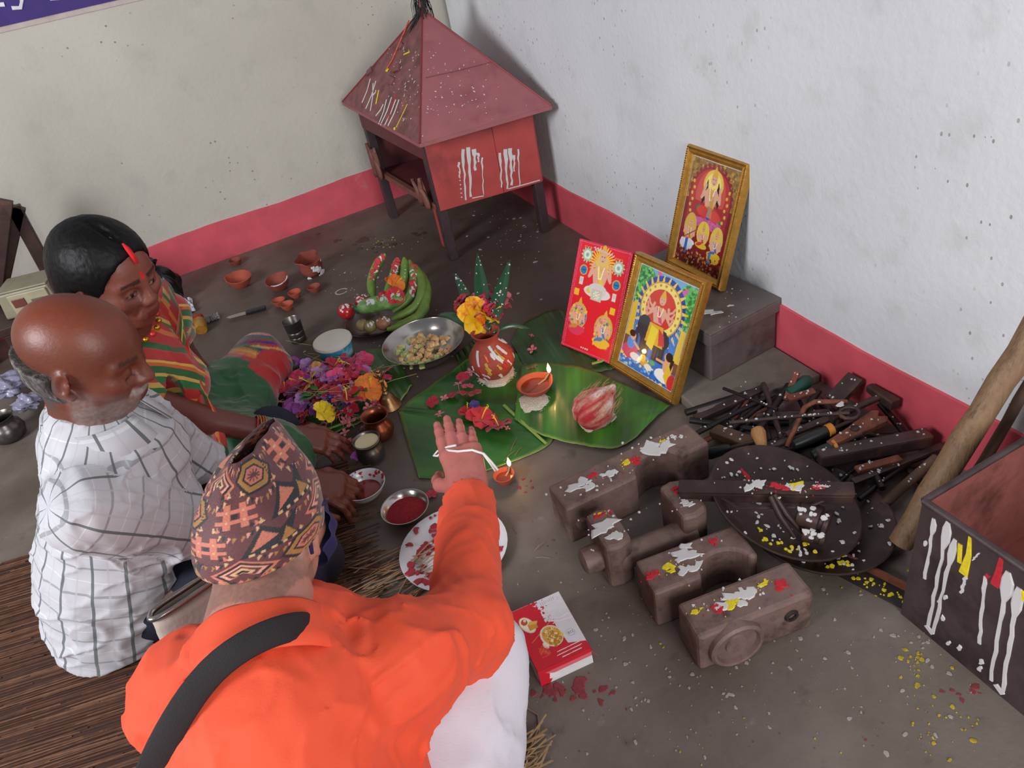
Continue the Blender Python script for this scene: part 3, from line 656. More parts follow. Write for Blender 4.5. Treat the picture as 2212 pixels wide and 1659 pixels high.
# block 1 (furthest, long bar)
t, L1 = casting('longest rusty iron block with white splashes beside the banana leaf', F(1228, 1142), F(1500, 1012), .1, .1)
L1 *= 1.08
MB().prism(notchprofile(L1, .085, (.05, .055)), 0, .105).build('body', MCAST, t, bevel=.006)
MB().lathe([(.014, 0), (.014, .008), (.008, .010)], 12, (-L1/2+.03, -.043, .05), (0, -1, 0), cap1=True).build('bolt', MCAST, t)
marks(t, [('w', .07, .02, .03), ('w', -.12, .0, .026), ('w', -.05, .0, .018), ('r', .02, .0, .016), ('r', -.085, .015, .012), ('y', 0, .01, .010), ('w', .13, .015, .012), ('y', .1, .02, .006)], .1055, 3)
# block 2 (clamp with two jaws)
t, L2 = casting('rusty iron clamp with two jaws joined by a round bar', F(1330, 1245), F(1500, 1175), .1, .1)
L2 *= 1.0
for sx in (-1, 1):
    MB().prism([(-.045, -.03), (.045, -.03), (.055, .0), (.05, .028), (-.05, .028), (-.055, 0)], 0, .12, Matrix.Translation((sx*L2*.46, .025, 0)) @ Matrix.Rotation(PI/2, 4, 'Z')).build('jaw', MCAST, t, bevel=.008)
MB().lathe([(.026, -L2*.46), (.03, -L2*.40), (.026, -L2*.3), (.025, L2*.3), (.034, L2*.46)], 20, (0, -.005, .055), (1, 0, 0)).build('round_bar', MCAST, t, smooth=40)
MB().lathe([(0, .022), (.018, .022), (.026, .018), (.028, 0), (.028, -.02)], 18, (-L2*.46-.045, .02, .055), (-1, 0, 0)).build('end_boss', MCAST, t, smooth=40)
marks(t, [('w', -L2*.46, .03, .024), ('w', -L2*.44, .0, .016), ('r', -L2*.46, .06, .012), ('y', -L2*.47, .065, .008), ('w', L2*.46, .01, .014), ('r', L2*.45, .05, .010)], .1205, 5)
# block 3
t, L3 = casting('rusty iron half bearing with hollow facing the nearest block', F(1408, 1315), F(1604, 1240), .1, .1)
MB().prism(notchprofile(L3*1.08, .085, (.04, .050)), 0, .10).build('body', MCAST, t, bevel=.006)
MB().lathe([(.046, 0), (.055, .0), (.055, .05), (.046, .05), (.046, 0)], 20, (.045, -.043, .025), wob=lambda a_, i: 1 if True else 1).build('bearing_ring', MCAST, t) if False else None
marks(t, [('w', -.01, .012, .028), ('w', -.02, -.012, .018), ('r', -.09, .0, .012), ('y', -.055, .0, .013), ('r', .05, .02, .008)], .1005, 8)
# block 4 (nearest)
t, L4 = casting('nearest rusty iron block with round boss and bolt hole', F(1500, 1408), F(1715, 1322), .1, .1)
L4 *= 1.1
MB().prism([(-L4/2, .04), (-L4/2, -.04), (L4/2, -.04), (L4/2, .04)], 0, .10).build('body', MCAST, t, bevel=.008)
MB().lathe([(0, .004), (.02, .004), (.022, .001), (.04, .002), (.043, .010), (.047, .012), (.052, .008), (.053, -.01)], 26, (-L4/2+.07, -.042, .048), (0, -1, 0)).build('round_boss', MCAST, t, smooth=35)
MB().lathe([(.014, .0), (.012, .004), (.008, .004), (.007, -.006), (0, -.006)], 14, (L4/2-.045, -.041, .06), (0, -1, 0)).build('bolt_hole', M('dark_hole', '#221a18', .7), t, smooth=40)
marks(t, [('w', -.02, .0, .026), ('w', -.0, .008, .022), ('r', -.05, .0, .013), ('y', -.03, .0, .015), ('r', .07, -.002, .013), ('y', .045, .012, .009), ('y', -.09, .01, .008)], .1005, 13)

# ------------------------------------------------------------------ balance: two pans, beam, weights
MPAN = M('black_iron_pan', '#3b2c29', .5, .4, var=.25, scale=10, bump=.3, bscale=35, col2='#57403a', amt=.3)
def pan(label, C, R_, n, seed, depth=.035):
    Zv = V3(*n); Zv /= np.linalg.norm(Zv); Rm = frameM(np.cross([0, 1, 0], Zv), Zv)
    t = thing('iron_pan', label, 'pan', tuple(C), Rm, 'iron pans by the tool heap')
    prof = [(0, -depth), (R_*.35, -depth*.95), (R_*.7, -depth*.65), (R_*.93, -depth*.16), (R_, 0), (R_*1.005, .003), (R_*.985, .004), (R_*.92, -depth*.16+.004), (R_*.68, -depth*.62+.004), (R_*.35, -depth*.9+.004), (0, -depth+.004)]
    MB().lathe(prof, 48).build('dish', MPAN, t, smooth=40)
    gg = random.Random(seed); w, y, r = MB(), MB(), MB()
    for i in range(90):
        a_ = gg.uniform(0, 2*PI); q = R_*math.sqrt(gg.uniform(.02, .9)); zz = -depth*(1-(q/R_)**2)+.0045
        w.blob((q*math.cos(a_), q*math.sin(a_), zz), gg.uniform(.0012, .0042), asp=gg.uniform(1, 1.8), ang=gg.uniform(0, 3), seg=7, rg=gg)
    for i in range(16):
        a_ = gg.uniform(3.3, 4.6); q = R_*gg.uniform(.6, .85); zz = -depth*(1-(q/R_)**2)+.0045; y.blob((q*math.cos(a_), q*math.sin(a_), zz), gg.uniform(.002, .006), seg=7, rg=gg)
    r.streak([(-.02, R_*.75, -.014), (-.015, R_*.60, -.02), (-.022, R_*.45, -.026)], [.006, .014, .012], (0, -.2, 1))
    w.build('white_paint_spots', WHITEP, t, kind='stuff'); y.build('yellow_powder_spots', YELLOWP, t, kind='stuff'); r.build('red_mark', REDP, t)
    return t
pC = F(1696, 1080, .085)
pan('upper black iron pan resting tilted on the clamp, spotted white', pC, .152, (.25, -.20, 1), 4)
pC2 = F(1762, 1112, .045)
pan('lower black iron pan, mostly hidden under the other pan', pC2, .152, (.10, -.08, 1), 9)
bmA, bmB = F(1466, 1052, .135), F(1846, 1058, .145)
tb = thing('balance_beam', 'flat iron beam lying across the upper pan', 'beam', tuple((bmA+bmB)/2), frameM(bmB-bmA))
Lb = np.linalg.norm(bmB-bmA); MB().box((0, 0, 0), (Lb, .034, .010)).build('bar', MPAN, tb, bevel=.002)
MB().box((0, -.016, -.012), (Lb*.98, .004, .02)).build('flange', MPAN, tb, bevel=.001)
MB().tube([(-.10, .0, -.006), (-.05, -.035, -.02), (.08, -.025, -.022), (.12, -.01, -.012)], .004, 6).build('wire', MPAN, tb, smooth=50)
marks(tb, [('w', -.01, .002, .020), ('w', .06, -.003, .015), ('r', .025, 0, .014), ('y', .055, .003, .012), ('w', .10, .003, .012), ('r', .1, .0, .01)], .0055, 15)
for lab, A_, B_, r_ in (('larger rusty iron cylinder weight lying in the upper pan', F(1725, 1105, .10), F(1785, 1128, .095), .027), ('smaller iron cylinder lying in front of the larger one in the pan', F(1735, 1150, .078), F(1775, 1162, .075), .017)):
    d = (B_-A_)/np.linalg.norm(B_-A_); w_l = np.linalg.norm(B_-A_)
    t = thing('iron_weight', lab, 'weight', tuple(A_), frameM(d)); MB().lathe([(0, 0), (r_*.9, 0), (r_, .003), (r_, w_l-.012), (r_*.8, w_l-.01), (r_*.8, w_l-.004), (r_*.95, w_l-.002), (r_*.95, w_l+.006), (0, w_l+.008)], 22, (0, 0, 0), (1, 0, 0)).build('barrel', MPAN, t, smooth=40)
    gg = random.Random(3); mb = MB()
    for i in range(14):
        a_ = gg.uniform(.2, 1.5); mb.blob((gg.uniform(0, w_l), -r_*math.cos(a_)*1.005, r_*math.sin(a_)*1.005), gg.uniform(.002, .006), (0, -math.cos(a_), math.sin(a_)), seg=7, rg=gg)
    mb.build('white_paint_spots', WHITEP, t, kind='stuff')
tgs = thing('iron_tongs', 'iron tongs hanging from the beam into the upper pan', 'tongs', tuple(F(1690, 1110, .09)))
for x0, y0, x1, y1 in ((1664, 1072, 1716, 1160), (1672, 1068, 1732, 1150)):
    bw(MB().tube([F(x0, y0, .148), F((x0+x1)/2-5, (y0+y1)/2, .12), F(x1, y1, .075)], [.006, .007, .004], 8), 'arm', MPAN, tgs, smooth=50)

# ------------------------------------------------------------------ heap of tools
MIRON = M('tool_iron', '#4a3c39', .5, .5, var=.25, scale=14, bump=.3, bscale=60, col2='#6a4a3e', amt=.25)
MRUST = M('tool_rust', '#7a4632', .7, .2, var=.3, scale=18, bump=.4, col2='#4c2c22', amt=.4)
MDKI = M('tool_dark', '#2b2526', .45, .5, var=.2, scale=14)
MGREEN = M('tool_green_plastic', '#14463a', .35, var=.1); MBLKP = M('tool_black_grip', '#171c1c', .4, var=.1); MORG = M('tool_orange', '#c07a24', .45)
MHAND = M('tool_handle_wood', '#a9794a', .55, var=.2, scale=20, stretch=(1, 6, 6))
SPOT = random.Random(77)
def spots(t, L_, w, z, n=6):
    mb = MB()
    for i in range(n): mb.blob((SPOT.uniform(-L_*.45, L_*.45), SPOT.uniform(-w*.35, w*.35), z), SPOT.uniform(.0012, .003), asp=SPOT.uniform(1, 1.7), ang=SPOT.uniform(0, 3), seg=6, rg=SPOT)
    mb.build('white_paint_spots', WHITEP, t, kind='stuff')
def tool(name, label, a, b, za, zb_, cat, group=None):
    A = F(*a, za); B = F(*b, zb_); d = B-A; return thing(name, label, cat, tuple((A+B)/2), frameM(d), group), np.linalg.norm(d)
def flatbar(name, label, a, b, za, zb_, w, h, mat, cat='bar', part='blade', n=5):
    t, L_ = tool(name, label, a, b, za, zb_, cat); MB().box((0, 0, 0), (L_, w, h)).build(part, mat, t, bevel=min(w, h)*.15); spots(t, L_, w, h/2+.0003, n); return t, L_
def rod(name, label, a, b, za, zb_, r, mat, cat='rod', n=4, group=None):
    t, L_ = tool(name, label, a, b, za, zb_, cat, group); MB().tube([(-L_/2, 0, 0), (0, 0, r*.1), (L_/2, 0, 0)], r, 8).build('shaft', mat, t, smooth=50); spots(t, L_, r, r*1.02, n); return t, L_
rod('iron_rod', 'thin pale tipped iron rod sticking out of the heap towards the chest', (1563, 839), (1680, 885), .05, .085, .004, MDKI)
flatbar('flat_file', 'long flat file lying at the left end of the tool heap', (1502, 905), (1655, 836), .02, .03, .022, .010, MIRON, 'file')
flatbar('wood_block', 'short brown wood block at the left end of the tool heap', (1540, 930), (1625, 960), .03, .035, .035, .022, MWOODD, 'block')
t, L_ = tool('screwdriver', 'screwdriver with round black handle end at the near edge of the heap', (1522, 982), (1640, 950), .03, .06, 'screwdriver')
MB().lathe([(0, -L_/2), (.012, -L_/2+.002), (.015, -L_/2+.012), (.012, -L_/2+.05), (.007, -L_/2+.06)], 14, (0, 0, 0), (1, 0, 0)).build('handle', MBLKP, t, smooth=50); MB().tube([(-L_/2+.05, 0, 0), (L_/2, 0, 0)], .004, 8).build('shaft', MIRON, t)
t, L_ = tool('chisel', 'chisel with pale wooden handle pointing at the iron pan', (1635, 925), (1648, 968), .075, .06, 'chisel')
MB().lathe([(0, -L_*.5), (.014, -L_*.5+.003), (.017, -L_*.25), (.013, L_*.2), (.009, L_*.5)], 14, (0, 0, 0), (1, 0, 0)).build('handle', MHAND, t, smooth=50); MB().bar((L_*.4, 0, 0), (L_*.5+.07, 0, -.02), .014, .006).build('blade', MIRON, t)
t, L_ = tool('screwdriver', 'screwdriver with thick translucent green handle near the wall', (1700, 852), (1750, 818), .045, .055, 'screwdriver')
MB().lathe([(.006, -L_/2), (.014, -L_/2+.004), (.016, 0), (.017, L_/2-.012), (.010, L_/2), (0, L_/2+.001)], 12, (0, 0, 0), (1, 0, 0)).build('handle', MGREEN, t, smooth=50); MB().tube([(-L_/2-.08, 0, -.02), (-L_/2+.01, 0, 0)], .004, 8).build('shaft', MIRON, t)
flatbar('iron_strip', 'reddish iron strip standing up beside the green screwdriver', (1697, 865), (1722, 804), .04, .075, .014, .008, MRUST, 'strip')
flatbar('rust_plate', 'small orange rusty plate under the green screwdriver', (1702, 862), (1760, 845), .05, .055, .020, .008, MRUST, 'plate')
flatbar('square_bar', 'broad brown iron bar pointing up against the pink skirting', (1800, 868), (1850, 815), .05, .085, .042, .018, MIRON, 'bar')
# long tongs: two thin arms with ring
t, L_ = tool('blacksmith_tongs', 'long thin tongs lying across the top of the heap', (1575, 913), (1835, 892), .09, .11, 'tongs')
MB().tube([(-L_/2, 0, 0), (0, .004, 0), (L_/2, 0, 0)], .0045, 8).build('arm', MIRON, t, smooth=50)
MB().tube([(L_/2+.02*math.cos(k*PI/6), .02*math.sin(k*PI/6), 0) for k in range(13)], .0045, 8, caps=False).build('ring', MIRON, t, smooth=50); spots(t, L_*.8, .003, .0047, 14)
t = thing('bent_rod', 'bent iron rod arching over the heap with a white blob', 'rod', tuple(F(1745, 880, .10)))
bw(MB().tube([F(1700, 965, .05), F(1722, 915, .085), F(1738, 880, .11), F(1760, 868, .115), F(1830, 868, .11)], .006, 8), 'shaft', MRUST, t, smooth=50); bw(MB().blob(F(1815, 873, .117), .007, asp=1.6).blob(F(1770, 868, .122), .003), 'white_paint_spots', WHITEP, t, kind='stuff')
# pliers
t, L_ = tool('pliers', 'rusty pincers with wide jaws in the middle of the heap', (1790, 962), (1908, 897), .085, .09, 'pliers')
MB().prism([(-L_/2, .008), (-L_/2, -.008), (-.02, -.014), (.02, -.020), (L_/2-.01, -.022), (L_/2, -.012), (L_/2-.015, 0), (L_/2, .012), (L_/2-.01, .022), (.02, .018), (-.02, .012)], -.007, .007).build('jaws', MRUST, t, bevel=.002); MB().lathe([(0, .011), (.009, .010), (.010, .006)], 12, (-.005, 0, 0)).build('pivot', MIRON, t); spots(t, L_, .03, .0075, 10)
for lab, a_, b_, za in (('larger of two screwdrivers with black grip and orange band in the heap', (1712, 962), (1800, 925), .075), ('shorter screwdriver with black grip and orange band nearest the pan', (1752, 985), (1806, 961), .07)):
    t, L_ = tool('screwdriver', lab, a_, b_, za, za+.01, 'screwdriver')
    MB().lathe([(0, -L_/2), (.010, -L_/2+.003), (.0135, -L_*.2), (.0125, L_*.28), (.011, L_*.36)], 14, (0, 0, 0), (1, 0, 0)).build('grip', MBLKP, t, smooth=50); MB().lathe([(.012, L_*.34), (.0145, L_*.36), (.0145, L_*.47), (.011, L_*.5)], 14, (0, 0, 0), (1, 0, 0), cap1=True).build('orange_band', MORG, t, smooth=40); MB().tube([(L_/2, 0, 0), (L_/2+.06, 0, .0)], .004, 8).build('shaft', MIRON, t)
# hammer
t, L_ = tool('hammer', 'small iron hammer lying behind the pincers', (1795, 905), (1905, 855), .085, .085, 'hammer')
MB().tube([(-L_/2, 0, 0), (L_/2, 0, 0)], .008, 10).build('handle', MIRON, t, smooth=50); MB().bar((L_/2, -.04, 0), (L_/2, .04, 0), .026, .026, w2=.018, h2=.018).build('head', MIRON, t, bevel=.003); spots(t, L_, .008, .008, 8)
t, L_ = flatbar('square_bar', 'thick dark square iron bar at the right of the heap', (1765, 990), (2008, 945), .07, .06, .034, .034, MIRON, 'bar', n=14)
flatbar('iron_strip', 'long thin rusty strip below the thick square bar', (1842, 1042), (2040, 962), .05, .045, .016, .009, MIRON, 'strip', n=8)
rod('wooden_rod', 'brown wooden tool handle at the right end of the heap', (1906, 1092), (2022, 990), .02, .055, .011, MWOODD, 'handle')
flatbar('iron_strip', 'short strip with rusty patch near the right end of the heap', (1850, 1015), (1945, 990), .06, .055, .018, .008, MRUST, 'strip')
flatbar('flat_file', 'flat file with handle tang behind the black grips', (1700, 940), (1850, 880), .06, .075, .018, .007, MIRON, 'file', n=8)
flatbar('flat_file', 'narrow file running down to the skirting at the right', (1900, 870), (1958, 940), .075, .03, .014, .009, MDKI, 'file')
gg = random.Random(41)

for i in range(44):
    x = gg.uniform(1560, 1960); yc = 860+(x-1600)*.26+gg.uniform(-18, 85); an = gg.gauss(-.45, .35) if gg.random() < .8 else gg.uniform(.4, 1.3); Lp = gg.uniform(45, 95)
    a_ = (x-Lp*math.cos(an), yc-Lp*math.sin(an)); b_ = (x+Lp*math.cos(an), yc+Lp*math.sin(an)); z_ = gg.uniform(.012, .045)
    A_ = F(*a_, z_); B_ = F(*b_, z_+gg.uniform(-.008, .012))
    if A_[0] > -.02 or B_[0] > -.02: continue
    rod('iron_rod', 'dark iron rod lying under the other tools in the heap', a_, b_, z_, max(.012, B_[2]), gg.uniform(.005, .010), gg.choice([MIRON, MDKI, MRUST, MDKI]), n=3, group='iron rods in the tool heap')
# iron angle and yellow splashes between pan and trunk
A_, B_ = F(1790, 1205, .012), F(1962, 1292, .012)
t = thing('angle_iron', 'dark rusty angle iron with yellow powder between pan and trunk', 'angle iron', tuple((A_+B_)/2), frameM(B_-A_)); L_ = np.linalg.norm(B_-A_)
MB().box((0, 0, -.009), (L_, .04, .006)).build('flange', M('burnt_wood', '#2a2322', .8, var=.3), t); MB().box((0, .019, 0), (L_, .005, .024)).build('web', MRUST, t)
mb = MB()
for i in range(40): mb.blob((gg.gauss(0, .05), gg.gauss(-.002, .008), -.0055), gg.uniform(.001, .005), rg=gg, seg=7)
mb.build('yellow_powder_spots', YELLOWP, t, kind='stuff')

# ------------------------------------------------------------------ paint and powder on the floor
def spatter(name, label, mat, spec, seed, cat='paint spots'):
    gg = random.Random(seed); mb = MB()
    for (x, y, sx, sy, n, r0, r1) in spec:
        for i in range(n):
            px, py = gg.gauss(x, sx), gg.gauss(y, sy)
            p = F(px, py, .0)
            if p[0] > -.02 or p[1] > -.02: continue
            mb.blob(p+V3(0, 0, .0006), gg.uniform(r0, r1)*(gg.random()**1.5*.8+.2), asp=gg.uniform(.9, 1.7), ang=gg.uniform(0, 3), h=.0008, seg=8, rg=gg)
    return tag(mb.build(name, mat), label, cat, kind='stuff')
MWF = M('floor_white_spots', '#96908a', .7, var=.15, scale=40)
spatter('paint_spatter', 'white paint droplets scattered over the concrete floor', MWF, [(1750, 1420, 170, 90, 90, .001, .005), (1500, 1450, 130, 90, 50, .001, .005), (1960, 1450, 110, 110, 45, .001, .005), (1450, 1560, 150, 60, 30, .001, .004), (1380, 1250, 80, 120, 40, .001, .004), (1120, 490, 60, 30, 35, .002, .008), (820, 640, 60, 60, 45, .002, .009), (1100, 560, 40, 40, 20, .002, .006), (740, 600, 25, 40, 12, .002, .008), (900, 700, 80, 60, 40, .001, .005), (1700, 870, 90, 40, 25, .001, .004), (840, 530, 40, 15, 10, .001, .005), (1320, 1420, 120, 150, 40, .001, .003)], 2)
spatter('powder_spatter', 'yellow powder specks on the concrete floor', M('floor_yellow', '#a8921e', .9, var=.3, scale=80), [(1975, 1440, 14, 18, 30, .001, .006), (2030, 1545, 40, 40, 35, .001, .004), (1880, 1225, 45, 30, 50, .001, .005), (830, 524, 14, 6, 30, .001, .006), (1500, 1330, 120, 90, 12, .001, .003), (1700, 1600, 250, 30, 12, .001, .003)], 4, 'powder specks')
spatter('powder_spatter', 'red powder stains on the concrete floor', M('floor_red', '#7d3236', .8, var=.2, scale=60), [(1235, 1490, 40, 14, 26, .003, .013), (1200, 1505, 30, 10, 12, .003, .012), (2090, 1500, 25, 14, 10, .002, .009), (1990, 1565, 120, 50, 10, .001, .005), (1600, 1610, 200, 25, 14, .001, .004), (950, 1060, 30, 16, 14, .001, .005), (1140, 1050, 12, 12, 6, .003, .007), (1150, 1130, 60, 60, 10, .001, .004)], 6, 'powder stains')
spatter('water_stain', 'dark damp stains on the floor near the shrine', M('floor_damp', '#372b25', .35, var=.2), [(800, 530, 30, 6, 9, .012, .03), (740, 520, 30, 8, 6, .01, .03), (905, 510, 20, 6, 5, .008, .02)], 8, 'stains')
rg2 = random.Random(9); mb = MB()
for (cx, cy, r) in ((738, 630, .022), (655, 760, .0)):
    if r: mb.tube([F(cx, cy)+V3(r*math.cos(k*PI/9), r*math.sin(k*PI/9)*.9, .001) for k in range(17)], .0035, 6, flat=.3)
tag(mb.build('white_paint_ring', MWF), 'open white paint ring on the floor left of the fruit plate', 'paint ring')
# ------------------------------------------------------------------ banana leaves
MLEAF = M('banana_leaf', attr='Col', rough=.38, var=.1, scale=12, coat=.15)
MRIB = M('leaf_midrib', '#7f9a4a', .45, var=.1)
def leafsheet(label, e1, e2, z=.003, seed=0, c0='#1f4a1c', c1='#2f6a22', c2='#143a16', rib=None, amp=.004, edge=True):
    n, m = 64, 26
    def curve(e, t):
        e = [F(*q, 0) if len(q) == 2 else F(*q) for q in e]; k = len(e)-1; x = min(t*k, k-1e-6); i = int(x); f = x-i
        p0 = e[max(i-1, 0)]; p1 = e[i]; p2 = e[i+1]; p3 = e[min(i+2, k)]
        return .5*((2*p1)+(-p0+p2)*f+(2*p0-5*p1+4*p2-p3)*f*f+(-p0+3*p1-3*p2+p3)*f**3)
    gg = random.Random(seed); ph = gg.uniform(0, 6); P = []; C = []; cc = [np.array(lin(x)) for x in (c0, c1, c2)]
    colr = [gg.random() for _ in range(n)]
    for i in range(n):
        a, b = curve(e1, i/(n-1)), curve(e2, i/(n-1)); row = []
        for j in range(m):
            s = j/(m-1); p = a+(b-a)*s
            w = math.sin(i*.35+ph)*math.sin(s*5+ph)*amp+math.sin(i*2.1)*.0006
            row.append(p+V3(0, 0, z+abs(w))); k = .5+.5*math.sin(i*.35+ph)*math.sin(s*5+ph)
            col = cc[0]*(1-k)+cc[1]*k; col = col*(.86+.28*colr[i])
            if s < .015 or s > .985: col = col*.4+np.array(lin('#9aa85a'))*.6*(1 if edge else .3)
            C.append(col)
        P.append(row)
    t = thing('banana_leaf', label, 'leaf', tuple(P[n//2][m//2]), group='banana leaves under the offerings')
    me_ = MB().sheet(P); me = bpy.data.meshes.new('blade'); me.from_pydata(me_.v, [], me_.f); set_col(me, np.array(C)); o = link(me, 'blade', MLEAF, t, smooth=180, solid=.0008); o.location = -t.location
    if rib:
        pts = [F(*q)+V3(0, 0, z+amp*1.2+.001) for q in rib]; bw(MB().tube(pts, [.005, .0045, .004][:len(pts)] if len(pts) == 3 else .0045, 8, flat=.7), 'midrib', MRIB, t, smooth=50)
    return t
leafsheet('large banana leaf at the left with pale cut edge under the hand', [(906, 1036), (866, 905), (872, 880), (960, 815), (1045, 755)], [(1000, 1036), (1182, 966), (1186, 900), (1190, 830), (1175, 775)], .002, 3, rib=[(1090, 880), (1135, 922), (1182, 964)])
leafsheet('front right banana leaf under the coconut with pale lower edge', [(1112, 912), (1172, 946), (1260, 968), (1345, 970), (1420, 905)], [(1126, 800), (1170, 790), (1260, 800), (1350, 838), (1448, 882)], .009, 5, c0='#28541b', c1='#3f7d26', c2='#1a4016', rib=[(1280, 795), (1300, 790), (1330, 770)])
leafsheet('dark banana leaf behind the clay pot beside the red card', [(1105, 742), (1130, 705), (1200, 672), (1240, 690)], [(1130, 790), (1200, 800), (1280, 808), (1330, 800)], .005, 7, c0='#173a18', c1='#1f4c1d', c2='#102c12', edge=False)
leafsheet('banana leaf strip under the flower heap and the bell', [(640, 890), (700, 838), (775, 765), (850, 755)], [(690, 950), (780, 915), (855, 880), (890, 835)], .002, 9, c0='#234a1e', c1='#2f5f24', rib=[(700, 935), (780, 905), (835, 893)])
leafsheet('small banana leaf piece near the steel fruit bowl', [(985, 770), (1020, 740), (1040, 735)], [(1010, 830), (1060, 800), (1080, 770)], .0035, 13, c0='#1d421b', c1='#27561f', edge=False)

# ------------------------------------------------------------------ small builders
STEEL = M('stainless_steel', '#b4aeaa', .22, .95, var=.06, scale=20); STEELD = M('dull_steel', '#6d6864', .32, .9, var=.12, scale=20)
CLAY = M('terracotta', '#98452f', .8, var=.12, scale=14, bump=.2, bscale=80); CLAYD = M('terracotta_dark', '#7d3a2c', .8, var=.15, scale=14, bump=.2)
RICE = M('raw_rice', '#cfc3b2', .8, var=.12, scale=90, bump=.8, bscale=260)
def vessel(name, label, cat, loc, prof_o, th, mat, group=None, n=40, part='body', wob=None, rot=None, smooth=45):
    t = thing(name, label, cat, tuple(loc), rot, group)
    inner = [(max(r-th, 0.0), z+(th if i == 0 else 0)) for i, (r, z) in enumerate(prof_o)][::-1]
    inner = [(r, max(z, prof_o[0][1]+th)) for r, z in inner]
    pr = [(0, prof_o[0][1])]+prof_o+inner+[(0, prof_o[0][1]+th)]
    MB().lathe(pr, n, wob=wob).build(part, mat, t, smooth=smooth); return t
def disc(mb, r, z, n=28, wob=None, h=.0):
    mb.lathe([(0, z+h), (r*.5, z+h*.8), (r, z)], n, wob=wob); return mb
def flame(parent, loc, s=1.0, power=.5):
    MB().lathe([(0, 0), (.0035*s, .003*s), (.0048*s, .008*s), (.0042*s, .014*s), (.0022*s, .021*s), (0, .028*s)], 14, loc).build('flame', FLAME, parent, smooth=180)
    l = bpy.data.lights.new('flame_light', 'POINT'); l.energy = power; l.color = (1, .55, .2); l.shadow_soft_size = .006
    o = bpy.data.objects.new('flame_light', l); COL.objects.link(o); o.parent = parent; o.location = (loc[0], loc[1], loc[2]+.034*s)
FLAME = M('candle_flame', '#ffcf8a', 1, emit=14, var=0)
def diya(label, loc, r, h, mat=CLAY, lit=False, oil=True, spout=0.0, group=None, tilt=None, name='clay_lamp', cat='lamp'):
    def wob(a, i):
        d = abs((a-spout+PI) % (2*PI)-PI); return 1+.16*math.exp(-(d/.28)**2)*(1 if i in (3, 4, 5) else .3)
    R = rotm(*tilt) if tilt else None
    t = thing(name, label, cat, tuple(loc), R, group)
    pr = [(0, 0), (r*.5, 0), (r*.82, h*.45), (r, h), (r*.93, h*1.02), (r*.74, h*.5), (r*.45, h*.2), (0, h*.16)]
    MB().lathe(pr, 32, wob=wob).build('bowl', mat, t, smooth=45)
    if oil: disc(MB(), r*.80, h*.62, wob=lambda a, i: wob(a, 4)).build('oil', M('lamp_oil', '#6e2a10', .06, var=.05, coat=.5), t, smooth=180)
    if lit:
        d = V3(math.cos(spout), math.sin(spout), 0)
        MB().tube([d*r*.2+V3(0, 0, h*.6), d*r*.7+V3(0, 0, h*.7), d*r*1.05+V3(0, 0, h*1.15)], .0025, 6).build('wick', M('wick', '#8a7a66', .9), t)
        flame(t, tuple(d*r*1.06+V3(0, 0, h*1.17)), 1.0 if r < .035 else 1.15, .16 if r < .035 else .26)
    return t
def rice(label, px, py, r, seed, off=(0, 0)):
    gg = random.Random(seed); t = thing('rice_heap', label, 'rice', tuple(F(px, py, .006)), kind='stuff')
    mb = MB().lathe([(r*1.05, 0), (r*.95, .006), (r*.6, .010), (0, .011)], 30, wob=lambda a, i: 1+.08*math.sin(3*a+seed)+.05*math.sin(7*a))
    for i in range(260):
        a = gg.uniform(0, 2*PI); q = r*gg.uniform(.75, 1.13); d = V3(gg.gauss(0, 1), gg.gauss(0, 1), gg.gauss(0, .25)); d /= np.linalg.norm(d)
        p = V3(q*math.cos(a), q*math.sin(a), .002+.008*max(0, 1-q/r)+gg.uniform(0, .002)); mb.tube([p-d*.003, p, p+d*.003], [.0004, .0009, .0004], 4)
    mb.build('grains', RICE, t, kind='stuff'); return t

# ------------------------------------------------------------------ kalash pot with leaves and flowers
rice('rice heap under the red clay pot', 1073, 812, .050, 1)
kp = F(1069, 806, .010)
POT = M('pot_red_paste', '#9c3a2c', .65, var=.15, scale=30, bump=.25, bscale=60, col2='#d8cfc6', amt=.30)
kal = vessel('clay_pot', 'round red clay water pot smeared with white paste on rice', 'pot', kp, [(.030, 0), (.050, .012), (.064, .045), (.062, .068), (.046, .094), (.031, .112), (.030, .122), (.038, .138), (.041, .143)], .004, M('pot_clay', '#9a3f30', .65, var=.12, scale=16, bump=.25, bscale=60))
gg = random.Random(31); pw, py_, prd = MB(), MB(), MB()
def potp(a, z):
    zs = [0, .012, .045, .068, .094, .112, .122, .138]; rs = [.030, .050, .064, .062, .046, .031, .030, .038]; r = np.interp(z, zs, rs); return V3(r*math.cos(a), r*math.sin(a), z)
def potn(a, z): d = potp(a, z+.003)-potp(a, z-.003); n = np.cross(V3(-math.sin(a), math.cos(a), 0), d); return n/np.linalg.norm(n)
for i in range(46):
    a = gg.uniform(3.0, 6.4); z = gg.uniform(.02, .115); mb = gg.choices((pw, prd, py_), (6, 4, 1))[0]
    pts = [potp(a+k*.05, z-k*.006)+potn(a, z)*.0008 for k in range(gg.randint(3, 7))]; mb.streak(pts, [gg.uniform(.003, .010) for _ in pts], potn(a, z), .001)
pw.build('white_paste', WHITEP, kal, kind='stuff'); prd.build('red_paste', M('red_paste', '#b3202a', .6), kal, kind='stuff'); py_.build('yellow_paste', M('yellow_paste', '#b8963c', .7), kal, kind='stuff')
MGL = M('mango_leaf', '#174426', .3, var=.15, scale=20, coat=.3); FW = WHITEP
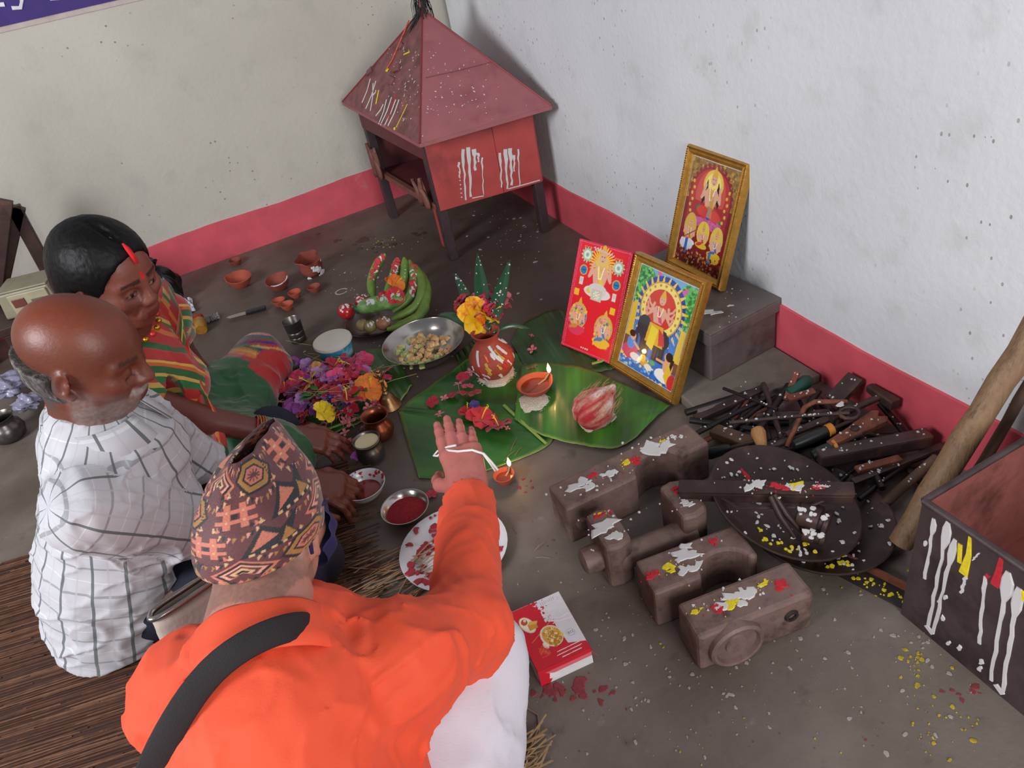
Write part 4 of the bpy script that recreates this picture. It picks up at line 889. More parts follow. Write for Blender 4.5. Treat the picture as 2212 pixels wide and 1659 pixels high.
def blade(A, B, w, bend=(0, 0, 0), mat=MGL, parent=None, name='leaf', face=None, k=10, spots_=0):
    A = np.asarray(A, float); B = np.asarray(B, float); bend = np.asarray(bend, float); view = CAM-A if face is None else np.asarray(face, float); P = []
    d = (B-A)/np.linalg.norm(B-A); sd = np.cross(d, view); sd /= np.linalg.norm(sd); up_ = np.cross(sd, d)
    for i in range(k):
        t_ = i/(k-1); c = A+(B-A)*t_+bend*math.sin(PI*t_); ww = w*(math.sin(PI*min(1, t_**.75))**.8*(1-.15*t_))+.0004
        P.append([c-sd*ww+up_*ww*.35, c, c+sd*ww+up_*ww*.35])
    o = MB().sheet(P).build(name, mat, parent, solid=.0007, smooth=180)
    if parent is not None: o.location = -parent.location
    if spots_:
        mb = MB(); gg_ = random.Random(int(w*1e5)+spots_)
        for i in range(spots_):
            t_ = gg_.uniform(.1, .95); s_ = gg_.uniform(-.8, .8); c = A+(B-A)*t_+bend*math.sin(PI*t_); ww = w*math.sin(PI*t_**.75)**.8
            mb.blob(c+sd*ww*s_*.9+up_*(ww*.35*abs(s_)+.0008), gg_.uniform(.0012, .0035), up_, rg=gg_, seg=6)
        q = mb.build('white_spots', FW, o, kind='stuff')
    return o
top = kp+V3(0, 0, .14)
for i, (x, y, z, w) in enumerate(((1031, 546, .27, .022), (1102, 560, .26, .020), (980, 585, .21, .017), (1072, 615, .22, .011), (945, 680, .14, .014), (1150, 712, .12, .007))):
    t = thing('mango_leaf', ['tall dark green leaf standing upright in the clay pot', 'right hand dark green leaf in the clay pot', 'white speckled leaf leaning left in the clay pot', 'short leaf behind the yellow flower in the clay pot', 'drooping leaf at the left of the clay pot', 'thin grass blade drooping right from the clay pot'][i], 'leaf', tuple(top), group='leaves in the clay pot')
    e = F(x, y, z); blade(top+(e-top)*.12*V3(1, 1, 0)-V3(0, 0, .01), e, w, (0, 0, .02 if i > 3 else .0), parent=t, spots_=(10, 24, 30, 8, 0, 0)[i])
# flowers
def petal_mesh(mb, a, L_, w, lift, curl, ruffle=0, base=.002, seed=0, k=8, tilt=None):
    d = V3(math.cos(a), math.sin(a), 0); s = V3(-math.sin(a), math.cos(a), 0); P = []
    for i in range(k):
        t_ = i/(k-1); r = base+L_*t_; z = lift*t_-curl*t_*t_*L_; ww = w*math.sin(PI*(.12+.76*t_))**.7
        row = []
        for j in range(5):
            q = (j-2)/2; row.append(d*r*(1-.08*abs(q)*t_)+s*ww*q+V3(0, 0, z+ruffle*math.sin(q*5+seed+t_*4)*t_+.25*ww*q*q))
        P.append(row)
    mb.sheet(P); return mb
FC = {'red': '#c4142a', 'pink': '#d03a6a', 'purple': '#a04aa8', 'lilac': '#b884c8', 'yellow': '#e6c81e', 'orange': '#e07820', 'salmon': '#d87a80', 'peach': '#d9a05a', 'violet': '#3c2478', 'crimson': '#a81230'}
FM = {k: M('petal_'+k, v, .55, var=.14, scale=60, sheen=.2) for k, v in FC.items()}
FMYO = M('petal_yellow_orange', '#eebc1c', .55, var=.08, scale=40, col2='#e0531c', amt=.42)
_fl = {}
def flower(kind, col, label, loc, s=1.0, rot=(0, 0, 0), group=None):
    """kinds: hibiscus (with parts), five (small, one mesh), ixora (four narrow petals)"""
    key = (kind, col); mat = FMYO if col == 'yo' else FM[col]
    if kind == 'hibiscus':
        t = thing('hibiscus', label, 'flower', tuple(loc), rotm(*rot), group)
        if key not in _fl:
            ms = []
            for i in range(5):
                mb = petal_mesh(MB(), i*2*PI/5, .038, .021, .016, .35, .0035, seed=i*1.7); o = mb.build('petal', mat, t, smooth=180, fix=False); ms.append(o.data)
            st = MB().tube([(0, 0, 0), (.003, 0, .02), (.008, 0, .034)], [.0016, .0014, .0018], 6); 
            for i in range(8): st.ell((.008+.003*math.cos(i), .003*math.sin(i), .026+.0015*i), (.0014, .0014, .0014), nu=6, nv=4)
            o = st.build('stamen', FM['yellow'] if col != 'yo' else FM['red'], t, smooth=180); ms.append(o.data)
            for c_ in t.children: c_.scale = (s, s, s)
            _fl[key] = ms
        else:
            for i, me in enumerate(_fl[key]):
                o = bpy.data.objects.new('petal' if i < 5 else 'stamen', me); COL.objects.link(o); o.parent = t; o.scale = (s, s, s)
        return t
    if key not in _fl:
        mb = MB(); n = 5 if kind == 'five' else 4
        for i in range(n): petal_mesh(mb, i*2*PI/n, .014 if kind == 'five' else .010, .0075 if kind == 'five' else .0035, .005, .3, .001, seed=i, k=5)
        mb.ell((0, 0, .001), (.0022, .0022, .0018), nu=6, nv=4)
        if kind == 'ixora': mb.tube([(0, 0, -.022), (0.002, 0, -.01), (0, 0, 0)], .0007, 4)
        me = bpy.data.meshes.new('flower_'+kind+'_'+col); me.from_pydata(mb.v, [], mb.f); me.materials.append(mat); me.polygons.foreach_set('use_smooth', [True]*len(me.polygons)); _fl[key] = me
    o = bpy.data.objects.new('small_flower', _fl[key]); COL.objects.link(o); o.location = loc; o.rotation_euler = rot; o.scale = (s, s, s); tag(o, label, 'flower', group); return o
flower('hibiscus', 'yo', 'big yellow and orange hibiscus on the front of the clay pot', F(1026, 684, .172), 1.5, (.95, .1, .3))
flower('hibiscus', 'yo', 'second yellow orange hibiscus right of the bigger one on the pot', F(1050, 682, .172), 1.1, (.7, .5, .9))
gg = random.Random(3)
for i in range(22):
    x, y = gg.gauss(1035, 28), gg.gauss(648, 11); c_ = gg.choice(['crimson', 'pink', 'salmon', 'crimson'])
    flower('five', c_, 'small %s flower tucked among the pot leaves' % c_, F(x, y, .17+gg.uniform(-.01, .02)), gg.uniform(1.3, 2.0), (gg.uniform(.2, 1), gg.uniform(-.5, .5), gg.uniform(0, 6)), 'small flowers in the clay pot')
flower('hibiscus', 'crimson', 'dark red hibiscus at the right of the clay pot mouth', F(1066, 672, .17), .8, (.6, .6, 0))

# ------------------------------------------------------------------ lit lamps, coconut
rice('rice heap under the large lit clay lamp', 1152, 872, .042, 2)
diya('large lit clay oil lamp on rice in front of the framed print', F(1158, 846, .012), .050, .030, lit=True, spout=.15, group='lit oil lamps')
diya('small lit clay oil lamp on the floor beside the raised hand', F(1092, 1042, .0), .026, .026, lit=True, spout=.5, group='lit oil lamps')
rice('rice heap under the coconut', 1284, 905, .052, 3)
cc = thing('coconut', 'husked coconut smeared red and white on rice on the leaf', 'coconut', tuple(F(1282, 884, .045)))
ax = F(1336, 820, .11)-F(1262, 905, .04); ax /= np.linalg.norm(ax)
gg = random.Random(8)
mb = MB().lathe([(0, -.052), (.022, -.05), (.042, -.036), (.052, -.012), (.050, .012), (.036, .04), (.018, .062), (.006, .080), (0, .084)], 40, (0, 0, 0), ax, wob=lambda a, i: 1+.04*math.sin(5*a+i)+.03*math.sin(11*a+2*i))
me = bpy.data.meshes.new('husk'); me.from_pydata(mb.v, [], mb.f); Cn = []
for p in mb.v:
    k = math.sin(p[0]*90+2*math.sin(p[1]*120))+math.sin(p[1]*140+1.5*math.sin(p[2]*90)+1)+math.sin(p[2]*110-2*math.sin(p[0]*150)); c_ = '#b98a70' if k > 1.3 else '#a3202c' if k > .0 else '#b8605a' if k > -1.1 else '#cfb8b0'; Cn.append(lin(c_))
set_col(me, np.array(Cn)); link(me, 'husk', M('coconut_husk', attr='Col', rough=.8, var=.2, scale=60, bump=.6, bscale=120), cc, smooth=180)
fb = MB()
for i in range(110):
    a = gg.uniform(0, 2*PI); z = gg.uniform(-.03, .06); Z, X, Y = basis(ax); r = np.interp(z, [-.052, -.036, -.012, .012, .04, .062, .084], [.01, .042, .052, .050, .036, .018, .001])
    o_ = X*math.cos(a)+Y*math.sin(a); p = Z*z+o_*r; fb.tube([p, p+Z*.012+o_*.002, p+Z*gg.uniform(.02, .035)-o_*gg.uniform(-.003, .006)], [.0006, .0006, .0003], 3)
fb.build('fibres', M('coir', '#b08a5e', .9, var=.3), cc, kind='stuff')

# ------------------------------------------------------------------ fruit plate
fp = F(812, 700, 0)
vessel('steel_plate', 'dark steel plate under the bananas and cucumber', 'plate', fp, [(.060, 0), (.085, .004), (.100, .016), (.102, .017)], .0012, STEELD)
MBAN = M('green_banana', '#6d8a3a', .45, var=.15, scale=14, col2='#587a32', amt=.4)
def banana(label, ctrl, r=.0165):
    pts = [F(*q) for q in ctrl]; n = 14; out = []
    for i in range(n):
        t_ = i/(n-1)*(len(pts)-1); k = min(int(t_), len(pts)-2); f = t_-k
        p0 = pts[max(k-1, 0)]; p1 = pts[k]; p2 = pts[k+1]; p3 = pts[min(k+2, len(pts)-1)]
        out.append(.5*((2*p1)+(-p0+p2)*f+(2*p0-5*p1+4*p2-p3)*f*f+(-p0+3*p1-3*p2+p3)*f**3))
    rs = [r*(.35+.65*min(1, 4*(i/(n-1)))) if i < 4 else r*(1 if i < n-4 else (.95, .78, .5, .24)[i-(n-4)]) for i in range(n)]
    t = thing('banana', label, 'banana', tuple(out[n//2]), group='bananas in the bunch'); bw(MB().tube(out, rs, 10), 'peel', MBAN, t, smooth=40)
    bw(MB().ell(out[-1], (r*.26, r*.26, r*.26), nu=8, nv=5), 'tip', M('banana_tip', '#3a3324', .8), t); return t, out, rs
BN = [('leftmost upright banana streaked red and white', [(808, 655, .03), (802, 610, .06), (815, 572, .10), (833, 548, .13)], 1), ('second upright banana from the left behind the orange flower', [(830, 650, .03), (845, 610, .06), (855, 580, .10), (858, 556, .13)], 1), ('third upright banana from the left behind the orange flower', [(845, 655, .03), (868, 620, .06), (875, 585, .10), (873, 556, .13)], 0), ('fourth banana from the left with red streak', [(848, 675, .03), (886, 640, .055), (895, 600, .09), (885, 562, .12)], 1), ('outer banana curving along the right side of the bunch', [(846, 690, .03), (898, 662, .045), (912, 615, .08), (898, 572, .11)], 0), ('rightmost outer banana of the bunch', [(852, 703, .025), (905, 682, .035), (922, 630, .06), (910, 585, .09)], 0), ('lowest banana of the bunch above the steel bowl', [(836, 712, .03), (885, 700, .03), (915, 670, .04), (921, 640, .06)], 0)]
gg = random.Random(12)
for lab, ctrl, mk in BN:
    t, out, rs = banana(lab, ctrl)
    mb, rb = MB(), MB()
    for k in range(5, 13):
        v_ = CAM-out[k]; v_ /= np.linalg.norm(v_)
        if mk:
            mb.blob(out[k]+v_*rs[k]*1.0, rs[k]*gg.uniform(.3, .6), v_, 1.5, gg.uniform(0, 3), rg=gg)
            rb.blob(out[k]+v_*rs[k]*1.02+V3(gg.gauss(0, .004), 0, .002), rs[k]*gg.uniform(.3, .6), v_, 1.6, gg.uniform(0, 3), rg=gg)
        else: mb.blob(out[k]+v_*rs[k]*1.0, .0018, v_, 1.5, rg=gg, seg=6)
    bw(mb, 'white_paste', WHITEP, t, kind='stuff')
    if rb.v: bw(rb, 'red_paste', _mc['red_paste'], t, kind='stuff')
cu = thing('cucumber', 'green cucumber with white paste lying on the fruit plate', 'cucumber', tuple(F(822, 664, .07)))
A_, B_ = F(770, 668, .075), F(876, 646, .082); pts = [A_+(B_-A_)*t_+V3(0, 0, .004*math.sin(PI*t_)) for t_ in np.linspace(0, 1, 11)]
bw(MB().tube(pts, [.009, .020, .0245, .026, .0265, .0265, .0265, .026, .024, .019, .007], 18), 'skin', M('cucumber_skin', '#5f8a4a', .4, var=.2, scale=30, col2='#86a86a', amt=.4), cu, smooth=60)
bw(MB().ell(A_, (.010, .016, .016), nu=10, nv=6), 'dark_end', M('cucumber_end', '#1d4a2c', .4), cu, smooth=180)
mb = MB(); rb = MB()
for i in range(34):
    t_ = gg.uniform(.25, .85); p = A_+(B_-A_)*t_; v_ = V3(gg.gauss(-.1, .35), gg.gauss(-.5, .3), 1); v_ /= np.linalg.norm(v_); (mb if i % 3 else rb).blob(p+v_*.0270+V3(0, 0, .003), gg.uniform(.002, .007), v_, gg.uniform(1, 2), gg.uniform(0, 3), rg=gg)
bw(mb, 'white_paste', WHITEP, cu, kind='stuff'); bw(rb, 'red_paste', _mc['red_paste'], cu, kind='stuff')
def roundfruit(name, label, cat, loc, r, mat, squash=.92, stem=True, paste=True):
    t = thing(name, label, cat, tuple(loc)); MB().ell((0, 0, 0), (r, r, r*squash), nu=20, nv=12, fn=lambda q: 1-.10*max(0, q.z)**8).build('skin', mat, t, smooth=180)
    if stem: MB().tube([(0, 0, r*squash*.86), (.001, 0, r*squash+.004)], .0015, 5).build('stem', M('fruit_stem', '#4a4a2a', .8), t)
    if paste:
        mb = MB(); g_ = random.Random(int(r*1e5)+len(label))
        for i in range(7):
            v_ = V3(g_.gauss(.1, .5), g_.gauss(-.7, .3), .7+g_.uniform(0, .6)); v_ /= np.linalg.norm(v_); mb.blob(v_*r*.985, r*g_.uniform(.07, .2), v_, g_.uniform(1, 2.2), g_.uniform(0, 3), rg=g_)
        mb.build('white_paste', WHITEP, t, kind='stuff')
    return t
MTOM = M('tomato_red', '#b01f24', .22, var=.08, coat=.4); MGUA = M('guava_skin', '#8a7a4e', .5, var=.15, scale=25, col2='#6c6a3a', amt=.3)
roundfruit('tomato', 'front left red tomato on the fruit plate', 'tomato', F(748, 672, .034), .030, MTOM)
roundfruit('tomato', 'red tomato half hidden behind the cucumber', 'tomato', F(783, 652, .036), .027, MTOM)
roundfruit('guava', 'left brownish guava at the front of the plate', 'guava', F(783, 702, .028), .022, MGUA, paste=False)
roundfruit('guava', 'middle brownish guava at the front of the plate', 'guava', F(800, 705, .028), .022, MGUA)
roundfruit('guava', 'right guava with red and white paste under the cucumber', 'guava', F(828, 698, .032), .026, M('guava_red', '#9a6a50', .5, var=.2, scale=30, col2='#7a6a40', amt=.4))
flower('hibiscus', 'orange', 'orange hibiscus lying on the banana bunch', F(855, 612, .115), .85, (.9, .1, .6)); flower('hibiscus', 'orange', 'second orange hibiscus on the left of the banana bunch', F(842, 610, .11), .6, (.8, -.5, 1.6))
flower('hibiscus', 'red', 'bright red hibiscus lying between bananas and cucumber', F(853, 640, .10), .85, (.7, .1, .2)); flower('hibiscus', 'red', 'second red hibiscus beside the bananas', F(832, 642, .098), .6, (.5, -.4, 1.2))

# ------------------------------------------------------------------ steel bowl of diced fruit
bc = F(914, 735, .055); bc[2] = 0
vessel('steel_bowl', 'wide stainless steel bowl of diced fruit', 'bowl', bc, [(.070, 0), (.085, .004), (.108, .028), (.119, .050), (.127, .054), (.128, .056)], .0015, STEEL)
MB1 = M('diced_apple', '#c79a6a', .5, var=.18, scale=30, col2='#dcc08e', amt=.4); MB2 = M('diced_cucumber', '#a9b070', .45, var=.2, scale=30, col2='#8aa65a', amt=.3)
gg = random.Random(17)
for i in range(72):
    a = gg.uniform(0, 2*PI); r = .088*math.sqrt(gg.random()); lev = .012+.034*(1-(r/.1)**2)*gg.uniform(.35, 1)
    p = bc+V3(r*math.cos(a)-.008, r*math.sin(a)-.012, lev+.006+max(0, r-.07)*.5); s_ = gg.uniform(.0075, .0115); green = gg.random() < (.55 if p[0] < bc[0]-.02 else .2)
    mb = MB(); R_ = rotm(gg.uniform(0, 3), gg.uniform(0, 3), gg.uniform(0, 3))
    q = [(-1, -1, -.7), (1, -.9, -.8), (.9, 1, -.7), (-1, .8, -.8), (-.8, -.9, .7), (.8, -.7, .9), (.7, .8, .6), (-.9, .7, .8)]
    mb.add([R_ @ Vector((x*s_*gg.uniform(.75, 1.1), y*s_*gg.uniform(.75, 1.1), z*s_)) for x, y, z in q], [(3, 2, 1, 0), (4, 5, 6, 7), (0, 1, 5, 4), (1, 2, 6, 5), (2, 3, 7, 6), (3, 0, 4, 7)])
    o = mb.build('fruit_piece', MB2 if green else MB1, loc=tuple(p), bevel=.0022); tag(o, 'pale green diced fruit piece in the wide steel bowl' if green else 'light brown diced fruit piece in the wide steel bowl', 'fruit piece', 'green diced fruit' if green else 'brown diced fruit')

# ------------------------------------------------------------------ tub, tumbler, bell, pots
tp = F(730, 768, 0)
t = thing('plastic_tub', 'round plastic tub with white lid and blue label', 'tub', tuple(tp))
MB().lathe([(0, 0), (.048, 0), (.050, .002), (.056, .050)], 40).build('body', M('tub_white', '#d9d9d8', .35, var=.03), t, smooth=45)
MB().lathe([(0, .064), (.056, .0645), (.0615, .062), (.063, .054), (.0605, .0535), (.060, .050)], 44).build('lid', M('tub_lid', '#cfc9c0', .4, var=.03), t, smooth=30)
MB().lathe([(.0508, .004), (.0565, .047)], 44).build('label_band', M('tub_label', '#2a95b5', .35, var=.25, scale=14, col2='#d9dee0', amt=.25), t, smooth=180)
t = vessel('steel_tumbler', 'dark steel tumbler with ridges standing left of the white tub', 'tumbler', F(646, 735, 0), [(.024, 0), (.026, .002), (.0265, .018), (.025, .020), (.027, .022), (.0275, .038), (.026, .040), (.028, .042), (.030, .078), (.0315, .080)], .0012, STEELD)
MBRASS = M('old_brass', '#8a6a48', .35, .85, var=.2, scale=40, bump=.2)
t = thing('hand_bell', 'brass hand bell with figured handle beside the flowers', 'bell', tuple(F(842, 876, 0)))
MB().lathe([(.034, 0), (.036, .002), (.030, .010), (.023, .022), (.019, .034), (.011, .042), (0, .044)], 30).build('bell_cup', MBRASS, t, smooth=40)
MB().lathe([(.007, .042), (.0095, .047), (.006, .052), (.0085, .058), (.005, .066), (.0055, .085), (.0085, .090), (.0055, .094)], 16).build('handle', MBRASS, t, smooth=40)
mb = MB().ell((0, 0, .106), (.009, .007, .012)).ell((0, 0, .121), (.0075, .0065, .007)).prism([(-.004, 0), (.004, 0), (0, .012)], -.003, .003, Matrix.Translation((0, 0, .126)) @ Matrix.Rotation(PI/2, 4, 'X'))
for s_ in (-1, 1): mb.ell((s_*.010, 0, .108), (.0045, .003, .011), rotm(0, s_*.5, 0), 8, 6)
mb.build('figure_top', MBRASS, t, smooth=60)
MCOP = M('copper', '#8a4c38', .3, .85, var=.15, scale=25)
vessel('copper_pot', 'small copper water pot with flared mouth', 'pot', F(826, 944, 0), [(.020, 0), (.034, .008), (.040, .026), (.036, .045), (.027, .058), (.026, .064), (.034, .076), (.038, .079)], .0014, MCOP)
t = vessel('steel_pot', 'small dark steel pot full of milk', 'pot', F(806, 990, 0), [(.022, 0), (.034, .006), (.038, .022), (.034, .040), (.029, .047), (.029, .052), (.034, .064), (.036, .066)], .0014, STEELD)
disc(MB(), .0335, .060).build('milk', M('milk', '#d3c49a', .3, var=.03), t, smooth=180)
def bowl(name, label, px, py, z, r, h, mat, fill, fillz, group=None, fr=.86):
    c_ = F(px, py, z); c_[2] = 0
    t = vessel(name, label, 'bowl', c_, [(r*.5, 0), (r*.62, h*.12), (r*.88, h*.6), (r*.97, h*.95), (r*1.03, h), (r*1.03, h*1.02)], .0016, mat)
    disc(MB(), r*fr, h*fillz, h=.004).build('filling', fill, t, smooth=180); return t
ENAM = M('white_enamel', '#cfcdd2', .25, var=.05, coat=.4)
MREDL = M('red_liquid', '#7a2420', .15, var=.15, scale=30)
t = bowl('enamel_bowl', 'white enamel bowl of red liquid at the seated man\'s hand', 783, 1046, .038, .055, .038, ENAM, MREDL, .42, fr=.72)
mb = MB(); gg = random.Random(5)
for i in range(16):
    a = gg.uniform(-.6, 2.6); q = gg.uniform(.80, .98); mb.blob((.055*q*math.cos(a), .055*q*math.sin(a), .038*((q-.62)/.38)**.9+.0018), gg.uniform(.002, .006), (-math.cos(a), -math.sin(a), 1.2), rg=gg)
mb.build('red_stains', M('red_stain', '#a3232c', .5), t, kind='stuff')
bowl('steel_bowl', 'small steel bowl heaped with dark red powder', 874, 1094, .032, .056, .032, STEEL, M('vermilion_powder', '#8a1420', .95, var=.25, scale=70, bump=1.0, bscale=120), .55, fr=.84)
# large enamel plate with petals
pc = F(980, 1184, .012); pc[2] = 0
t = vessel('enamel_plate', 'large white enamel plate strewn with red petals and yellow powder', 'plate', pc, [(.070, 0), (.082, .002), (.100, .014), (.120, .018), (.122, .0175)], .0018, ENAM)
mb, yb = MB(), MB(); gg = random.Random(15)
for i in range(85):
    a = gg.uniform(0, 2*PI); q = math.sqrt(gg.uniform(.15, 1))*.114; z = np.interp(q, [0, .08, .1, .12], [.002, .003, .0155, .0195])
    mb.blob((q*math.cos(a), q*math.sin(a), z+.001), gg.uniform(.0025, .0105), asp=gg.uniform(1, 1.8), ang=gg.uniform(0, 3), rg=gg, h=.002, wob=.45)
for i in range(26): yb.blob((.078+gg.gauss(0, .010), .012+gg.gauss(0, .022), .004+gg.uniform(0, .003)), gg.uniform(.003, .009), rg=gg)
mb.build('red_petals', M('plate_red', '#9c2634', .5, var=.2), t, kind='stuff'); yb.build('turmeric_powder', M('turmeric', '#c08a1e', .9, var=.2), t, kind='stuff')
flower('five', 'red', 'small red flower lying in the enamel plate', pc+V3(-.02, -.025, .006), 1.2, (.2, 0, 0))

# ------------------------------------------------------------------ clay bowls near the wall
diya('small clay lamp against the pink skirting', F(512, 572, 0), .027, .024, CLAYD, oil=False, spout=2, group='clay lamps on the floor')
diya('largest clay bowl lamp near the skirting with dark oil stain', F(522, 617, .002), .050, .042, CLAY, oil=False, spout=2.6, tilt=(.12, .05, 0), group='clay lamps on the floor')
t = diya('clay bowl lamp with white paint inside its rim', F(606, 622, .002), .046, .042, CLAYD, oil=False, spout=.6, tilt=(.15, -.05, 0), group='clay lamps on the floor')
MB().streak([(.040*math.cos(a), .040*math.sin(a), .041) for a in np.linspace(-2.4, -.1, 10)], [.004, .010, .014, .016, .012, .006, .005, .007, .006, .003], (.1, .4, 1)).build('white_paint', WHITEP, t)
t = thing('clay_pot', 'broken clay pot with white paint standing behind the clay lamps', 'pot', tuple(F(676, 590, .0)), rotm(.22, -.1, .3))
def pw_(a, i): return 1+.05*math.sin(3*a+i)+(.12*math.sin(5*a) if i in (5, 6) else 0)
MB().lathe([(0, 0), (.025, 0), (.042, .018), (.045, .04), (.040, .055), (.046, .075), (.044, .077), (.036, .055), (.040, .04), (.036, .02), (0, .008)], 28, wob=pw_).build('body', CLAYD, t, smooth=50)
mb = MB()
for a, z, r in ((4.6, .045, .012), (4.9, .035, .009), (4.4, .058, .006), (5.6, .06, .006), (5.2, .012, .010), (4.9, .006, .008), (3.9, .012, .007)): mb.blob((.0455*math.cos(a), .0455*math.sin(a), z), r, (math.cos(a), math.sin(a), .2), 1.4)
mb.build('white_paint', WHITEP, t, kind='stuff')
for lab, x, y in (('left small clay lamp of the touching three', 606, 660), ('rear small clay lamp of the touching three', 640, 642), ('front small clay lamp of the touching three', 624, 668), ('small clay lamp alone below the broken clay pot', 682, 630)): diya(lab, F(x, y, 0), .025, .024, CLAY if x < 650 else CLAYD, oil=False, spout=x, group='clay lamps on the floor')

# ------------------------------------------------------------------ flower heap
gg = random.Random(23)
def heapz(x, y): return .012+.055*max(0, 1-((x-715)/125)**2-((y-850)/75)**2)
for kind, col, n, (mx, my, sx, sy), s0, txt in (('five', 'purple', 46, (645, 855, 32, 32), 1.1, 'purple'), ('five', 'lilac', 30, (705, 815, 40, 25), 1.0, 'lilac'), ('ixora', 'salmon', 40, (725, 875, 50, 30), 1.3, 'salmon pink'), ('five', 'pink', 20, (735, 800, 45, 22), 1.5, 'bright pink'), ('five', 'crimson', 16, (720, 850, 50, 30), 1.2, 'crimson'), ('five', 'violet', 5, (735, 868, 20, 10), 1.3, 'deep violet'), ('ixora', 'red', 16, (700, 850, 55, 35), 1.3, 'red')):
    for i in range(n):
        x, y = gg.gauss(mx, sx), gg.gauss(my, sy); x = min(max(x, 582), 830); y = min(max(y, 770), 925); z = heapz(x, y)*gg.uniform(.6, 1.05)+.004
        p = F(x, y, z)
        flower(kind, col, 'small %s flower in the flower heap' % txt, p, s0*gg.uniform(1.0, 1.5), (gg.uniform(-.8, .8), gg.uniform(-.8, .8), gg.uniform(0, 6)), txt+' flowers in the heap')
for col, x, y, s_, lab in (('pink', 762, 790, 1.0, 'large bright pink flower at the top of the heap'), ('red', 750, 868, .95, 'large red flower at the right of the heap'), ('crimson', 722, 790, .7, 'crimson flower behind the pink one in the heap'), ('pink', 640, 822, .75, 'pink flower at the left top of the heap'), ('peach', 672, 828, .9, 'wilted peach flower in the middle of the heap'), ('yellow', 700, 890, .75, 'bright yellow flower low in the heap'), ('orange', 800, 838, 1.0, 'large orange flower by the bell'), ('orange', 812, 815, .6, 'smaller orange flower behind the bell'), ('peach', 682, 795, .5, 'pale faded flower at the back of the heap'), ('red', 765, 850, .7, 'second red flower at the right of the heap'), ('crimson', 615, 838, .5, 'crimson flower at the left end of the heap')):
    flower('hibiscus', col, lab, F(x, y, heapz(x, y)+.016), s_*1.2, (gg.uniform(.2, .9), gg.uniform(-.5, .5), gg.uniform(0, 6)))
mb = MB()
for i in range(13):
    x, y = gg.gauss(720, 50), gg.gauss(820, 38); z = heapz(x, y)+.02; a = gg.uniform(-.9, .5); Lp = gg.uniform(25, 75)
    mb.tube([F(x-Lp*math.cos(a), y-Lp*math.sin(a), z-.008), F(x, y, z+.012), F(x+Lp*math.cos(a), y+Lp*math.sin(a)*.6, z-.006)], .0009, 4)
tag(mb.build('grass_blades', M('durva_grass', '#9a9256', .7, var=.2)), 'dry sacred grass blades strewn over the flower heap', 'grass', kind='stuff')
for i in range(10):
    x, y = gg.gauss(715, 40), gg.gauss(845, 30); t = thing('green_leaf', 'small green leaf among the heaped flowers', 'leaf', tuple(F(x, y, heapz(x, y))), group='leaves in the flower heap'); A_ = F(x, y, heapz(x, y)+.008); an = gg.uniform(0, 6); blade(A_, A_+V3(.035*math.cos(an), .035*math.sin(an), .01), .009, parent=t, mat=M('heap_leaf', '#3a6a2a', .5), face=(0, 0, 1))
# flowers on the big leaf
for x, y, c_, k, s_ in ((1000, 815, 'crimson', 'five', 1.3), (1010, 835, 'pink', 'five', 1.3), (1025, 850, 'crimson', 'five', 1.5), (990, 830, 'salmon', 'ixora', 1.4), (1000, 850, 'crimson', 'five', 1.2), (975, 855, 'crimson', 'five', 1.1), (1025, 875, 'violet', 'five', 1.0), (935, 868, 'crimson', 'five', 1.3), (960, 860, 'salmon', 'ixora', 1.2), (950, 895, 'salmon', 'ixora', 1.3), (1150, 795, 'pink', 'ixora', 1.6), (1150, 755, 'salmon', 'ixora', 1.4), (1300, 775, 'salmon', 'five', 1.0), (1015, 805, 'salmon', 'ixora', 1.4), (1095, 925, 'salmon', 'ixora', .8), (1148, 725, 'pink', 'ixora', .7), (757, 955, 'salmon', 'ixora', 1.5), (745, 935, 'salmon', 'ixora', 1.3), (770, 985, 'purple', 'five', 1.1), (742, 965, 'crimson', 'five', 1.2)):
    flower(k, c_, 'loose %s flower lying on the banana leaf' % c_ if x > 860 else 'loose %s flower by the steel pot of milk' % c_, F(x, y, .012+(.012 if 980 < x < 1030 else 0)), s_, (gg.uniform(-.4, .4), gg.uniform(-.4, .4), gg.uniform(0, 6)), ('loose %s flowers on the leaf' if x > 860 else 'loose %s flowers by the milk pot') % c_)
flower('hibiscus', 'red', 'red hibiscus under the priest\'s raised fingers', F(1040, 905, .02), 1.15, (.3, .3, .4)); flower('hibiscus', 'crimson', 'dark red hibiscus right of the raised hand', F(1078, 922, .018), .95, (.2, .4, 2)); flower('hibiscus', 'red', 'red hibiscus left of the raised hand', F(1010, 890, .016), .7, (.1, .2, 1))
flower('five', 'crimson', 'fallen red flower beside the small steel bowl', F(932, 1068, .004), 1.0, (0, .2, 0))

# ------------------------------------------------------------------ sweets box
zc = .046
c0, c1, c2, c3 = F(1098, 1326, zc), F(1206, 1277, zc), F(1276, 1399, zc), F(1163, 1450, zc)
ex = ((c1-c0)+(c2-c3))/2; ey = ((c3-c0)+(c2-c1))/2; W_, H_ = np.linalg.norm(ex), np.linalg.norm(ey); ctr = (c0+c1+c2+c3)/4
xx = ex/W_; yy = -ey/H_; yy = yy-xx*(xx@yy); yy /= np.linalg.norm(yy)
t = thing('sweets_box', 'red and white cardboard sweets box on the floor by the knee', 'box', (ctr[0], ctr[1], 0), Matrix(((xx[0], yy[0], 0), (xx[1], yy[1], 0), (0, 0, 1))))
MB().box((0, 0, zc/2), (W_-.001, H_-.001, zc-.0012)).build('carton', M('carton_red', '#c01c34', .4, var=.08, col2='#d9d4d4', amt=.28), t, bevel=.001)
p = Paint(170, 220, W_, H_, '#d3d0d4')
p.p([(0, 1), (.40, 1), (.52, .86), (.56, .72), (.60, .60), (.66, .46), (.70, .2), (1, .12), (1, 0), (0, 0)], '#c4192c')
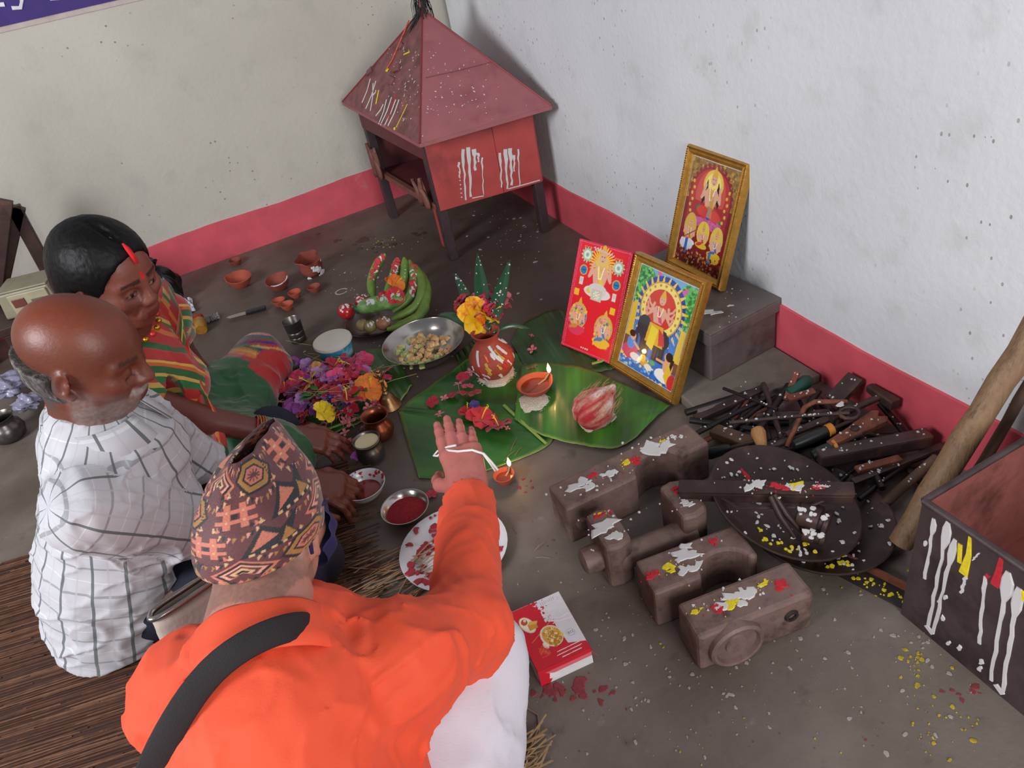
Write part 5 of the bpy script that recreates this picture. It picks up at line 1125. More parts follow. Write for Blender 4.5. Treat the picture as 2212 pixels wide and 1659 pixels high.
p.speck(300, ['#c4192c'], .36, .4, .66, 1, .022, 1); p.speck(160, ['#d3d0d4'], .52, .62, .72, 1, .02, 2)
p.e(.20, .70, .115, .20, '#d9c9a6', .3).e(.20, .70, .095, .175, '#e6dcc6', .3).e(.17, .76, .06, .07, '#b54a34').e(.19, .78, .025, .03, '#dcc6a0').r(.20, .60, .36, .70, '#c98f34').p([(.20, .70), (.26, .74), (.40, .70), (.36, .66)], '#d9ab50')
p.e(.50, .40, .19, .235, '#dfd3b8', .25).e(.51, .395, .165, .21, '#d3a04a', .25)
gg = random.Random(2)
for i in range(24): 
    x, y = .51+gg.gauss(0, .07), .40+gg.gauss(0, .07); s_ = .035; p.p([(x-s_, y-s_*.5), (x+s_*.3, y-s_), (x+s_, y+s_*.3), (x-s_*.3, y+s_)], gg.choice(['#e2b860', '#c88c34', '#b07a2a', '#efd08a']))
p.speck(70, ['#6a5a20', '#8a7430', '#efd9a0'], .40, .28, .64, .52, .008, 6); p.e(.335, .30, .045, .075, '#d6cbbb', .3).e(.345, .31, .03, .055, '#e6ddd0', .3)
for k in range(26): p.l([(.18+gg.uniform(0, .18), .14+gg.uniform(0, .18)), (.18+gg.uniform(0, .18), .14+gg.uniform(0, .18))], .006, '#d9633a')
p.e(.72, .92, .21, .07, '#b9b6bd', -.05).e(.72, .92, .203, .063, '#d6d3d8', -.05)
for k in range(8): p.r(.58+.037*k, .89+.002*k, .598+.037*k, .95, '#b5b2ba')
p.l([(.62, .66), (.80, .60), (.95, .62)], .02, '#e6dde0').l([(.6, .62), (.75, .56), (1, .53)], .035, '#e9d6dc')
p.e(.83, .33, .075, .075, '#8a868c', ring=.08)
for k, ch_ in enumerate('ECE'):
    x = .79+.036*k; p.l([(x+.018, .345), (x, .345), (x, .315), (x+.018, .315)], .007, '#55515a')
    if ch_ == 'E': p.l([(x, .33), (x+.015, .33)], .007, '#55515a')
p.r(.0, .0, 1.0, .10, '#c4192c')
for j, (y, x0) in enumerate(((.135, .46), (.085, .43), (.035, .50))):
    x = x0
    while x < .93-.04*j: wd = gg.uniform(.012, .03); p.l([(x, y+x*.02), (x+wd, y+x*.02)], .017, '#e9c9cc'); x += wd+.014
p.l([(.14, .42), (.62, .62)], .008, '#e0a24a')
o = p.mesh('top_print', MATTEPRINT, t, lambda u, v: ((u-.5)*W_, (v-.5)*H_, zc))
q = Paint(120, 40, W_, zc, '#d8d5d8'); q.r(0, .72, 1, 1, '#c4192c').r(0, .5, 1, .72, '#d9606c').p([(0, 0), (.18, 0), (.28, .4), (0, 1)], '#c4192c').p([(.18, .25), (.36, .1), (.4, .35), (.2, .6)], '#e2dde0')
q.mesh('front_print', MATTEPRINT, t, lambda u, v: ((u-.5)*W_, -H_/2-.0004, v*zc))
q = Paint(40, 120, H_, zc, '#d4d0d2'); q.speck(30, ['#c4192c', '#b98a5a', '#c4192c'], 0, .1, 1, .7, .03, 4).r(0, .9, 1, 1, '#c4192c')
q.mesh('side_print', MATTEPRINT, t, lambda u, v: (-W_/2-.0004, (u-.5)*H_, v*zc))
fl_ = MB().add([(W_/2-.004, -H_/2, zc), (W_/2+.010, -H_/2-.006, zc*.45), (W_/2+.006, -H_/2+.012, zc*.3), (W_/2, -H_/2+.02, zc)], [(0, 1, 2, 3)]).build('torn_flap', M('flap_red', '#c01c34', .4), t, solid=.0006)

# ------------------------------------------------------------------ bits by the woman
t = thing('plastic_bag', 'black plastic bag standing by the skirting behind the woman', 'bag', tuple(F(365, 660, 0)))
gg = random.Random(6)
MB().ell((0, 0, .075), (.075, .06, .085), nu=36, nv=22, fn=lambda q: 1+.10*math.sin(7*math.atan2(q.y, q.x)+3*q.z)+.06*math.sin(13*math.atan2(q.y, q.x)-5*q.z)).build('bag_body', M('black_polythene', '#141317', .22, var=.1), t, smooth=180)
MB().lathe([(.02, .14), (.012, .155), (.03, .185), (.034, .19)], 16, wob=lambda a, i: 1+.25*math.sin(4*a+i)).build('knotted_neck', _mc['black_polythene'], t, smooth=180)
def crumple(label, px, py, w, h, z, seed, mat, name='crumpled_paper', cat='paper', amp=.018, n=15):
    g_ = random.Random(seed); c_ = F(px, py, 0); Z = [[g_.uniform(0, amp) for _ in range(n)] for _ in range(n)]
    P = [[(c_[0]+(i/(n-1)-.5)*w+g_.uniform(-.003, .003), c_[1]+(j/(n-1)-.5)*h+g_.uniform(-.003, .003), z+Z[i][j]*(1 if (i+j) % 2 else .35)) for j in range(n)] for i in range(n)]
    return tag(MB().sheet(P).build(name, mat, solid=.0004), label, cat)
crumple('crumpled printed paper behind the woman\'s shoulder', 398, 668, .075, .13, .004, 1, M('printed_paper', '#b9b3bd', .8, var=.05, scale=30, col2='#6a6590', amt=.22))
crumple('small clear plastic scrap beside the brown jar', 460, 690, .05, .04, .002, 2, M('clear_plastic', '#8d8a86', .25), 'plastic_scrap', 'plastic')
t = thing('glass_jar', 'small brown jar with red cap lying near the paper', 'jar', tuple(F(432, 700, .026)), frameM(F(428, 662, .05)-F(440, 712, .02)))
MB().lathe([(0, -.035), (.020, -.035), (.022, -.030), (.022, .018), (.016, .026), (.016, .030)], 24, (0, 0, 0), (1, 0, 0)).build('jar_body', M('amber_jar', '#9a6c26', .25, var=.2, scale=30), t, smooth=40)
MB().lathe([(.0175, .026), (.0185, .028), (.0185, .040), (0, .041)], 24, (0, 0, 0), (1, 0, 0)).build('cap', M('jar_cap', '#8a2420', .4), t, smooth=40)
A_, B_ = F(488, 688, .012), F(574, 664, .012)
t = thing('kitchen_knife', 'kitchen knife with black handle lying on the floor by the sari', 'knife', tuple((A_+B_)/2), frameM(B_-A_)); L_ = np.linalg.norm(B_-A_)
MB().prism([(-L_*.5, .004), (-L_*.4, -.010), (0.0, -.012), (0.0, .012), (-.42*L_, .012)], -.0007, .0007).build('blade', STEEL, t); MB().box((L_*.25, 0, 0), (L_*.5, .020, .014)).build('handle', M('knife_black', '#17171a', .35), t, bevel=.003)
# ------------------------------------------------------------------ smooth solids (signed distance -> surface net)
class Solid:
    def __init__(s): s.p = []
    def rc(s, a, b, ra, rb=None, k=.02, op='u', g=0, flat=None):
        s.p.append(('rc', np.asarray(a, float), np.asarray(b, float), ra, ra if rb is None else rb, k, op, g, flat)); return s
    def el(s, c, r, R=None, k=.02, op='u', g=0):
        s.p.append(('el', np.asarray(c, float), np.asarray(r, float), None if R is None else np.array(R, float), 0, k, op, g, None)); return s
    def cut(s, c, n, rad):     # keep the side the normal points away from, within rad of c
        n = np.asarray(n, float); s.p.append(('cut', np.asarray(c, float), n/np.linalg.norm(n), rad, 0, .004, 'c', 0, None)); return s
    @staticmethod
    def dist(q, P):
        t, a, b, ra, rb = q[0], q[1], q[2], q[3], q[4]
        if t == 'rc':
            ab = b-a; L2 = max(ab@ab, 1e-12); h = np.clip(((P-a)@ab)/L2, 0, 1); d = P-a-h[..., None]*ab
            if q[8] is not None:
                n, f = q[8]; n = np.asarray(n, float); dn = d@n; d = d+((1/f-1)*dn)[..., None]*n
                return np.sqrt((d*d).sum(-1))*(.5+.5*f)-(ra+(rb-ra)*h)*(.5+.5*f)
            return np.sqrt((d*d).sum(-1))-(ra+(rb-ra)*h)
        if t == 'el':
            d = P-a
            if ra is not None: d = d@ra
            k0 = np.sqrt(((d/b)**2).sum(-1)); k1 = np.sqrt(((d/(b*b))**2).sum(-1)); return k0*(k0-1)/np.maximum(k1, 1e-9)
    def box(s, q, m):
        if q[0] == 'rc': r = max(q[3], q[4])+m; return np.minimum(q[1], q[2])-r, np.maximum(q[1], q[2])+r
        if q[0] == 'el': r = q[2].max()+m; return q[1]-r, q[1]+r
        return q[1]-q[3], q[1]+q[3]
    def mesh(s, res, warp=None):
        us = [q for q in s.p if q[6] == 'u']
        lo = np.min([s.box(q, .03)[0] for q in us], 0); hi = np.max([s.box(q, .03)[1] for q in us], 0)
        n = np.ceil((hi-lo)/res).astype(int)+1; D = np.full(n, .12, np.float32)
        for q in s.p:
            k = q[5]; a, b = s.box(q, k+4*res+.012); i0 = np.clip(np.floor((a-lo)/res).astype(int), 0, n-1); i1 = np.clip(np.ceil((b-lo)/res).astype(int)+1, 1, n)
            if (i1 <= i0).any(): continue
            ax = [lo[j]+res*np.arange(i0[j], i1[j]) for j in range(3)]; P = np.stack(np.meshgrid(*ax, indexing='ij'), -1); sl = tuple(slice(i0[j], i1[j]) for j in range(3)); E = D[sl]
            if q[0] == 'cut':
                dd = (P-q[1])@q[2]; m = ((P-q[1])**2).sum(-1) < q[3]**2; D[sl] = np.where(m, np.maximum(E, dd), E); continue
            d = s.dist(q, P)
            if q[6] == 'u': h = np.clip(.5+.5*(E-d)/k, 0, 1); D[sl] = E*(1-h)+d*h-k*h*(1-h)
            else: h = np.clip(.5-.5*(E+d)/k, 0, 1); D[sl] = E*(1-h)-d*h+k*h*(1-h)
        if warp is not None:
            m = np.abs(D) < .03; idx = np.argwhere(m); D[m] += warp(lo+idx*res).astype(np.float32)
        return surface_net(D, lo, res)
def surface_net(D, lo, res):
    S = D < 0; c = [(i, j, k) for i in (0, 1) for j in (0, 1) for k in (0, 1)]; n = np.array(D.shape)-1
    cnt = sum(S[i:i+n[0], j:j+n[1], k:k+n[2]].astype(np.int8) for i, j, k in c); act = (cnt > 0) & (cnt < 8); I = np.argwhere(act)
    idm = np.full(n, -1, np.int64); idm[act] = np.arange(len(I)); val = np.stack([D[I[:, 0]+i, I[:, 1]+j, I[:, 2]+k] for i, j, k in c], 1)
    acc = np.zeros((len(I), 3)); w = np.zeros(len(I))
    for a in range(8):
        for b in range(a+1, 8):
            if sum(abs(c[a][q]-c[b][q]) for q in range(3)) != 1: continue
            va, vb = val[:, a], val[:, b]; m = (va < 0) != (vb < 0); t = np.where(m, va/np.where(m, va-vb, 1), 0)
            pt = np.array(c[a])+t[:, None]*(np.array(c[b])-np.array(c[a])); acc += np.where(m[:, None], pt, 0); w += m
    V = lo+res*(I+acc/w[:, None]); Fq = []
    for ax in range(3):
        o1, o2 = [q for q in range(3) if q != ax]
        sl0 = [slice(None)]*3; sl1 = [slice(None)]*3; sl0[ax] = slice(0, -1); sl1[ax] = slice(1, None)
        ch = S[tuple(sl0)] != S[tuple(sl1)]; E = np.argwhere(ch); E = E[(E[:, o1] > 0) & (E[:, o2] > 0) & (E[:, o1] < n[o1]) & (E[:, o2] < n[o2])]
        def cell(d1, d2): q = E.copy(); q[:, o1] -= d1; q[:, o2] -= d2; return idm[q[:, 0], q[:, 1], q[:, 2]]
        Q = np.stack([cell(1, 1), cell(0, 1), cell(0, 0), cell(1, 0)], 1); ins = S[E[:, 0], E[:, 1], E[:, 2]]
        if ax == 1: ins = ~ins
        Q[~ins] = Q[~ins][:, ::-1]; Fq.append(Q)
    return V, np.concatenate(Fq)
_rs = np.random.RandomState(4); _lat = _rs.rand(32, 32, 32)
def vnoise(P):
    P = np.asarray(P); i = np.floor(P).astype(int); f = P-i; f = f*f*(3-2*f); out = 0
    for a in (0, 1):
        for b in (0, 1):
            for c in (0, 1):
                w = (f[..., 0] if a else 1-f[..., 0])*(f[..., 1] if b else 1-f[..., 1])*(f[..., 2] if c else 1-f[..., 2]); out = out+w*_lat[(i[..., 0]+a) % 32, (i[..., 1]+b) % 32, (i[..., 2]+c) % 32]
    return out
def folds(amp, fx, seed=0.0):
    """cloth wrinkles: ridged noise stretched by per-axis frequencies"""
    fx = np.asarray(fx, float)
    def w(P): return amp*(2*np.abs(vnoise(P*fx+seed)-.5)-.45)+amp*.4*(vnoise(P*fx*2.3+seed+7)-.5)
    return w
def crease(amp, fx, seed=0.0, w=.05):
    fx = np.asarray(fx, float)
    def f(P): n = vnoise(P*fx+seed); n2 = vnoise(P*fx*1.9+seed+3); return -amp*np.exp(-((n-.5)/w)**2)*(.3+.7*vnoise(P*5+seed))-amp*.5*np.exp(-((n2-.5)/w)**2)
    return f
def solid_obj(name, S, res, mat, parent, warp=None, col=None, pat=None, label=None, smooth_it=1):
    V, Q = S.mesh(res, warp)
    me = bpy.data.meshes.new(name); me.from_pydata(V.tolist(), [], Q.tolist()); me.update()
    if col is not None: set_col(me, col(V))
    if pat is not None:
        A = me.attributes.new('pat', 'FLOAT_VECTOR', 'POINT'); A.data.foreach_set('vector', np.asarray(pat(V), np.float32).ravel())
    o = link(me, name, mat, parent, smooth=180, label=label); o.location = -parent.location
    if smooth_it: md = o.modifiers.new('smooth', 'SMOOTH'); md.factor = .5; md.iterations = smooth_it
    return o
def limbpat(S):
    """pattern coordinates: along-limb and around-limb distances of the nearest piece"""
    us = [q for q in S.p if q[6] == 'u' and q[0] == 'rc' and q[7] in (1, 3)]; t0 = next(q for q in us if q[7] == 1)
    tors = [q for q in S.p if q[6] == 'u' and q[0] == 'rc' and q[7] != 3]
    def f(V):
        dt = np.min([Solid.dist(q, V) for q in tors], 0)
        ds = np.stack([dt if q is t0 else np.full(len(V), 9.) if q[7] == 1 else Solid.dist(q, V)+.006 for q in us], 1); best = ds.argmin(1); out = np.zeros((len(V), 3))
        for i, q in enumerate(us):
            m = best == i
            if not m.any(): continue
            a, b = q[1], q[2]; x, y, z = basis(b-a, (.3, .8, .5)); d = V[m]-a; an = np.arctan2(d@z, d@y); out[m, 0] = d@x; out[m, 1] = an*(q[3]+q[4])/2; out[m, 2] = q[7]
        return out
    return f
# ---- anatomy
class Frame:
    def __init__(s, o, f, up_=(0, 0, 1), roll=0.0, sc=1.0):
        f = np.asarray(f, float); f /= np.linalg.norm(f); l = np.cross(up_, f); l /= np.linalg.norm(l); u = np.cross(f, l)
        s.l, s.u = math.cos(roll)*l+math.sin(roll)*u, -math.sin(roll)*l+math.cos(roll)*u; s.f = f; s.o = np.asarray(o, float); s.sc = sc; s.R = np.stack([s.f, s.l, s.u], 1)
    def w(s, x, y, z): return s.o+s.sc*(s.f*x+s.l*y+s.u*z)
    def loc(s, P): return ((P-s.o)@s.R)/s.sc
    def rot(s, M_): return s.R @ np.array(M_)
def head(S, H, female=False, nose=1.0):
    k = H.sc; e = lambda c, r, kk=.02, op='u', R=None: S.el(H.w(*c), np.array(r)*k, H.R if R is None else H.rot(R), kk*k, op)
    c = lambda a, b, ra, rb=None, kk=.012, op='u': S.rc(H.w(*a), H.w(*b), ra*k, None if rb is None else rb*k, kk*k, op)
    e((-.014, 0, .036), (.099, .078, .083)); e((.022, 0, .012), (.072, .068, .085), .03)
    e((.036, 0, -.045), (.056, .056, .066), .03); e((.060, 0, -.094), (.022, .027, .020), .03)
    for s in (-1, 1):
        e((.010, s*.046, -.066), (.026, .016, .028), .03); e((.060, s*.044, -.022), (.026, .023, .021), .025)
        c((.082, s*.014, .020), (.072, s*.050, .018), .0095, .008, .014)
    c((.088, 0, .016), (.1065*nose, 0, -.026), .0085, .0125, .014); 
    for s in (-1, 1): e((.098, s*.0125, -.031), (.0125, .0085, .0085), .006)
    for s in (-1, 1): e((.094, s*.031, -.003), (.016, .019, .013), .012, 's')
    for s in (-1, 1):
        e((.0735, s*.031, -.002), (.0165, .0165, .0150), .003); c((.0885, s*.020, -.0065), (.083, s*.043, -.006), .0022, .002, .003)
    e((.080, 0, -.060), (.020, .030, .020), .02)
    c((.096, -.013, -.058), (.096, .013, -.058), .0055, None, .006); c((.094, -.012, -.070), (.094, .012, -.070), .0065, None, .006)
    c((.107, -.018, -.0635), (.107, .018, -.0635), .0022, None, .004, 's')
    c((.0895, -.025, -.040), (.085, -.034, -.062), .002, None, .008, 's'); c((.0895, .025, -.040), (.085, .034, -.062), .002, None, .008, 's')
    for s in (-1, 1):
        Rr = rotm(0, .25, s*.35); e((-.010, s*.080, -.010), (.019, .007, .031), .006, 'u', Rr); e((-.004, s*.087, -.006), (.010, .006, .019), .004, 's', Rr); c((.004, s*.079, -.038), (.0, s*.079, -.034), .007, None, .006)
        e((.0, s*.081, -.012), (.006, .005, .008), .004)
def hand(S, W, d, n, side, curl=(.5, .5, .5, .5), thumb=.6, s=1.0, spread=.06, k=.008):
    """W wrist, d finger direction, n back-of-hand normal, side +1: thumb towards n x d"""
    d = np.asarray(d, float); d /= np.linalg.norm(d); n = np.asarray(n, float); n -= d*(n@d); n /= np.linalg.norm(n); l = np.cross(n, d)*side; W = np.asarray(W, float); tips = []
    S.rc(W, W+d*.03*s, .026*s, .028*s, .02, flat=(n, .72))
    for off in (.024, .006, -.012, -.026): S.rc(W+d*.012*s+l*off*.6*s, W+d*.085*s+l*off*s, .016*s, .0125*s, .014)
    lens = ((.042, .026, .020), (.046, .029, .021), (.042, .027, .021), (.033, .021, .018))
    for i, off in enumerate((.027, .009, -.009, -.026)):
        p = W+d*(.085-.004*abs(i-1))*s+l*off*s; a = 0.0; sp = (1.2-i)*spread
        dd = d*math.cos(sp)+l*math.sin(sp); r = (.0095, .010, .0095, .0082)[i]*s
        for j in range(3):
            a += curl[i]*(1.0, 1.15, .7)[j]; q = p+(dd*math.cos(a)-n*math.sin(a))*lens[i][j]*s; S.rc(p, q, r, r*.9, .005); p = q; r *= .9
        tips.append(p)
    p = W+d*.022*s+l*.024*s-n*.006*s; dirs = [d*.7+l*.55-n*.35*thumb, d*.9+l*.15-n*.45*thumb, d*.95-l*.15-n*.4*thumb]
    for j, (dv, ln, r) in enumerate(zip(dirs, (.042, .034, .026), (.0135, .0115, .0095))):
        dv = dv/np.linalg.norm(dv); q = p+dv*ln*s; S.rc(p, q, r*s, r*.88*s, .008); p = q
    tips.append(p); return tips
def skin_mat(name, rough=.42): return M(name, attr='Col', rough=rough, var=.06, scale=40, bump=.12, bscale=160, sss=.08, spec=.45)
def mixc(a, b, t): return a*(1-t)[:, None]+np.array(lin(b))[None]*t[:, None]
def sm(x, a, b): t = np.clip((x-a)/(b-a), 0, 1); return t*t*(3-2*t)

def plaid_mat(name):
    m = bpy.data.materials.new(name); m.use_nodes = True; N = m.node_tree.nodes; L = m.node_tree.links; b = N['Principled BSDF']; b.inputs['Roughness'].default_value = .8; b.inputs['Sheen Weight'].default_value = .2
    a = N.new('ShaderNodeAttribute'); a.attribute_name = 'pat'; sp = N.new('ShaderNodeSeparateXYZ'); L.new(a.outputs['Vector'], sp.inputs[0])
    def stripe(src, period, width, off=0):
        m1 = N.new('ShaderNodeMath'); m1.operation = 'ADD'; m1.inputs[1].default_value = off+10*period; L.new(src, m1.inputs[0]); m2 = N.new('ShaderNodeMath'); m2.operation = 'MODULO'; m2.inputs[1].default_value = period; L.new(m1.outputs[0], m2.inputs[0])
        m3 = N.new('ShaderNodeMath'); m3.operation = 'LESS_THAN'; m3.inputs[1].default_value = width; L.new(m2.outputs[0], m3.inputs[0]); return m3.outputs[0]
    def mx(f, c0, c1, k=1.0):
        mu = N.new('ShaderNodeMath'); mu.operation = 'MULTIPLY'; mu.inputs[1].default_value = k; L.new(f, mu.inputs[0]); x = N.new('ShaderNodeMix'); x.data_type = 'RGBA'; L.new(mu.outputs[0], x.inputs[0])
        if isinstance(c0, str): x.inputs[6].default_value = (*lin(c0), 1)
        else: L.new(c0, x.inputs[6])
        x.inputs[7].default_value = (*lin(c1), 1); return x.outputs[2]
    c = mx(stripe(sp.outputs[0], .058, .0045), '#bdbcc2', '#86868a', .75); c = mx(stripe(sp.outputs[0], .058, .002, .026), c, '#d3d1d6', .8)
    c = mx(stripe(sp.outputs[1], .050, .0048), c, '#5d6364', .95); c = mx(stripe(sp.outputs[1], .050, .0035, .024), c, '#b4b3b8', .7)
    L.new(c, b.inputs['Base Color']); return m
# ------------------------------------------------------------------ straw mat
mt = thing('straw_mat', 'brown straw mat spread under the seated people', 'mat', (-1.7, -2.2, 0))
ma = math.radians(-13); mx_ = V3(math.cos(ma), math.sin(ma), 0); my_ = V3(-math.sin(ma), math.cos(ma), 0)
m0 = V3(-1.13, -1.62, 0)      # back right corner
cor = [m0, m0-mx_*1.6, m0-mx_*1.6-my_*1.9, m0-my_*1.9]
bw(MB().add([p+V3(0, 0, z) for z in (.0005, .004) for p in cor], [(3, 2, 1, 0), (4, 5, 6, 7), (0, 1, 5, 4), (1, 2, 6, 5), (2, 3, 7, 6), (3, 0, 4, 7)]), 'weave', M('mat_base', '#3f2318', .85, var=.2, scale=12), mt)
gg = random.Random(50)
cols = ['#5c3a2a', '#54321f', '#66432f', '#4a2c1e', '#6f4c36']
for ci, cname in enumerate(cols):
    mb = MB()
    for i in range(620):
        v = gg.uniform(0, 1.9); u0 = gg.uniform(-.35, 1.55) if gg.random() < .8 else gg.uniform(-.06, .1); L_ = gg.uniform(.18, .6) if u0 > .0 else gg.uniform(.1, .3); u0 = max(u0, gg.uniform(-.07, .02))
        a = m0-mx_*u0-my_*v+V3(0, 0, .0045+gg.uniform(0, .004)); b_ = m0-mx_*min(u0+L_, 1.6)-my_*(v+gg.uniform(-.012, .012))+V3(0, 0, .0045+gg.uniform(0, .004))
        if u0 < .05: a = a+V3(0, gg.uniform(-.02, .02), gg.uniform(0, .008))
        mb.bar(a, b_, gg.uniform(.0015, .0035), .0014)
    bw(mb, 'straws', M('straw_%d' % ci, cname, .7, var=.25, scale=25), mt, kind='stuff')
mb = MB()
for i in range(60):
    p = F(gg.uniform(1060, 1160), gg.uniform(1585, 1680), .004+gg.uniform(0, .012)); an = gg.uniform(-.6, .9); d = V3(math.cos(an), math.sin(an), gg.uniform(-.1, .25))*gg.uniform(.02, .05); mb.bar(p-d, p+d, gg.uniform(.0015, .0035), .001)
for i in range(70):
    p = F(gg.uniform(760, 935), gg.uniform(1190, 1310), .006+gg.uniform(0, .006)); an = gg.gauss(0, .25); d = V3(math.cos(an), math.sin(an), gg.uniform(-.05, .1))*gg.uniform(.02, .06); mb.bar(p-d, p+d, gg.uniform(.0015, .003), .001)
bw(mb, 'frayed_ends', M('straw_pale', '#a3835f', .75, var=.25, scale=30), mt, kind='stuff')

# ------------------------------------------------------------------ man in checked shirt
MSK = skin_mat('man_skin')
man = thing('person', 'balding man in white checked shirt sitting cross-legged on the mat', 'person', (-1.66, -1.84, .01))
Hm = Frame((-1.490, -1.885, .655), (.86, -.40, -.36), sc=.95)
B = Solid(); head(B, Hm, nose=1.02)
nb = V3(-1.545, -1.85, .505); pel = V3(-1.70, -1.80, .13)
rsh, lsh = V3(-1.600, -2.005, .435), V3(-1.515, -1.71, .425)
rel, lel = F(425, 1140, .25), V3(-1.43, -1.69, .20)
rwr = F(655, 1040, .115); lwr = V3(-1.28, -1.78, .12)
B.rc(Hm.w(-.025, 0, -.05), nb, .058, .060, .03); B.rc(nb, pel, .06, .10, .04); B.rc(rsh, lsh, .045, .045, .03)
for a, b, c in ((rsh, rel, rwr), (lsh, lel, lwr)): B.rc(a, b, .042, .034, .03); B.rc(b, c, .036, .024, .015)
hd = F(740, 1052, .075)-rwr
hand(B, rwr, hd, V3(.1, -.3, 1), 1, (.45, .5, .55, .6), .8)
hand(B, lwr, V3(.8, -.3, -.4), V3(.3, 0, 1), -1, (.4, .4, .4, .4))
rk, lk = V3(-1.30, -2.02, .12), F(590, 935, .085); ra_, la_ = V3(-1.36, -1.72, .07), V3(-1.42, -1.9, .07)
for h_, k_, a_ in ((pel+V3(-.0, -.09, -.02), rk, ra_), (pel+V3(.0, .09, -.02), lk, la_)): B.rc(h_, k_, .06, .045, .03); B.rc(k_, a_, .045, .035, .03)
def mancol(P):
    q = Hm.loc(P); x, y, z = q.T; n = len(P); C = np.empty((n, 3)); C[:] = lin('#653426'); near = (np.abs(x) < .14) & (np.abs(y) < .12) & (z > -.14)
    C = mixc(C, '#763621', sm(z, .04, .10)*near*.7); C = mixc(C, '#85503f', sm(x, .05, .1)*sm(-z, -.03, .03)*near*.5)
    no = vnoise(P*260); be = sm(-z-.25*(.06-x), .052, .066)*sm(x, -.012, .006)*near*sm(.108-x, -.002, .003)
    jaw = sm(x, -.02, 0)*sm(.035-x, -.01, .01)*sm(-z, .02, .045)*near*(np.abs(y) > .045)
    C = mixc(C, '#8f8884', np.clip(be*.8+jaw*.6, 0, .85)*(.25+.6*no)); mo = near*sm(-z, .040, .047)*sm(z, -.060, -.053)*sm(x, .076, .086)*(np.abs(y) < .034)*(x < .104)
    C = mixc(C, '#a29b97', mo*(.35+.5*no)); lip = near*(x > .088)*sm(-z, .056, .060)*sm(z, -.078, -.073)*(np.abs(y) < .019); C = mixc(C, '#6a2f2a', lip*.85)
    hr = near*sm(-.012-x+.4*(.0-np.abs(z+.02)), -.01, .012)*sm(-z, -.012, .006)*(np.abs(y)*0+1)*sm(z, -.115, -.085); C = mixc(C, '#4b4542', np.clip(hr, 0, 1)*(.45+.55*no))
    br = near*(np.abs(z-.0245-.1*np.abs(y)+.003) < .0045)*(np.abs(np.abs(y)-.032) < .020)*(x > .06); C = mixc(C, '#33261f', br*.8)
    ly = near*(np.abs(z+.0075+.5*(np.abs(y)-.031)**2/.01) < .0018)*(np.abs(np.abs(y)-.031) < .014)*(x > .07); C = mixc(C, '#2a1713', ly*.9)
    return C
solid_obj('body', B, .0036, MSK, man, col=mancol, smooth_it=1)
# hair fringe
Hs = Solid(); Hs.el(Hm.w(-.014, 0, .036), np.array((.1035, .0825, .083))*1.03, Hm.R, .01); Hs.el(Hm.w(-.02, 0, -.02), np.array((.083, .074, .07))*1.03, Hm.R, .03)
Hs.cut(Hm.w(-.05, 0, .000), Hm.u+Hm.f*.10, .3); Hs.cut(Hm.w(-.004, 0, 0), Hm.f, .3); Hs.cut(Hm.w(-.04, 0, -.095), -Hm.u, .3)
for s_ in (-1, 1): Hs.el(Hm.w(-.006, s_*.085, -.016), (.026, .030, .040), Hm.R, .006, 's')
MHG = M('grey_hair', '#4a4644', .6, var=.55, scale=70, bump=1.0, bscale=200, stretch=(1, 1, .25), col2='#8d8884', amt=.3)
solid_obj('hair', Hs, .003, MHG, man, warp=lambda P: .003*(vnoise(P*220)-.5), smooth_it=0)
for k_ in range(1):
    md = MB().ell(Hm.w(.028, -.069, -.004), (.0028, .0028, .0024), nu=8, nv=6); bw(md, 'mole', M('mole', '#241510', .6), man, smooth=180)
# shirt
MPL = plaid_mat('checked_cotton')
S = Solid(); bk = -Hm.f*V3(1, 1, 0)
S.rc(nb+V3(-.015, .005, -.055), pel+V3(.02, 0, .02), .112, .158, .05, g=1, flat=(V3(.94, -.34, 0), .80)); S.rc(rsh+V3(.01, .03, -.02), lsh+V3(.01, -.03, -.02), .062, .062, .06, g=2)
S.rc(pel+V3(.03, 0, .0), pel+V3(-.005, 0, -.08), .160, .168, .05, g=1, flat=(V3(.94, -.34, 0), .82))
S.rc(nb+V3(.045, -.02, -.10), pel+V3(.11, -.04, .06), .08, .125, .08, g=1)
for a, b in ((rsh, rel), (lsh, lel)):
    S.rc(a, a+(b-a)*.95, .064, .060, .05, g=3); S.cut(a+(b-a)*.93, b-a, .115)
S.rc(nb+V3(0, 0, -.045), nb+V3(.0, 0, .0), .092, .070, .05, g=4)
S.cut(pel+V3(0, 0, -.105), (0, 0, -1), .4)
wf = folds(.010, (13, 13, 7), 3.0); wf2 = folds(.006, (9, 9, 26), 11.0); wc = crease(.008, (9, 9, 14), 2.0)
solid_obj('shirt', S, .0052, MPL, man, warp=lambda P: wf(P)+wc(P)+wf2(P)*sm(.34-P[:, 2], 0, .2), pat=limbpat(S), smooth_it=1)
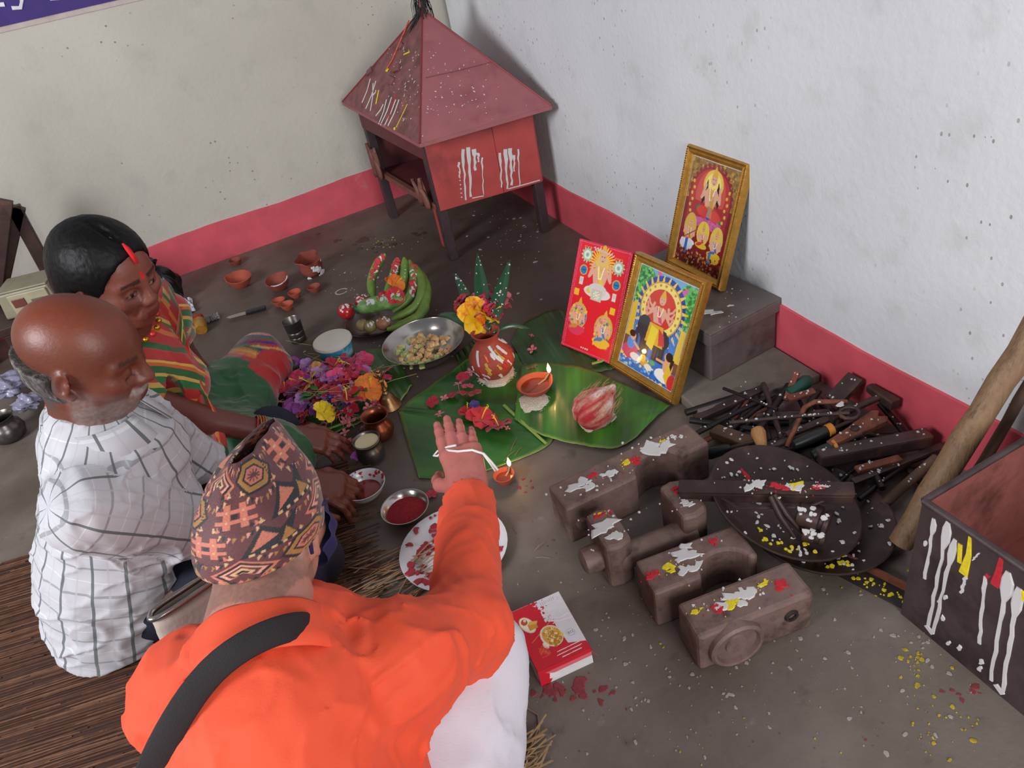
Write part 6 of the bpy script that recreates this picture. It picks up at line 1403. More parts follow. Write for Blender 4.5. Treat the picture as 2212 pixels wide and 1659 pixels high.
def collar(parent, H_, base, r0, r1, h, mat, open_=.7, th=.0025, name='collar', lean=.5, fdir=None, nseg=40):
    fd = np.asarray(fdir, float); fd[2] = 0; fd /= np.linalg.norm(fd); ld = np.cross([0, 0, 1], fd); up_ = V3(0, 0, 1)-fd*0+fd*lean*.0; P = []
    for i in range(nseg+1):
        a = open_*.5+(2*PI-open_)*i/nseg; o_ = fd*math.cos(a)+ld*math.sin(a); tl = (math.cos(a)+1)/2
        P.append([base+o_*r0*(1+.12*tl)+V3(0, 0, h-.035*tl), base+o_*(r0+.006)*(1+.12*tl)+V3(0, 0, h+.004-.035*tl), base+o_*(r1+.02*tl)+V3(0, 0, -.006-.055*tl)])
    me_ = MB().sheet(P); me = bpy.data.meshes.new(name); me.from_pydata(me_.v, [], me_.f)
    A = me.attributes.new('pat', 'FLOAT_VECTOR', 'POINT'); arr = []
    for i in range(nseg+1):
        for j in range(3): arr += [.01+j*.02, i*.0105, 0]
    A.data.foreach_set('vector', arr); o = link(me, name, mat, parent, smooth=180, solid=th); o.location = -parent.location; return o
collar(man, Hm, nb+V3(.005, 0, .01), .071, .100, .035, MPL, .5, fdir=(.94, -.34, 0))
MNAVY = M('navy_trousers', '#151a2c', .8, var=.15, scale=14, bump=.3, bscale=300)
T = Solid()
for h_, k_, a_ in ((pel+V3(.09, -.085, -.04), rk, ra_), (pel+V3(.09, .085, -.03), lk, la_)): T.rc(h_, k_, .088, .060, .05); T.rc(k_, a_, .06, .055, .04)
T.rc(pel+V3(.06, -.06, -.04), pel+V3(.06, .06, -.04), .09, .09, .05); T.cut(V3(-1.5, -1.8, .005), (0, 0, -1), 1.0)
wt = folds(.009, (16, 16, 10), 5.0); solid_obj('trousers', T, .0065, MNAVY, man, warp=wt)

# ------------------------------------------------------------------ woman in sari
MWK = skin_mat('woman_skin')
wom = thing('person', 'woman in red and green sari with black hair sitting beside the man', 'person', (-1.5, -1.4, .01))
Hw = Frame((-1.437, -1.500, .635), (.63, -.72, -.27), sc=.96)
B = Solid(); head(B, Hw, True, .98)
nb = V3(-1.475, -1.455, .49); pel = V3(-1.56, -1.36, .12); rsh, lsh = V3(-1.545, -1.60, .44), V3(-1.395, -1.335, .435)
rel, rwr = F(432, 905, .255), F(625, 943, .125); lel = F(398, 772, .22); lwr = F(470, 838, .135)
B.rc(Hw.w(-.03, 0, -.05), nb, .048, .052, .03); B.rc(nb, pel, .06, .09, .04); B.rc(rsh, lsh, .045, .045, .03)
for a, b, c in ((rsh, rel, rwr), (lsh, lel, lwr)): B.rc(a, b, .044, .036, .03); B.rc(b, c, .037, .023, .015)
hand(B, rwr, F(708, 955, .085)-rwr, V3(.05, -.35, 1), 1, (.28, .32, .36, .42), .7, .95)
hand(B, lwr, F(505, 885, .10)-lwr, V3(.5, -.2, .8), -1, (.5, .55, .6, .6), .9, .92)
rk, lk = V3(-1.28, -1.60, .09), F(560, 775, .10); B.rc(pel, lk, .06, .04, .03); B.rc(pel, rk, .06, .04, .03)
def womcol(P):
    q = Hw.loc(P); x, y, z = q.T; C = np.empty((len(P), 3)); C[:] = lin('#6b382e'); near = (np.abs(x) < .14) & (np.abs(y) < .12) & (z > -.14)
    C = mixc(C, '#7d4638', sm(x, .04, .09)*near*.8)
    lip = near*(x > .086)*sm(-z, .053, .058)*sm(z, -.079, -.074)*(np.abs(y) < .020); C = mixc(C, '#6a2a2a', lip*.8)
    br = near*(np.abs(z-.0245+.06*(np.abs(y)-.03)) < .0038)*(np.abs(np.abs(y)-.032) < .021)*(x > .06); C = mixc(C, '#221512', br*.85)
    ey = near*((np.abs(y)-.031)**2/.0135**2+(z+.004)**2/.0042**2 < 1)*(x > .07); C = mixc(C, '#8d7a74', ey*.6); ir = near*((np.abs(y)-.033)**2+(z+.0045)**2 < .0044**2)*(x > .07); C = mixc(C, '#17100f', ir*1.0)
    ly = near*(np.abs(z-.0005+((np.abs(y)-.031)/.014)**2*.004) < .0017)*(np.abs(np.abs(y)-.031) < .015)*(x > .07); C = mixc(C, '#1b0f0d', ly*.9)
    bi = near*(y*y/.0045**2+(z-.034)**2/.0085**2 < 1)*(x > .06); C = mixc(C, '#d3141c', bi*1.0)
    return C
solid_obj('body', B, .0034, MWK, wom, col=womcol)
Hs = Solid(); Hs.el(Hw.w(-.020, 0, .040), np.array((.112, .094, .094))*.97, Hw.R, .01); Hs.el(Hw.w(-.055, 0, -.02), np.array((.075, .085, .08))*.97, Hw.R, .04); Hs.el(Hw.w(-.10, 0, -.035), (.045, .055, .045), Hw.R, .03)
Hs.el(Hw.w(.098, 0, -.012), np.array((.085, .078, .086)), Hw.R, .012, 's'); Hs.el(Hw.w(.03, 0, -.09), np.array((.10, .12, .07)), Hw.R, .01, 's')
for s_ in (-1, 1): Hs.el(Hw.w(.005, s_*.092, -.022), (.030, .022, .034), Hw.R, .008, 's')
Hs.rc(Hw.w(.09, 0, .10), Hw.w(-.05, 0, .15), .008, .008, .01, 's')
MBH = M('black_hair', '#080708', .5, spec=.22, var=.3, scale=60, bump=.35, bscale=140, stretch=(1, 1, .3)); solid_obj('hair', Hs, .0035, MBH, wom, warp=lambda P: .002*(vnoise(P*150)-.5))
mb = MB(); pts = [Hw.w(x, 0, z) for x, z in ((.090, .062), (.084, .080), (.075, .094), (.066, .104))]
for k_ in range(len(pts)): pts[k_] = Hw.o+(pts[k_]-Hw.o)*1.015
mb.tube(pts, [.0045, .0055, .005, .002], 8, up=tuple(Hw.l)); bw(mb, 'vermilion_parting', M('sindoor', '#c4151c', .9), wom, smooth=180)
MGO = M('gold_jewel', '#c08a2a', .3, .8, var=.15)
for s_ in (-1, 1):
    bw(MB().ell(Hw.w(.0, s_*.083, -.045), (.006, .006, .006)).ell(Hw.w(.0, s_*.084, -.058), (.0035, .0035, .010)).ell(Hw.w(.0, s_*.084, -.072), (.0075, .0075, .007)), 'earring', MGO, wom, smooth=180)
for i, a_ in enumerate(np.linspace(-2.6, 2.2, 17)):
    p = nb+V3(.072*math.cos(a_)+.01, .072*math.sin(a_)-.01, .02-.028*math.cos(a_+1.05)); bw(MB().ell(p, (.007, .007, .0065), nu=10, nv=7), 'necklace_bead', MGO if i % 3 else M('red_bead', '#b8281c', .35), wom, smooth=180)
# blouse / sari
def sari_mat(name, bands, period, axis=0, base='#a51f28', second=None):
    m = bpy.data.materials.new(name); m.use_nodes = True; N = m.node_tree.nodes; L = m.node_tree.links; b = N['Principled BSDF']; b.inputs['Roughness'].default_value = .6; b.inputs['Sheen Weight'].default_value = .3
    a = N.new('ShaderNodeAttribute'); a.attribute_name = 'pat'; sp = N.new('ShaderNodeSeparateXYZ'); L.new(a.outputs['Vector'], sp.inputs[0])
    def ramp(src, per, bd, interp='CONSTANT'):
        m1 = N.new('ShaderNodeMath'); m1.operation = 'DIVIDE'; m1.inputs[1].default_value = per; L.new(src, m1.inputs[0]); m2 = N.new('ShaderNodeMath'); m2.operation = 'FRACT'; L.new(m1.outputs[0], m2.inputs[0])
        r = N.new('ShaderNodeValToRGB'); r.color_ramp.interpolation = interp; L.new(m2.outputs[0], r.inputs[0]); e = r.color_ramp.elements
        while len(e) > 1: e.remove(e[-1])
        e[0].position = bd[0][0]; e[0].color = (*lin(bd[0][1]), 1)
        for p_, c_ in bd[1:]: q = e.new(p_); q.color = (*lin(c_), 1)
        return r.outputs[0]
    c = ramp(sp.outputs[axis], period, bands)
    if second:
        per2, bd2, amt = second; r2 = ramp(sp.outputs[1-axis], per2, [(0, '#000000'), (1-amt, '#ffffff')]); x = N.new('ShaderNodeMix'); x.data_type = 'RGBA'; L.new(r2, x.inputs[0]); L.new(c, x.inputs[6]); c2 = ramp(sp.outputs[axis], period*.5, bd2); L.new(c2, x.inputs[7]); c = x.outputs[2]
    L.new(c, b.inputs['Base Color']); return m
S = Solid()
S.rc(nb+V3(-.01, .01, -.08), pel+V3(.02, 0, .03), .10, .135, .05, flat=(V3(.8, -.5, 0), .8)); S.rc(rsh, lsh, .056, .056, .05)
S.rc(nb+V3(.03, -.03, -.13), nb+V3(.035, -.02, -.16), .085, .09, .06)
for a, b in ((rsh, rel), (lsh, lel)): S.rc(a, a+(b-a)*.48, .058, .052, .03); S.cut(a+(b-a)*.46, b-a, .075)
BLOUSE = S
# pallu: broad cloth band from right hip across the chest over the left shoulder and down the back
def ribbon(name, pts, widths, wdirs, mat, parent, n=60, m=22, sag=.006, seed=0, th=.002, ripple=3):
    pts = [np.asarray(p, float) for p in pts]; k = len(pts); P = []; arr = []; ln = 0; prev = None
    def cr(A, x):
        i = min(int(x), k-2); f = x-i; p0 = A[max(i-1, 0)]; p1 = A[i]; p2 = A[i+1]; p3 = A[min(i+2, k-1)]
        return .5*((2*p1)+(-p0+p2)*f+(2*p0-5*p1+4*p2-p3)*f*f+(-p0+3*p1-3*p2+p3)*f**3)
    wd = [np.asarray(w, float)/np.linalg.norm(w) for w in wdirs]; W = [np.array([w]) for w in widths]
    for i in range(n):
        x = (k-1)*i/(n-1)*.9999; c = cr(pts, x); w = cr(W, x)[0]; d = cr(wd, x); d /= np.linalg.norm(d); t = cr(pts, min(x+.05, k-1.0001))-cr(pts, max(x-.05, 0)); t /= np.linalg.norm(t); nn = np.cross(t, d); row = []
        if prev is not None: ln += np.linalg.norm(c-prev)
        prev = c
        for j in range(m):
            s = j/(m-1)-.5; row.append(c+d*w*s+nn*(sag*math.sin(s*2*PI*ripple+seed+i*.05)-.02*(2*s)**2)); arr += [w*(s+.5), ln, 0]
        P.append(row)
    me_ = MB().sheet(P); me = bpy.data.meshes.new(name); me.from_pydata(me_.v, [], me_.f); A = me.attributes.new('pat', 'FLOAT_VECTOR', 'POINT'); A.data.foreach_set('vector', arr); o = link(me, name, mat, parent, smooth=180, solid=th); o.location = -parent.location; return o
MPAL = sari_mat('sari_pallu', [(0, '#1d5a2c'), (.10, '#c8571f'), (.15, '#c9a24a'), (.19, '#a8201f'), (.34, '#b52420'), (.36, '#1d5a2c'), (.45, '#a8201f'), (.60, '#c8641f'), (.68, '#a8201f'), (.86, '#1b6a30'), (.95, '#c9a24a')], .17, 0, second=(.085, [(0, '#b52a20'), (.3, '#d0762a'), (.5, '#1d6a30'), (.62, '#c8a850'), (.75, '#b52420')], .45))
MGRN = M('sari_green', '#14502a', .55, var=.12, scale=12, bump=.15, bscale=300, sheen=.3)
hx = V3(.8, -.5, 0)/.943
wf = folds(.007, (16, 16, 10), 2.0); wc = crease(.004, (14, 14, 10), 4.0); dg = V3(.35, .62, .70); dg2 = V3(.5, -.75, .45)
solid_obj('blouse', BLOUSE, .0055, MPAL, wom, warp=lambda P: wf(P)+wc(P), pat=lambda P: np.stack([P@dg+.03*vnoise(P*12)+9, P@dg2+9, P[:, 0]*0], 1))
ribbon('pallu', [V3(-1.46, -1.56, .22)+hx*.055, nb+hx*.125+V3(-.01, -.01, -.15), nb+hx*.090+V3(.035, .03, -.06), lsh+V3(-.025, -.02, .062), lsh+V3(-.11, .03, .02), pel+V3(-.15, .06, .16)], [.18, .20, .19, .15, .15, .18], [(-.2, .6, .75), (-.1, .55, .8), (.3, .5, .75), (.45, .85, 0), (.3, .5, -.8), (.5, .85, 0)], MPAL, wom, seed=1)
ribbon('back_drape', [rsh+V3(-.02, -.03, .03), nb+V3(-.075, -.0, .025), lsh+V3(-.06, .03, .05), lsh+V3(.0, .07, -.03)], [.10, .11, .12, .12], [(.1, -.2, 1), (-.3, .2, .9), (-.4, .6, .6), (-.3, .9, .0)], MGRN, wom, seed=2)
T = Solid()
T.rc(pel+V3(0, -.06, -.02), pel+V3(0, .06, -.02), .135, .135, .05); T.rc(pel+V3(.05, .03, -.02), lk+V3(0, 0, -.01), .12, .062, .06); T.rc(pel+V3(.05, -.05, -.02), rk, .12, .075, .06); T.rc(lk+V3(0, 0, -.02), V3(-1.36, -1.42, .06), .062, .07, .06); T.rc(rk, V3(-1.40, -1.36, .06), .07, .07, .06)
T.rc(lk, F(592, 795, .03), .058, .030, .05); T.rc(lk+V3(0, 0, -.04), F(545, 850, .02), .06, .03, .05); T.cut(V3(-1.5, -1.4, .004), (0, 0, -1), 1.0)
wf = folds(.010, (15, 15, 9), 8.0); wc = crease(.005, (16, 16, 8), 9.0)
kd = lk+V3(.02, 0, 0)-pel; kd[2] = 0; kl = np.linalg.norm(kd); kd /= kl; ks = V3(-kd[1], kd[0], 0); tb_ = (F(512, 750, .14)-pel)@kd-.055
def saricol(P):
    t = (P-pel)@kd-tb_+.012*(vnoise(P*18)-.5); s_ = (P-pel)@ks; C = np.empty((len(P), 3)); C[:] = lin('#135029')
    side = s_ > -.12
    for a, b, c in ((-.022, -.004, '#a51f24'), (-.004, .010, '#c86a1e'), (.010, .018, '#b5934a'), (.018, .026, '#c8601e'), (.026, .036, '#1b6430')): C[(t > a) & (t <= b) & side] = lin(c)
    q = ((t-.036)*.75+.65*(P[:, 2]-.05)+s_*.35) % .075/.075; cc_ = ['#a51f24', '#2b1d6a', '#8e1f30', '#1b5a30', '#2b1d6a', '#c8641e', '#2b1d6a', '#b59a4a']; m = (t > .036) & side
    for i, c in enumerate(cc_): C[m & (q >= i/8) & (q < (i+1)/8)] = lin(c)
    C[(t > -.04) & (s_ < -.058+.01*np.sin(t*40))] = lin('#a81a1c'); return C
solid_obj('sari_skirt', T, .0048, M('sari_weave', attr='Col', rough=.55, var=.1, scale=30, sheen=.3, bump=.15, bscale=300), wom, warp=lambda P: wf(P)+wc(P), col=saricol)
# decorated sari end spread over the knee
MEND = sari_mat('sari_border', [(0, '#a51f24'), (.13, '#c86a1e'), (.21, '#b5934a'), (.27, '#c8601e'), (.33, '#1b6430'), (.40, '#a51f24'), (.47, '#2b1d6a'), (.56, '#a51f24'), (.62, '#1b6430'), (.67, '#2b1d6a'), (.74, '#c8641e'), (.80, '#2b1d6a'), (.86, '#b59a4a'), (.9, '#1b6430'), (.95, '#a51f24')], .175, 0)
MBANG = M('red_bangle', '#a3241c', .25, var=.2, coat=.4)
def bangle(parent, c, ax, r, mat, th=.0022): 
    Z, X, Y = basis(ax); bw(MB().tube([c+X*r*math.cos(t)+Y*r*math.sin(t) for t in np.linspace(0, 2*PI, 25)], th, 6, caps=False), 'bangle', mat, parent, smooth=180)
axr = rwr-rel; axr /= np.linalg.norm(axr)
for i, t_ in enumerate((.60, .63, .66, .69, .97)): bangle(wom, rel+(rwr-rel)*t_, axr+V3(0, .1*(i % 2), .08), .036-.006*(t_-.6)/.37+.001*i if t_ < .9 else .0275, MGO if i in (1, 3) else MBANG)
axl = lwr-lel; axl /= np.linalg.norm(axl)
for i, t_ in enumerate((.78, .83, .88, .93)): bangle(wom, lel+(lwr-lel)*t_, axl, .031, MGO if i % 2 else MBANG)

# ------------------------------------------------------------------ priest in orange
MPK = skin_mat('priest_skin')
pri = thing('person', 'man in orange kurta and patterned cap reaching over the banana leaf', 'person', (-1.36, -2.62, .01))
hf = V3(.55, .80, -.42)
Hp = Frame((-1.313, -2.398, .553), hf, sc=.895, roll=0.0)
B = Solid(); head(B, Hp)
nb = V3(-1.362, -2.520, .490); pel = V3(-1.47, -2.80, .14); rsh, lsh = V3(-1.205, -2.570, .375), V3(-1.488, -2.455, .392)
rel = F(1008, 1352, .29); rwr = F(1014, 1060, .225); lel = V3(-1.52, -2.40, .22); lwr = V3(-1.36, -2.22, .16)
B.rc(Hp.w(-.03, 0, -.045), nb+V3(.0, 0, .0), .058, .062, .03); B.rc(nb, pel, .07, .10, .04); B.rc(rsh, lsh, .05, .05, .03)
for a, b, c in ((rsh, rel, rwr), (lsh, lel, lwr)): B.rc(a, b, .044, .036, .03); B.rc(b, c, .037, .027, .015)
B.cut(Hp.w(0, 0, .058), Hp.u, .16)
tips = hand(B, rwr, V3(.26, .95, .14), V3(-.05, -.15, 1), 1, (.03, .05, .08, .12), 1.4, 1.22, .015)
hand(B, lwr, V3(.7, .6, -.3), V3(0, 0, 1), 1, (.4, .4, .4, .4))
rk = F(1018, 1425, .165); lk = V3(-1.62, -2.50, .13); ra_, la_ = V3(-1.30, -2.40, .07), V3(-1.40, -2.42, .07)
for k_, a_ in ((rk, ra_), (lk, la_)): B.rc(pel, k_, .065, .05, .03); B.rc(k_, a_, .05, .035, .03)
def pricol(P):
    q = Hp.loc(P); x, y, z = q.T; C = np.empty((len(P), 3)); C[:] = lin('#b57a6c'); near = (np.abs(x) < .14) & (np.abs(y) < .12) & (z > -.16)
    no = vnoise(P*300); hr = near*sm(.012-x, -.005, .015)*sm(z, -.12, -.05)*(np.abs(y) < .082); C = mixc(C, '#6f5a4e', hr*(.35+.5*no))
    dh = ((P-rwr)**2).sum(1) < .24**2; C = mixc(C, '#b8645f', dh*.75); return C
solid_obj('body', B, .0036, MPK, pri, col=pricol)
# cap (dhaka topi): tall asymmetric cap with creased crown, painted weave
def capcolor(nu_, nv_):
    p = Paint(nu_, nv_, .62, .20, '#5a2b2e'); g_ = random.Random(19); MA, BK, OC, SA, GD, PK = '#5a2b2e', '#1c171b', '#9c6c34', '#bb6a55', '#c39a70', '#cf8f7d'
    def hexa(cx, cy, w, h, c): p.p([(cx-w, cy), (cx-w*.5, cy+h), (cx+w*.5, cy+h), (cx+w, cy), (cx+w*.5, cy-h), (cx-w*.5, cy-h)], c)
    nx, ny = 6, 4
    for r_ in range(-1, ny+1):
        for c_ in range(-1, nx+1):
            cx, cy = (c_+.5*(r_ % 2)+.3)/nx, (r_+.45)/ny; w, h = .5/nx, .5/ny; k_ = (c_*3+r_*5) % 4
            for s in (-1, 1):       # triangle fringe between the motifs
                for q in range(4): x0 = cx+s*w*(.45+.14*q); p.p([(x0, cy+h*(.55-.1*q)), (x0+w*.13, cy+h*(.9-.1*q)), (x0+w*.02, cy+h*(1.0-.1*q))], (GD, BK, PK, OC)[q]); p.p([(x0, cy-h*.5), (x0+w*.12, cy-h*.85), (x0-w*.05, cy-h*.9)], (BK, SA, GD, MA)[q])
            if k_ == 0:
                hexa(cx, cy, w*.98, h*.95, BK); hexa(cx, cy, w*.84, h*.80, OC); hexa(cx, cy, w*.60, h*.55, BK); hexa(cx, cy, w*.50, h*.45, SA)
                for q in range(10): a_ = q*PI/5; p.l([(cx, cy), (cx+w*.32*math.cos(a_), cy+h*.30*math.sin(a_))], .004, MA)
                for q in range(9): y_ = cy+h*(q-4)*.18; p.p([(cx+w*.62, y_-h*.05), (cx+w*.8, y_), (cx+w*.62, y_+h*.05)], BK)
            elif k_ == 1:
                for q, col in enumerate((SA, BK, PK, MA, GD, BK)): f_ = 1-q*.16; p.p([(cx-w*f_, cy-h*.2*f_), (cx, cy+h*f_), (cx+w*f_, cy-h*.2*f_), (cx+w*f_*.6, cy-h*f_*.75), (cx, cy-h*.1*f_), (cx-w*f_*.6, cy-h*f_*.75)], col)
            elif k_ == 2:
                p.p([(cx-w, cy-h), (cx-w*.3, cy+h), (cx+w*.2, cy+h*.2), (cx+w*.9, cy+h*.9), (cx+w*.5, cy-h*.3), (cx+w*.8, cy-h)], BK); p.p([(cx-w*.7, cy-h*.7), (cx-w*.3, cy+h*.6), (cx+w*.1, cy-h*.1)], SA); p.p([(cx+w*.1, cy-h*.8), (cx+w*.35, cy+h*.1), (cx+w*.6, cy-h*.7)], OC)
                for q in range(5): p.r(cx-w*.75+q*w*.3, cy-h*.97, cx-w*.6+q*w*.3, cy-h*.78, GD)
            else:
                for dx in (-.28, .28): p.r(cx+dx*w-w*.12, cy-h*.75, cx+dx*w+w*.12, cy+h*.75, SA)
                for dy in (-.3, .3): p.r(cx-w*.7, cy+dy*h-h*.13, cx+w*.7, cy+dy*h+h*.13, SA)
                for dx in (-.28, .28):
                    for dy in (-.3, .3): p.r(cx+dx*w-w*.05, cy+dy*h-h*.06, cx+dx*w+w*.05, cy+dy*h+h*.06, GD)
                p.r(cx-w*.1, cy-h*.12, cx+w*.1, cy+h*.12, BK)
    for q in range(60): p.p([(q/60, 0), (q/60+.008, .035), (q/60+.016, 0)], (OC, BK, SA)[q % 3])
    return p.C
cap = Solid; nu, nv = 300, 170; P = []; Uu, Vv = np.meshgrid(np.linspace(0, 1, nu), np.linspace(0, 1, nv), indexing='ij')
def cappt(u, v):
    a = 2*PI*u; ca, sa = math.cos(a), math.sin(a)       # a=0 front
    hfront = .108; hback = .078; z0 = .008+.022*ca-.012
    base = V3(-.010+.111*ca, .094*sa, z0)
    # ridge line along front-back, slightly left of centre
    rx = .070*ca*(1 if ca > 0 else .9); top = V3(rx*1.05+.012, -.004+.014*sa, .048+hback+(hfront-hback)*(.5+.5*np.tanh(ca*1.6)))
    t = v; k = t**3.0
    bulge = 1+.04*math.sin(PI*min(1, t*1.2))-.06*t*t
    p = base*V3(bulge, bulge, 1)*(1-k)+top*k; p[2] = base[2]*(1-t**1.05)+top[2]*t**1.05
    dent = math.exp(-((a-2.05)/.28)**2-((t-.52)/.27)**2); p -= V3(ca, sa, 0)*.024*dent
    dent2 = math.exp(-((a-4.6)/.4)**2-((t-.8)/.2)**2); p -= V3(ca, sa, .3)*.008*dent2
    p += V3(ca, sa, 0)*.0018*math.sin(9*a+7*t)*t; return p
P = [Hp.w(*cappt(Uu[i, j], Vv[i, j])) for i in range(nu) for j in range(nv)]
Fs = [(i*nv+j, (i+1)*nv+j, (i+1)*nv+j+1, i*nv+j+1) for i in range(nu-1) for j in range(nv-1)]
me = bpy.data.meshes.new('cap'); me.from_pydata(P, [], Fs); set_col(me, capcolor(nu, nv).reshape(-1, 3)); o = link(me, 'cap', M('dhaka_weave', attr='Col', rough=.6, var=.12, scale=120, bump=.3, bscale=500, sheen=.2), pri, smooth=180, solid=.002, label='tall cap woven in maroon, black, ochre and salmon'); o.location = -pri.location
# mask hanging at the face and its ear loop
MNV = M('navy_mask', '#1b2150', .7, var=.1)
ribbon('face_mask', [Hp.w(.040, -.092, -.005), Hp.w(.088, -.075, -.035), Hp.w(.128, -.03, -.05), Hp.w(.132, .02, -.05), Hp.w(.10, .07, -.04)], [.085, .105, .115, .115, .10], [tuple(Hp.u)]*5, MNV, pri, sag=.003, th=.0015)
bw(MB().tube([Hp.w(.045, -.088, .026), Hp.w(.02, -.090, .030), Hp.w(-.012, -.088, .024), Hp.w(-.022, -.086, .0), Hp.w(-.020, -.084, -.03)], .0030, 6), 'ear_loop', MNV, pri, smooth=180)
# kurta
MOR = M('orange_cotton', '#e8502c', .75, var=.04, scale=6, bump=.12, bscale=420, sheen=.05, col2='#df4a28', amt=.3)
S = Solid(); fd = V3(.44, .9, 0)
S.rc(nb+V3(-.03, -.06, -.075), pel+V3(-.03, 0, .02), .125, .150, .05, flat=(fd, .80)); S.rc(rsh+V3(-.03, 0, .01), lsh+V3(.03, -.02, .01), .070, .070, .07); S.rc(nb+V3(-.03, -.08, -.055), nb+V3(.002, .006, .002), .098, .070, .05)
S.rc(nb+V3(-.06, -.13, -.10), pel+V3(-.03, -.02, .10), .10, .135, .08); S.rc(pel+V3(-.04, 0, 0), pel+V3(-.04, 0, -.10), .155, .17, .05)
S.rc(nb+V3(.04, .05, -.12), pel+V3(.10, .12, .04), .09, .12, .08)
S.rc(rsh, rel, .072, .058, .05); S.rc(rel, rel+(rwr-rel)*.93, .058, .047, .03); S.rc(rel+V3(-.03, .0, -.015), rel+V3(.0, .0, -.045), .055, .040, .05); S.cut(rel+(rwr-rel)*.93, rwr-rel, .08)
S.rc(lsh, lel, .074, .066, .05); S.rc(lel, lel+(lwr-lel)*.95, .064, .052, .03); S.cut(lel+(lwr-lel)*.95, lwr-lel, .08)
S.cut(V3(-1.4, -2.7, .02), (0, 0, -1), .6)
wf = folds(.010, (7, 9, 11), 12.0); wf2 = folds(.006, (22, 16, 22), 21.0); wf3 = folds(.016, (14, 14, 22), 31.0); wc1 = crease(.006, (6, 9, 12), 14.0, .035); wc2 = crease(.004, (13, 9, 9), 24.0, .04)
def near_el(P): return np.exp(-((P-rel)**2).sum(1)/.075**2)
solid_obj('kurta', S, .0052, MOR, pri, warp=lambda P: wf(P)*(1-near_el(P))+wf2(P)*.7+wf3(P)*near_el(P)+wc1(P)+wc2(P))
nx_ = Hp.w(-.03, 0, -.045)-nb; nx_ /= np.linalg.norm(nx_); _, cy_, cz_ = basis(nx_); P = []
for i in range(49):
    a = -PI/2+.12+(2*PI-.24)*i/48; o_ = cy_*math.cos(a)*1.06+cz_*math.sin(a)     # opening at the throat
    P.append([nb+nx_*t_+o_*(r_+.0015*math.sin(6*a)) for t_, r_ in ((-.042, .096), (-.020, .089), (.004, .081), (.022, .077), (.026, .073), (.014, .070))])
o = MB().sheet(P).build('collar', MOR, pri, solid=.003, smooth=180); o.location = -pri.location
# white trousers
T = Solid(); T.rc(pel+V3(.05, .02, -.02), rk, .12, .080, .06); T.rc(rk, ra_, .076, .06, .05); T.rc(pel+V3(-.05, .02, -.02), lk, .12, .085, .06); T.rc(lk, la_, .08, .06, .05); T.rc(pel+V3(.07, 0, -.02), pel+V3(-.07, 0, -.02), .13, .13, .05); T.rc(rk+V3(-.03, -.05, -.05), V3(-1.24, -2.70, .07), .07, .085, .06); T.cut(V3(-1.4, -2.6, .006), (0, 0, -1), 1.0)
wf = folds(.013, (11, 11, 8), 41.0); wc = crease(.004, (9, 9, 12), 44.0); solid_obj('trousers', T, .0058, M('white_cotton', '#d3ced8', .8, var=.03, bump=.15, bscale=350), pri, warp=lambda P: wf(P)+wc(P))
# kurta tail over the thigh
ribbon('kurta_tail', [V3(-1.33, -2.74, .30), V3(-1.29, -2.67, .25), V3(-1.25, -2.62, .205), F(935, 1640, .165)], [.16, .16, .15, .12], [(.5, -.5, -.6)]*4, MOR, pri, sag=.006, ripple=1.5)
# shoulder strap
st_ = [F(590, 1352, .545), F(560, 1366, .553), F(500, 1405, .555), F(440, 1465, .535), F(395, 1530, .505), F(350, 1610, .47), F(320, 1680, .43), F(290, 1760, .38)]
def on_back(q, th=.013):
    d_ = (q-CAM)/np.linalg.norm(q-CAM); ts = np.linspace(.3, 1.6, 700); Pp = CAM+ts[:, None]*d_; D_ = np.full(len(ts), 1.0)
    for r_ in S.p:
        if r_[6] == 'u':
            d = Solid.dist(r_, Pp); h = np.clip(.5+.5*(D_-d)/r_[5], 0, 1); D_ = D_*(1-h)+d*h-r_[5]*h*(1-h)
    i = np.argmax(D_ < th); return Pp[i] if D_[i] < th else None
bp = [on_back(FD(x, y, 1.0), .004 if x > 640 else .020 if x > 480 else .014) for x, y in ((672, 1352), (640, 1352), (598, 1362), (550, 1382), (500, 1412), (455, 1450), (415, 1500), (380, 1555), (350, 1610), (325, 1665), (305, 1730))]
bp = [p for p in bp if p is not None]
P = []; arr = []
for i, p in enumerate(bp):
    t_ = bp[min(i+1, len(bp)-1)]-bp[max(i-1, 0)]; t_ /= np.linalg.norm(t_); vw = CAM-p; vw /= np.linalg.norm(vw); sd = np.cross(t_, vw); sd /= np.linalg.norm(sd); P.append([p+sd*.0175*s_+vw*(.004+.004*(1-s_*s_)) for s_ in np.linspace(-1, 1, 7)])
sb = MB().sheet(P).build('shoulder_strap', M('black_webbing', '#1c1518', .8, var=.1, bump=.3, bscale=600), pri, solid=.003, smooth=180, sub=1); sb.location = -pri.location
# white thread held in the fingers
t = thing('sacred_thread', 'white cotton thread loop held in the raised hand', 'thread', tuple(rwr))
hp = F(1010, 985, .215)
bw(MB().tube([F(985, 962, .262), F(968, 965, .252), F(945, 975, .24), F(937, 985, .235), F(945, 985, .238), F(962, 972, .25), F(990, 975, .268), F(1020, 972, .272), F(1045, 980, .262), F(1062, 998, .242), F(1076, 1016, .23)], .0026, 6), 'strand', M('white_thread', '#d6d0cc', .85), t, smooth=180)
bw(MB().tube([F(1042, 978, .262), F(1058, 1000, .24), F(1070, 1018, .228)], .0022, 6), 'strand', _mc['white_thread'], t, smooth=180)

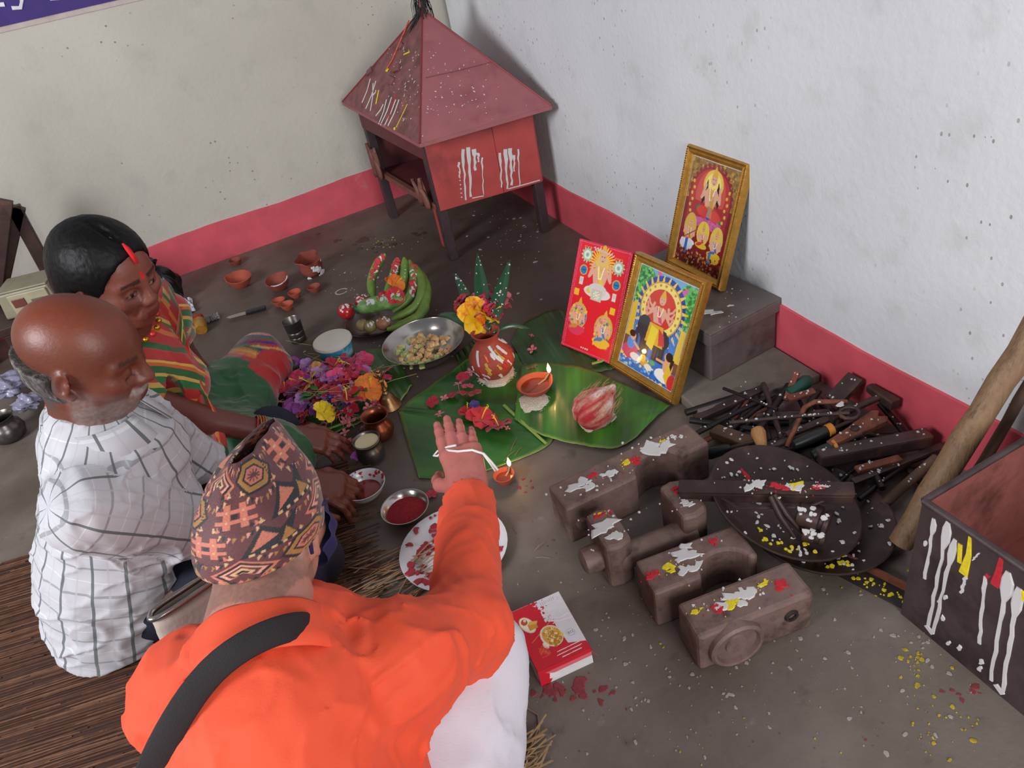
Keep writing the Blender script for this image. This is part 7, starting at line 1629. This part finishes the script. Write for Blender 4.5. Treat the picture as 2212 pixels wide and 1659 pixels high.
# ------------------------------------------------------------------ things at the left
t = thing('cloth_bag', 'cream printed bag with silver trim between the two men', 'bag', tuple(F(478, 1398, .03)), .25)
bx_ = MB(); W2, D2, H2 = .19, .11, .17; P = []
for z_ in np.linspace(0, H2, 8):
    row = []
    for i in range(36):
        a = 2*PI*i/36; c_, s_ = math.cos(a), math.sin(a); k_ = (abs(c_)**4+abs(s_)**4)**-.25; f_ = 1-.18*(z_/H2)**2+.02*math.sin(5*a+z_*60); row.append((W2/2*c_*k_*f_*.9, D2/2*s_*k_*f_*.9*(1-.62*(z_/H2)**1.5), z_))
    P.append(row)
Fb = MB(); Fb.add([q for r_ in P for q in r_], [(i*36+j, i*36+(j+1) % 36, (i+1)*36+(j+1) % 36, (i+1)*36+j) for i in range(7) for j in range(36)]+[tuple(range(35, -1, -1))]); Fb.build('bag_body', M('cream_cloth', '#b9aca0', .75, var=.06, bump=.2, bscale=120), t, smooth=60, solid=.003)
MB().tube([Vector(q)+Vector((0, 0, .002)) for q in P[-1]]+[Vector(P[-1][0])+Vector((0, 0, .002))], .006, 8, caps=False).build('silver_trim', STEEL, t, smooth=180)
for k_ in range(5): MB().box((.02, -D2/2*.93-.0005, .05+.016*k_), (.09-.006*k_, .0012, .005)).build('printed_line', M('bag_print', '#7a4a3c', .8), t)
# ------------------------------------------------------------------ far left: stand, scale, scraps
MWD = M('dark_table_wood', '#3a2420', .5, var=.25, scale=10, bump=.25, col2='#5a3a30', amt=.3)
t = thing('wooden_trestle', 'dark wooden trestle legs standing by the left wall', 'trestle', tuple(FY(30, 600, -.25)))
for a_, b_ in (((12, 432), (-12, 640)), ((40, 446), (-2, 640)), ((28, 445), (118, 612))):
    A_, B_ = FY(*a_, -.22 if a_[0] < 20 else -.18), FY(*b_, -.22 if a_[0] < 20 else -.18); B2 = A_+(B_-A_)*(A_[2]-.0)/(A_[2]-B_[2]) if A_[2] > B_[2] else B_
    bw(MB().bar(A_, B2, .045, .03, up=(0, 1, 0)), 'leg', MWD, t, bevel=.003)
sc_ = FY(88, 660, -.37)
bt = thing('low_bench', 'low dark wooden bench under the beige weighing scale', 'bench', (sc_[0]-.01, -.36, 0))
bz = max(sc_[2], .1)
MB().box((0, 0, bz-.015), (.26, .20, .03)).build('seat_board', MWD, bt, bevel=.003)
for x_ in (-.105, .105):
    for y_ in (-.08, .08): MB().box((x_, y_, (bz-.03)/2), (.035, .035, bz-.03)).build('leg', MWD, bt, bevel=.002)
t = thing('weighing_scale', 'beige box shaped weighing scale on the low bench', 'scale', (sc_[0], -.365, bz+.0005), -.28)
MG = M('beige_plastic', '#8a846e', .5, var=.1)
MB().box((0, 0, .045), (.19, .13, .09), taper=.9).build('body', MG, t, bevel=.008)
MB().box((.012, -.062, .045), (.13, .012, .075)).build('display_panel', M('scale_panel', '#a59d80', .5), t, bevel=.003); MB().box((-.022, -.069, .052), (.042, .004, .03)).build('screen', M('scale_screen', '#6a3a30', .3), t, bevel=.001); MB().box((.038, -.069, .045), (.04, .004, .02)).build('button_pad', M('scale_pad', '#55604c', .5), t, bevel=.001)
MB().box((0, 0, .0935), (.17, .12, .007)).build('tray', MG, t, bevel=.003)
rb_ = F(-20, 770, 0)
t = thing('plastic_basin', 'red plastic basin at the far left edge', 'basin', (rb_[0]-.05, rb_[1]-.06, 0)); MB().lathe([(0, .01), (.075, .01), (.08, .0), (.085, .0), (.105, .10), (.115, .105), (.115, .11), (.10, .104), (.082, .015), (0, .015)], 36).build('basin_body', M('red_plastic', '#8d2430', .4, var=.1), t, smooth=40)
def crush(label, px, py, r, seed, mat, z=0):
    g_ = np.random.RandomState(seed); ph = g_.rand(6)*6
    def fn(q): return 1+.18*math.sin(6*q.x+ph[0]+4*q.y)+.16*math.sin(9*q.y+ph[1]-5*q.z)+.12*math.sin(13*q.z+ph[2]+7*q.x)+.08*math.sin(23*q.x+ph[3])*math.sin(19*q.y+ph[4])
    return tag(MB().ell(tuple(F(px, py, z)+V3(0, 0, r*.6)), (r, r*.85, r*.6), nu=34, nv=20, fn=fn).build('crumpled_bag', mat, smooth=60), label, 'bag')
MPB = M('pale_polythene', '#8b88a0', .3, var=.15, scale=30)
crush('crumpled pale plastic bag behind the balding man, upper one', 25, 850, .055, 2, MPB, .03); crush('smaller crumpled pale plastic bag nearer the man\'s collar', 68, 880, .038, 5, MPB, .02)
vessel('steel_pot', 'round dark steel pot behind the balding man', 'pot', F(28, 945, 0), [(.03, 0), (.045, .008), (.052, .03), (.046, .052), (.036, .062), (.036, .070), (.044, .082)], .0015, STEELD)
# loose thread and twigs on the floor
mb = MB().tube([F(1100, 1532, .002), F(1140, 1530, .003), F(1162, 1545, .002), F(1165, 1580, .003), F(1150, 1612, .003)], .0018, 5)
tag(mb.build('jute_string', M('jute', '#8a7360', .9), smooth=180), 'loose jute string on the floor beside the white trousers', 'string')
mb = MB(); gg = random.Random(91)
for x, y in ((1172, 1205), (1165, 1180), (1110, 960), (1100, 985), (1120, 975), (1290, 1010), (700, 975), (720, 985), (690, 990), (735, 978)):
    p = F(x, y, .004); an = gg.uniform(-.8, .8); d = V3(math.cos(an), math.sin(an), .02)*gg.uniform(.012, .03); mb.tube([p-d, p+V3(0, 0, .003), p+d], .0008, 4)
tag(mb.build('twigs', M('twig', '#8c7350', .8)), 'dry twig bits scattered on the floor and leaf edge', 'twigs', kind='stuff')
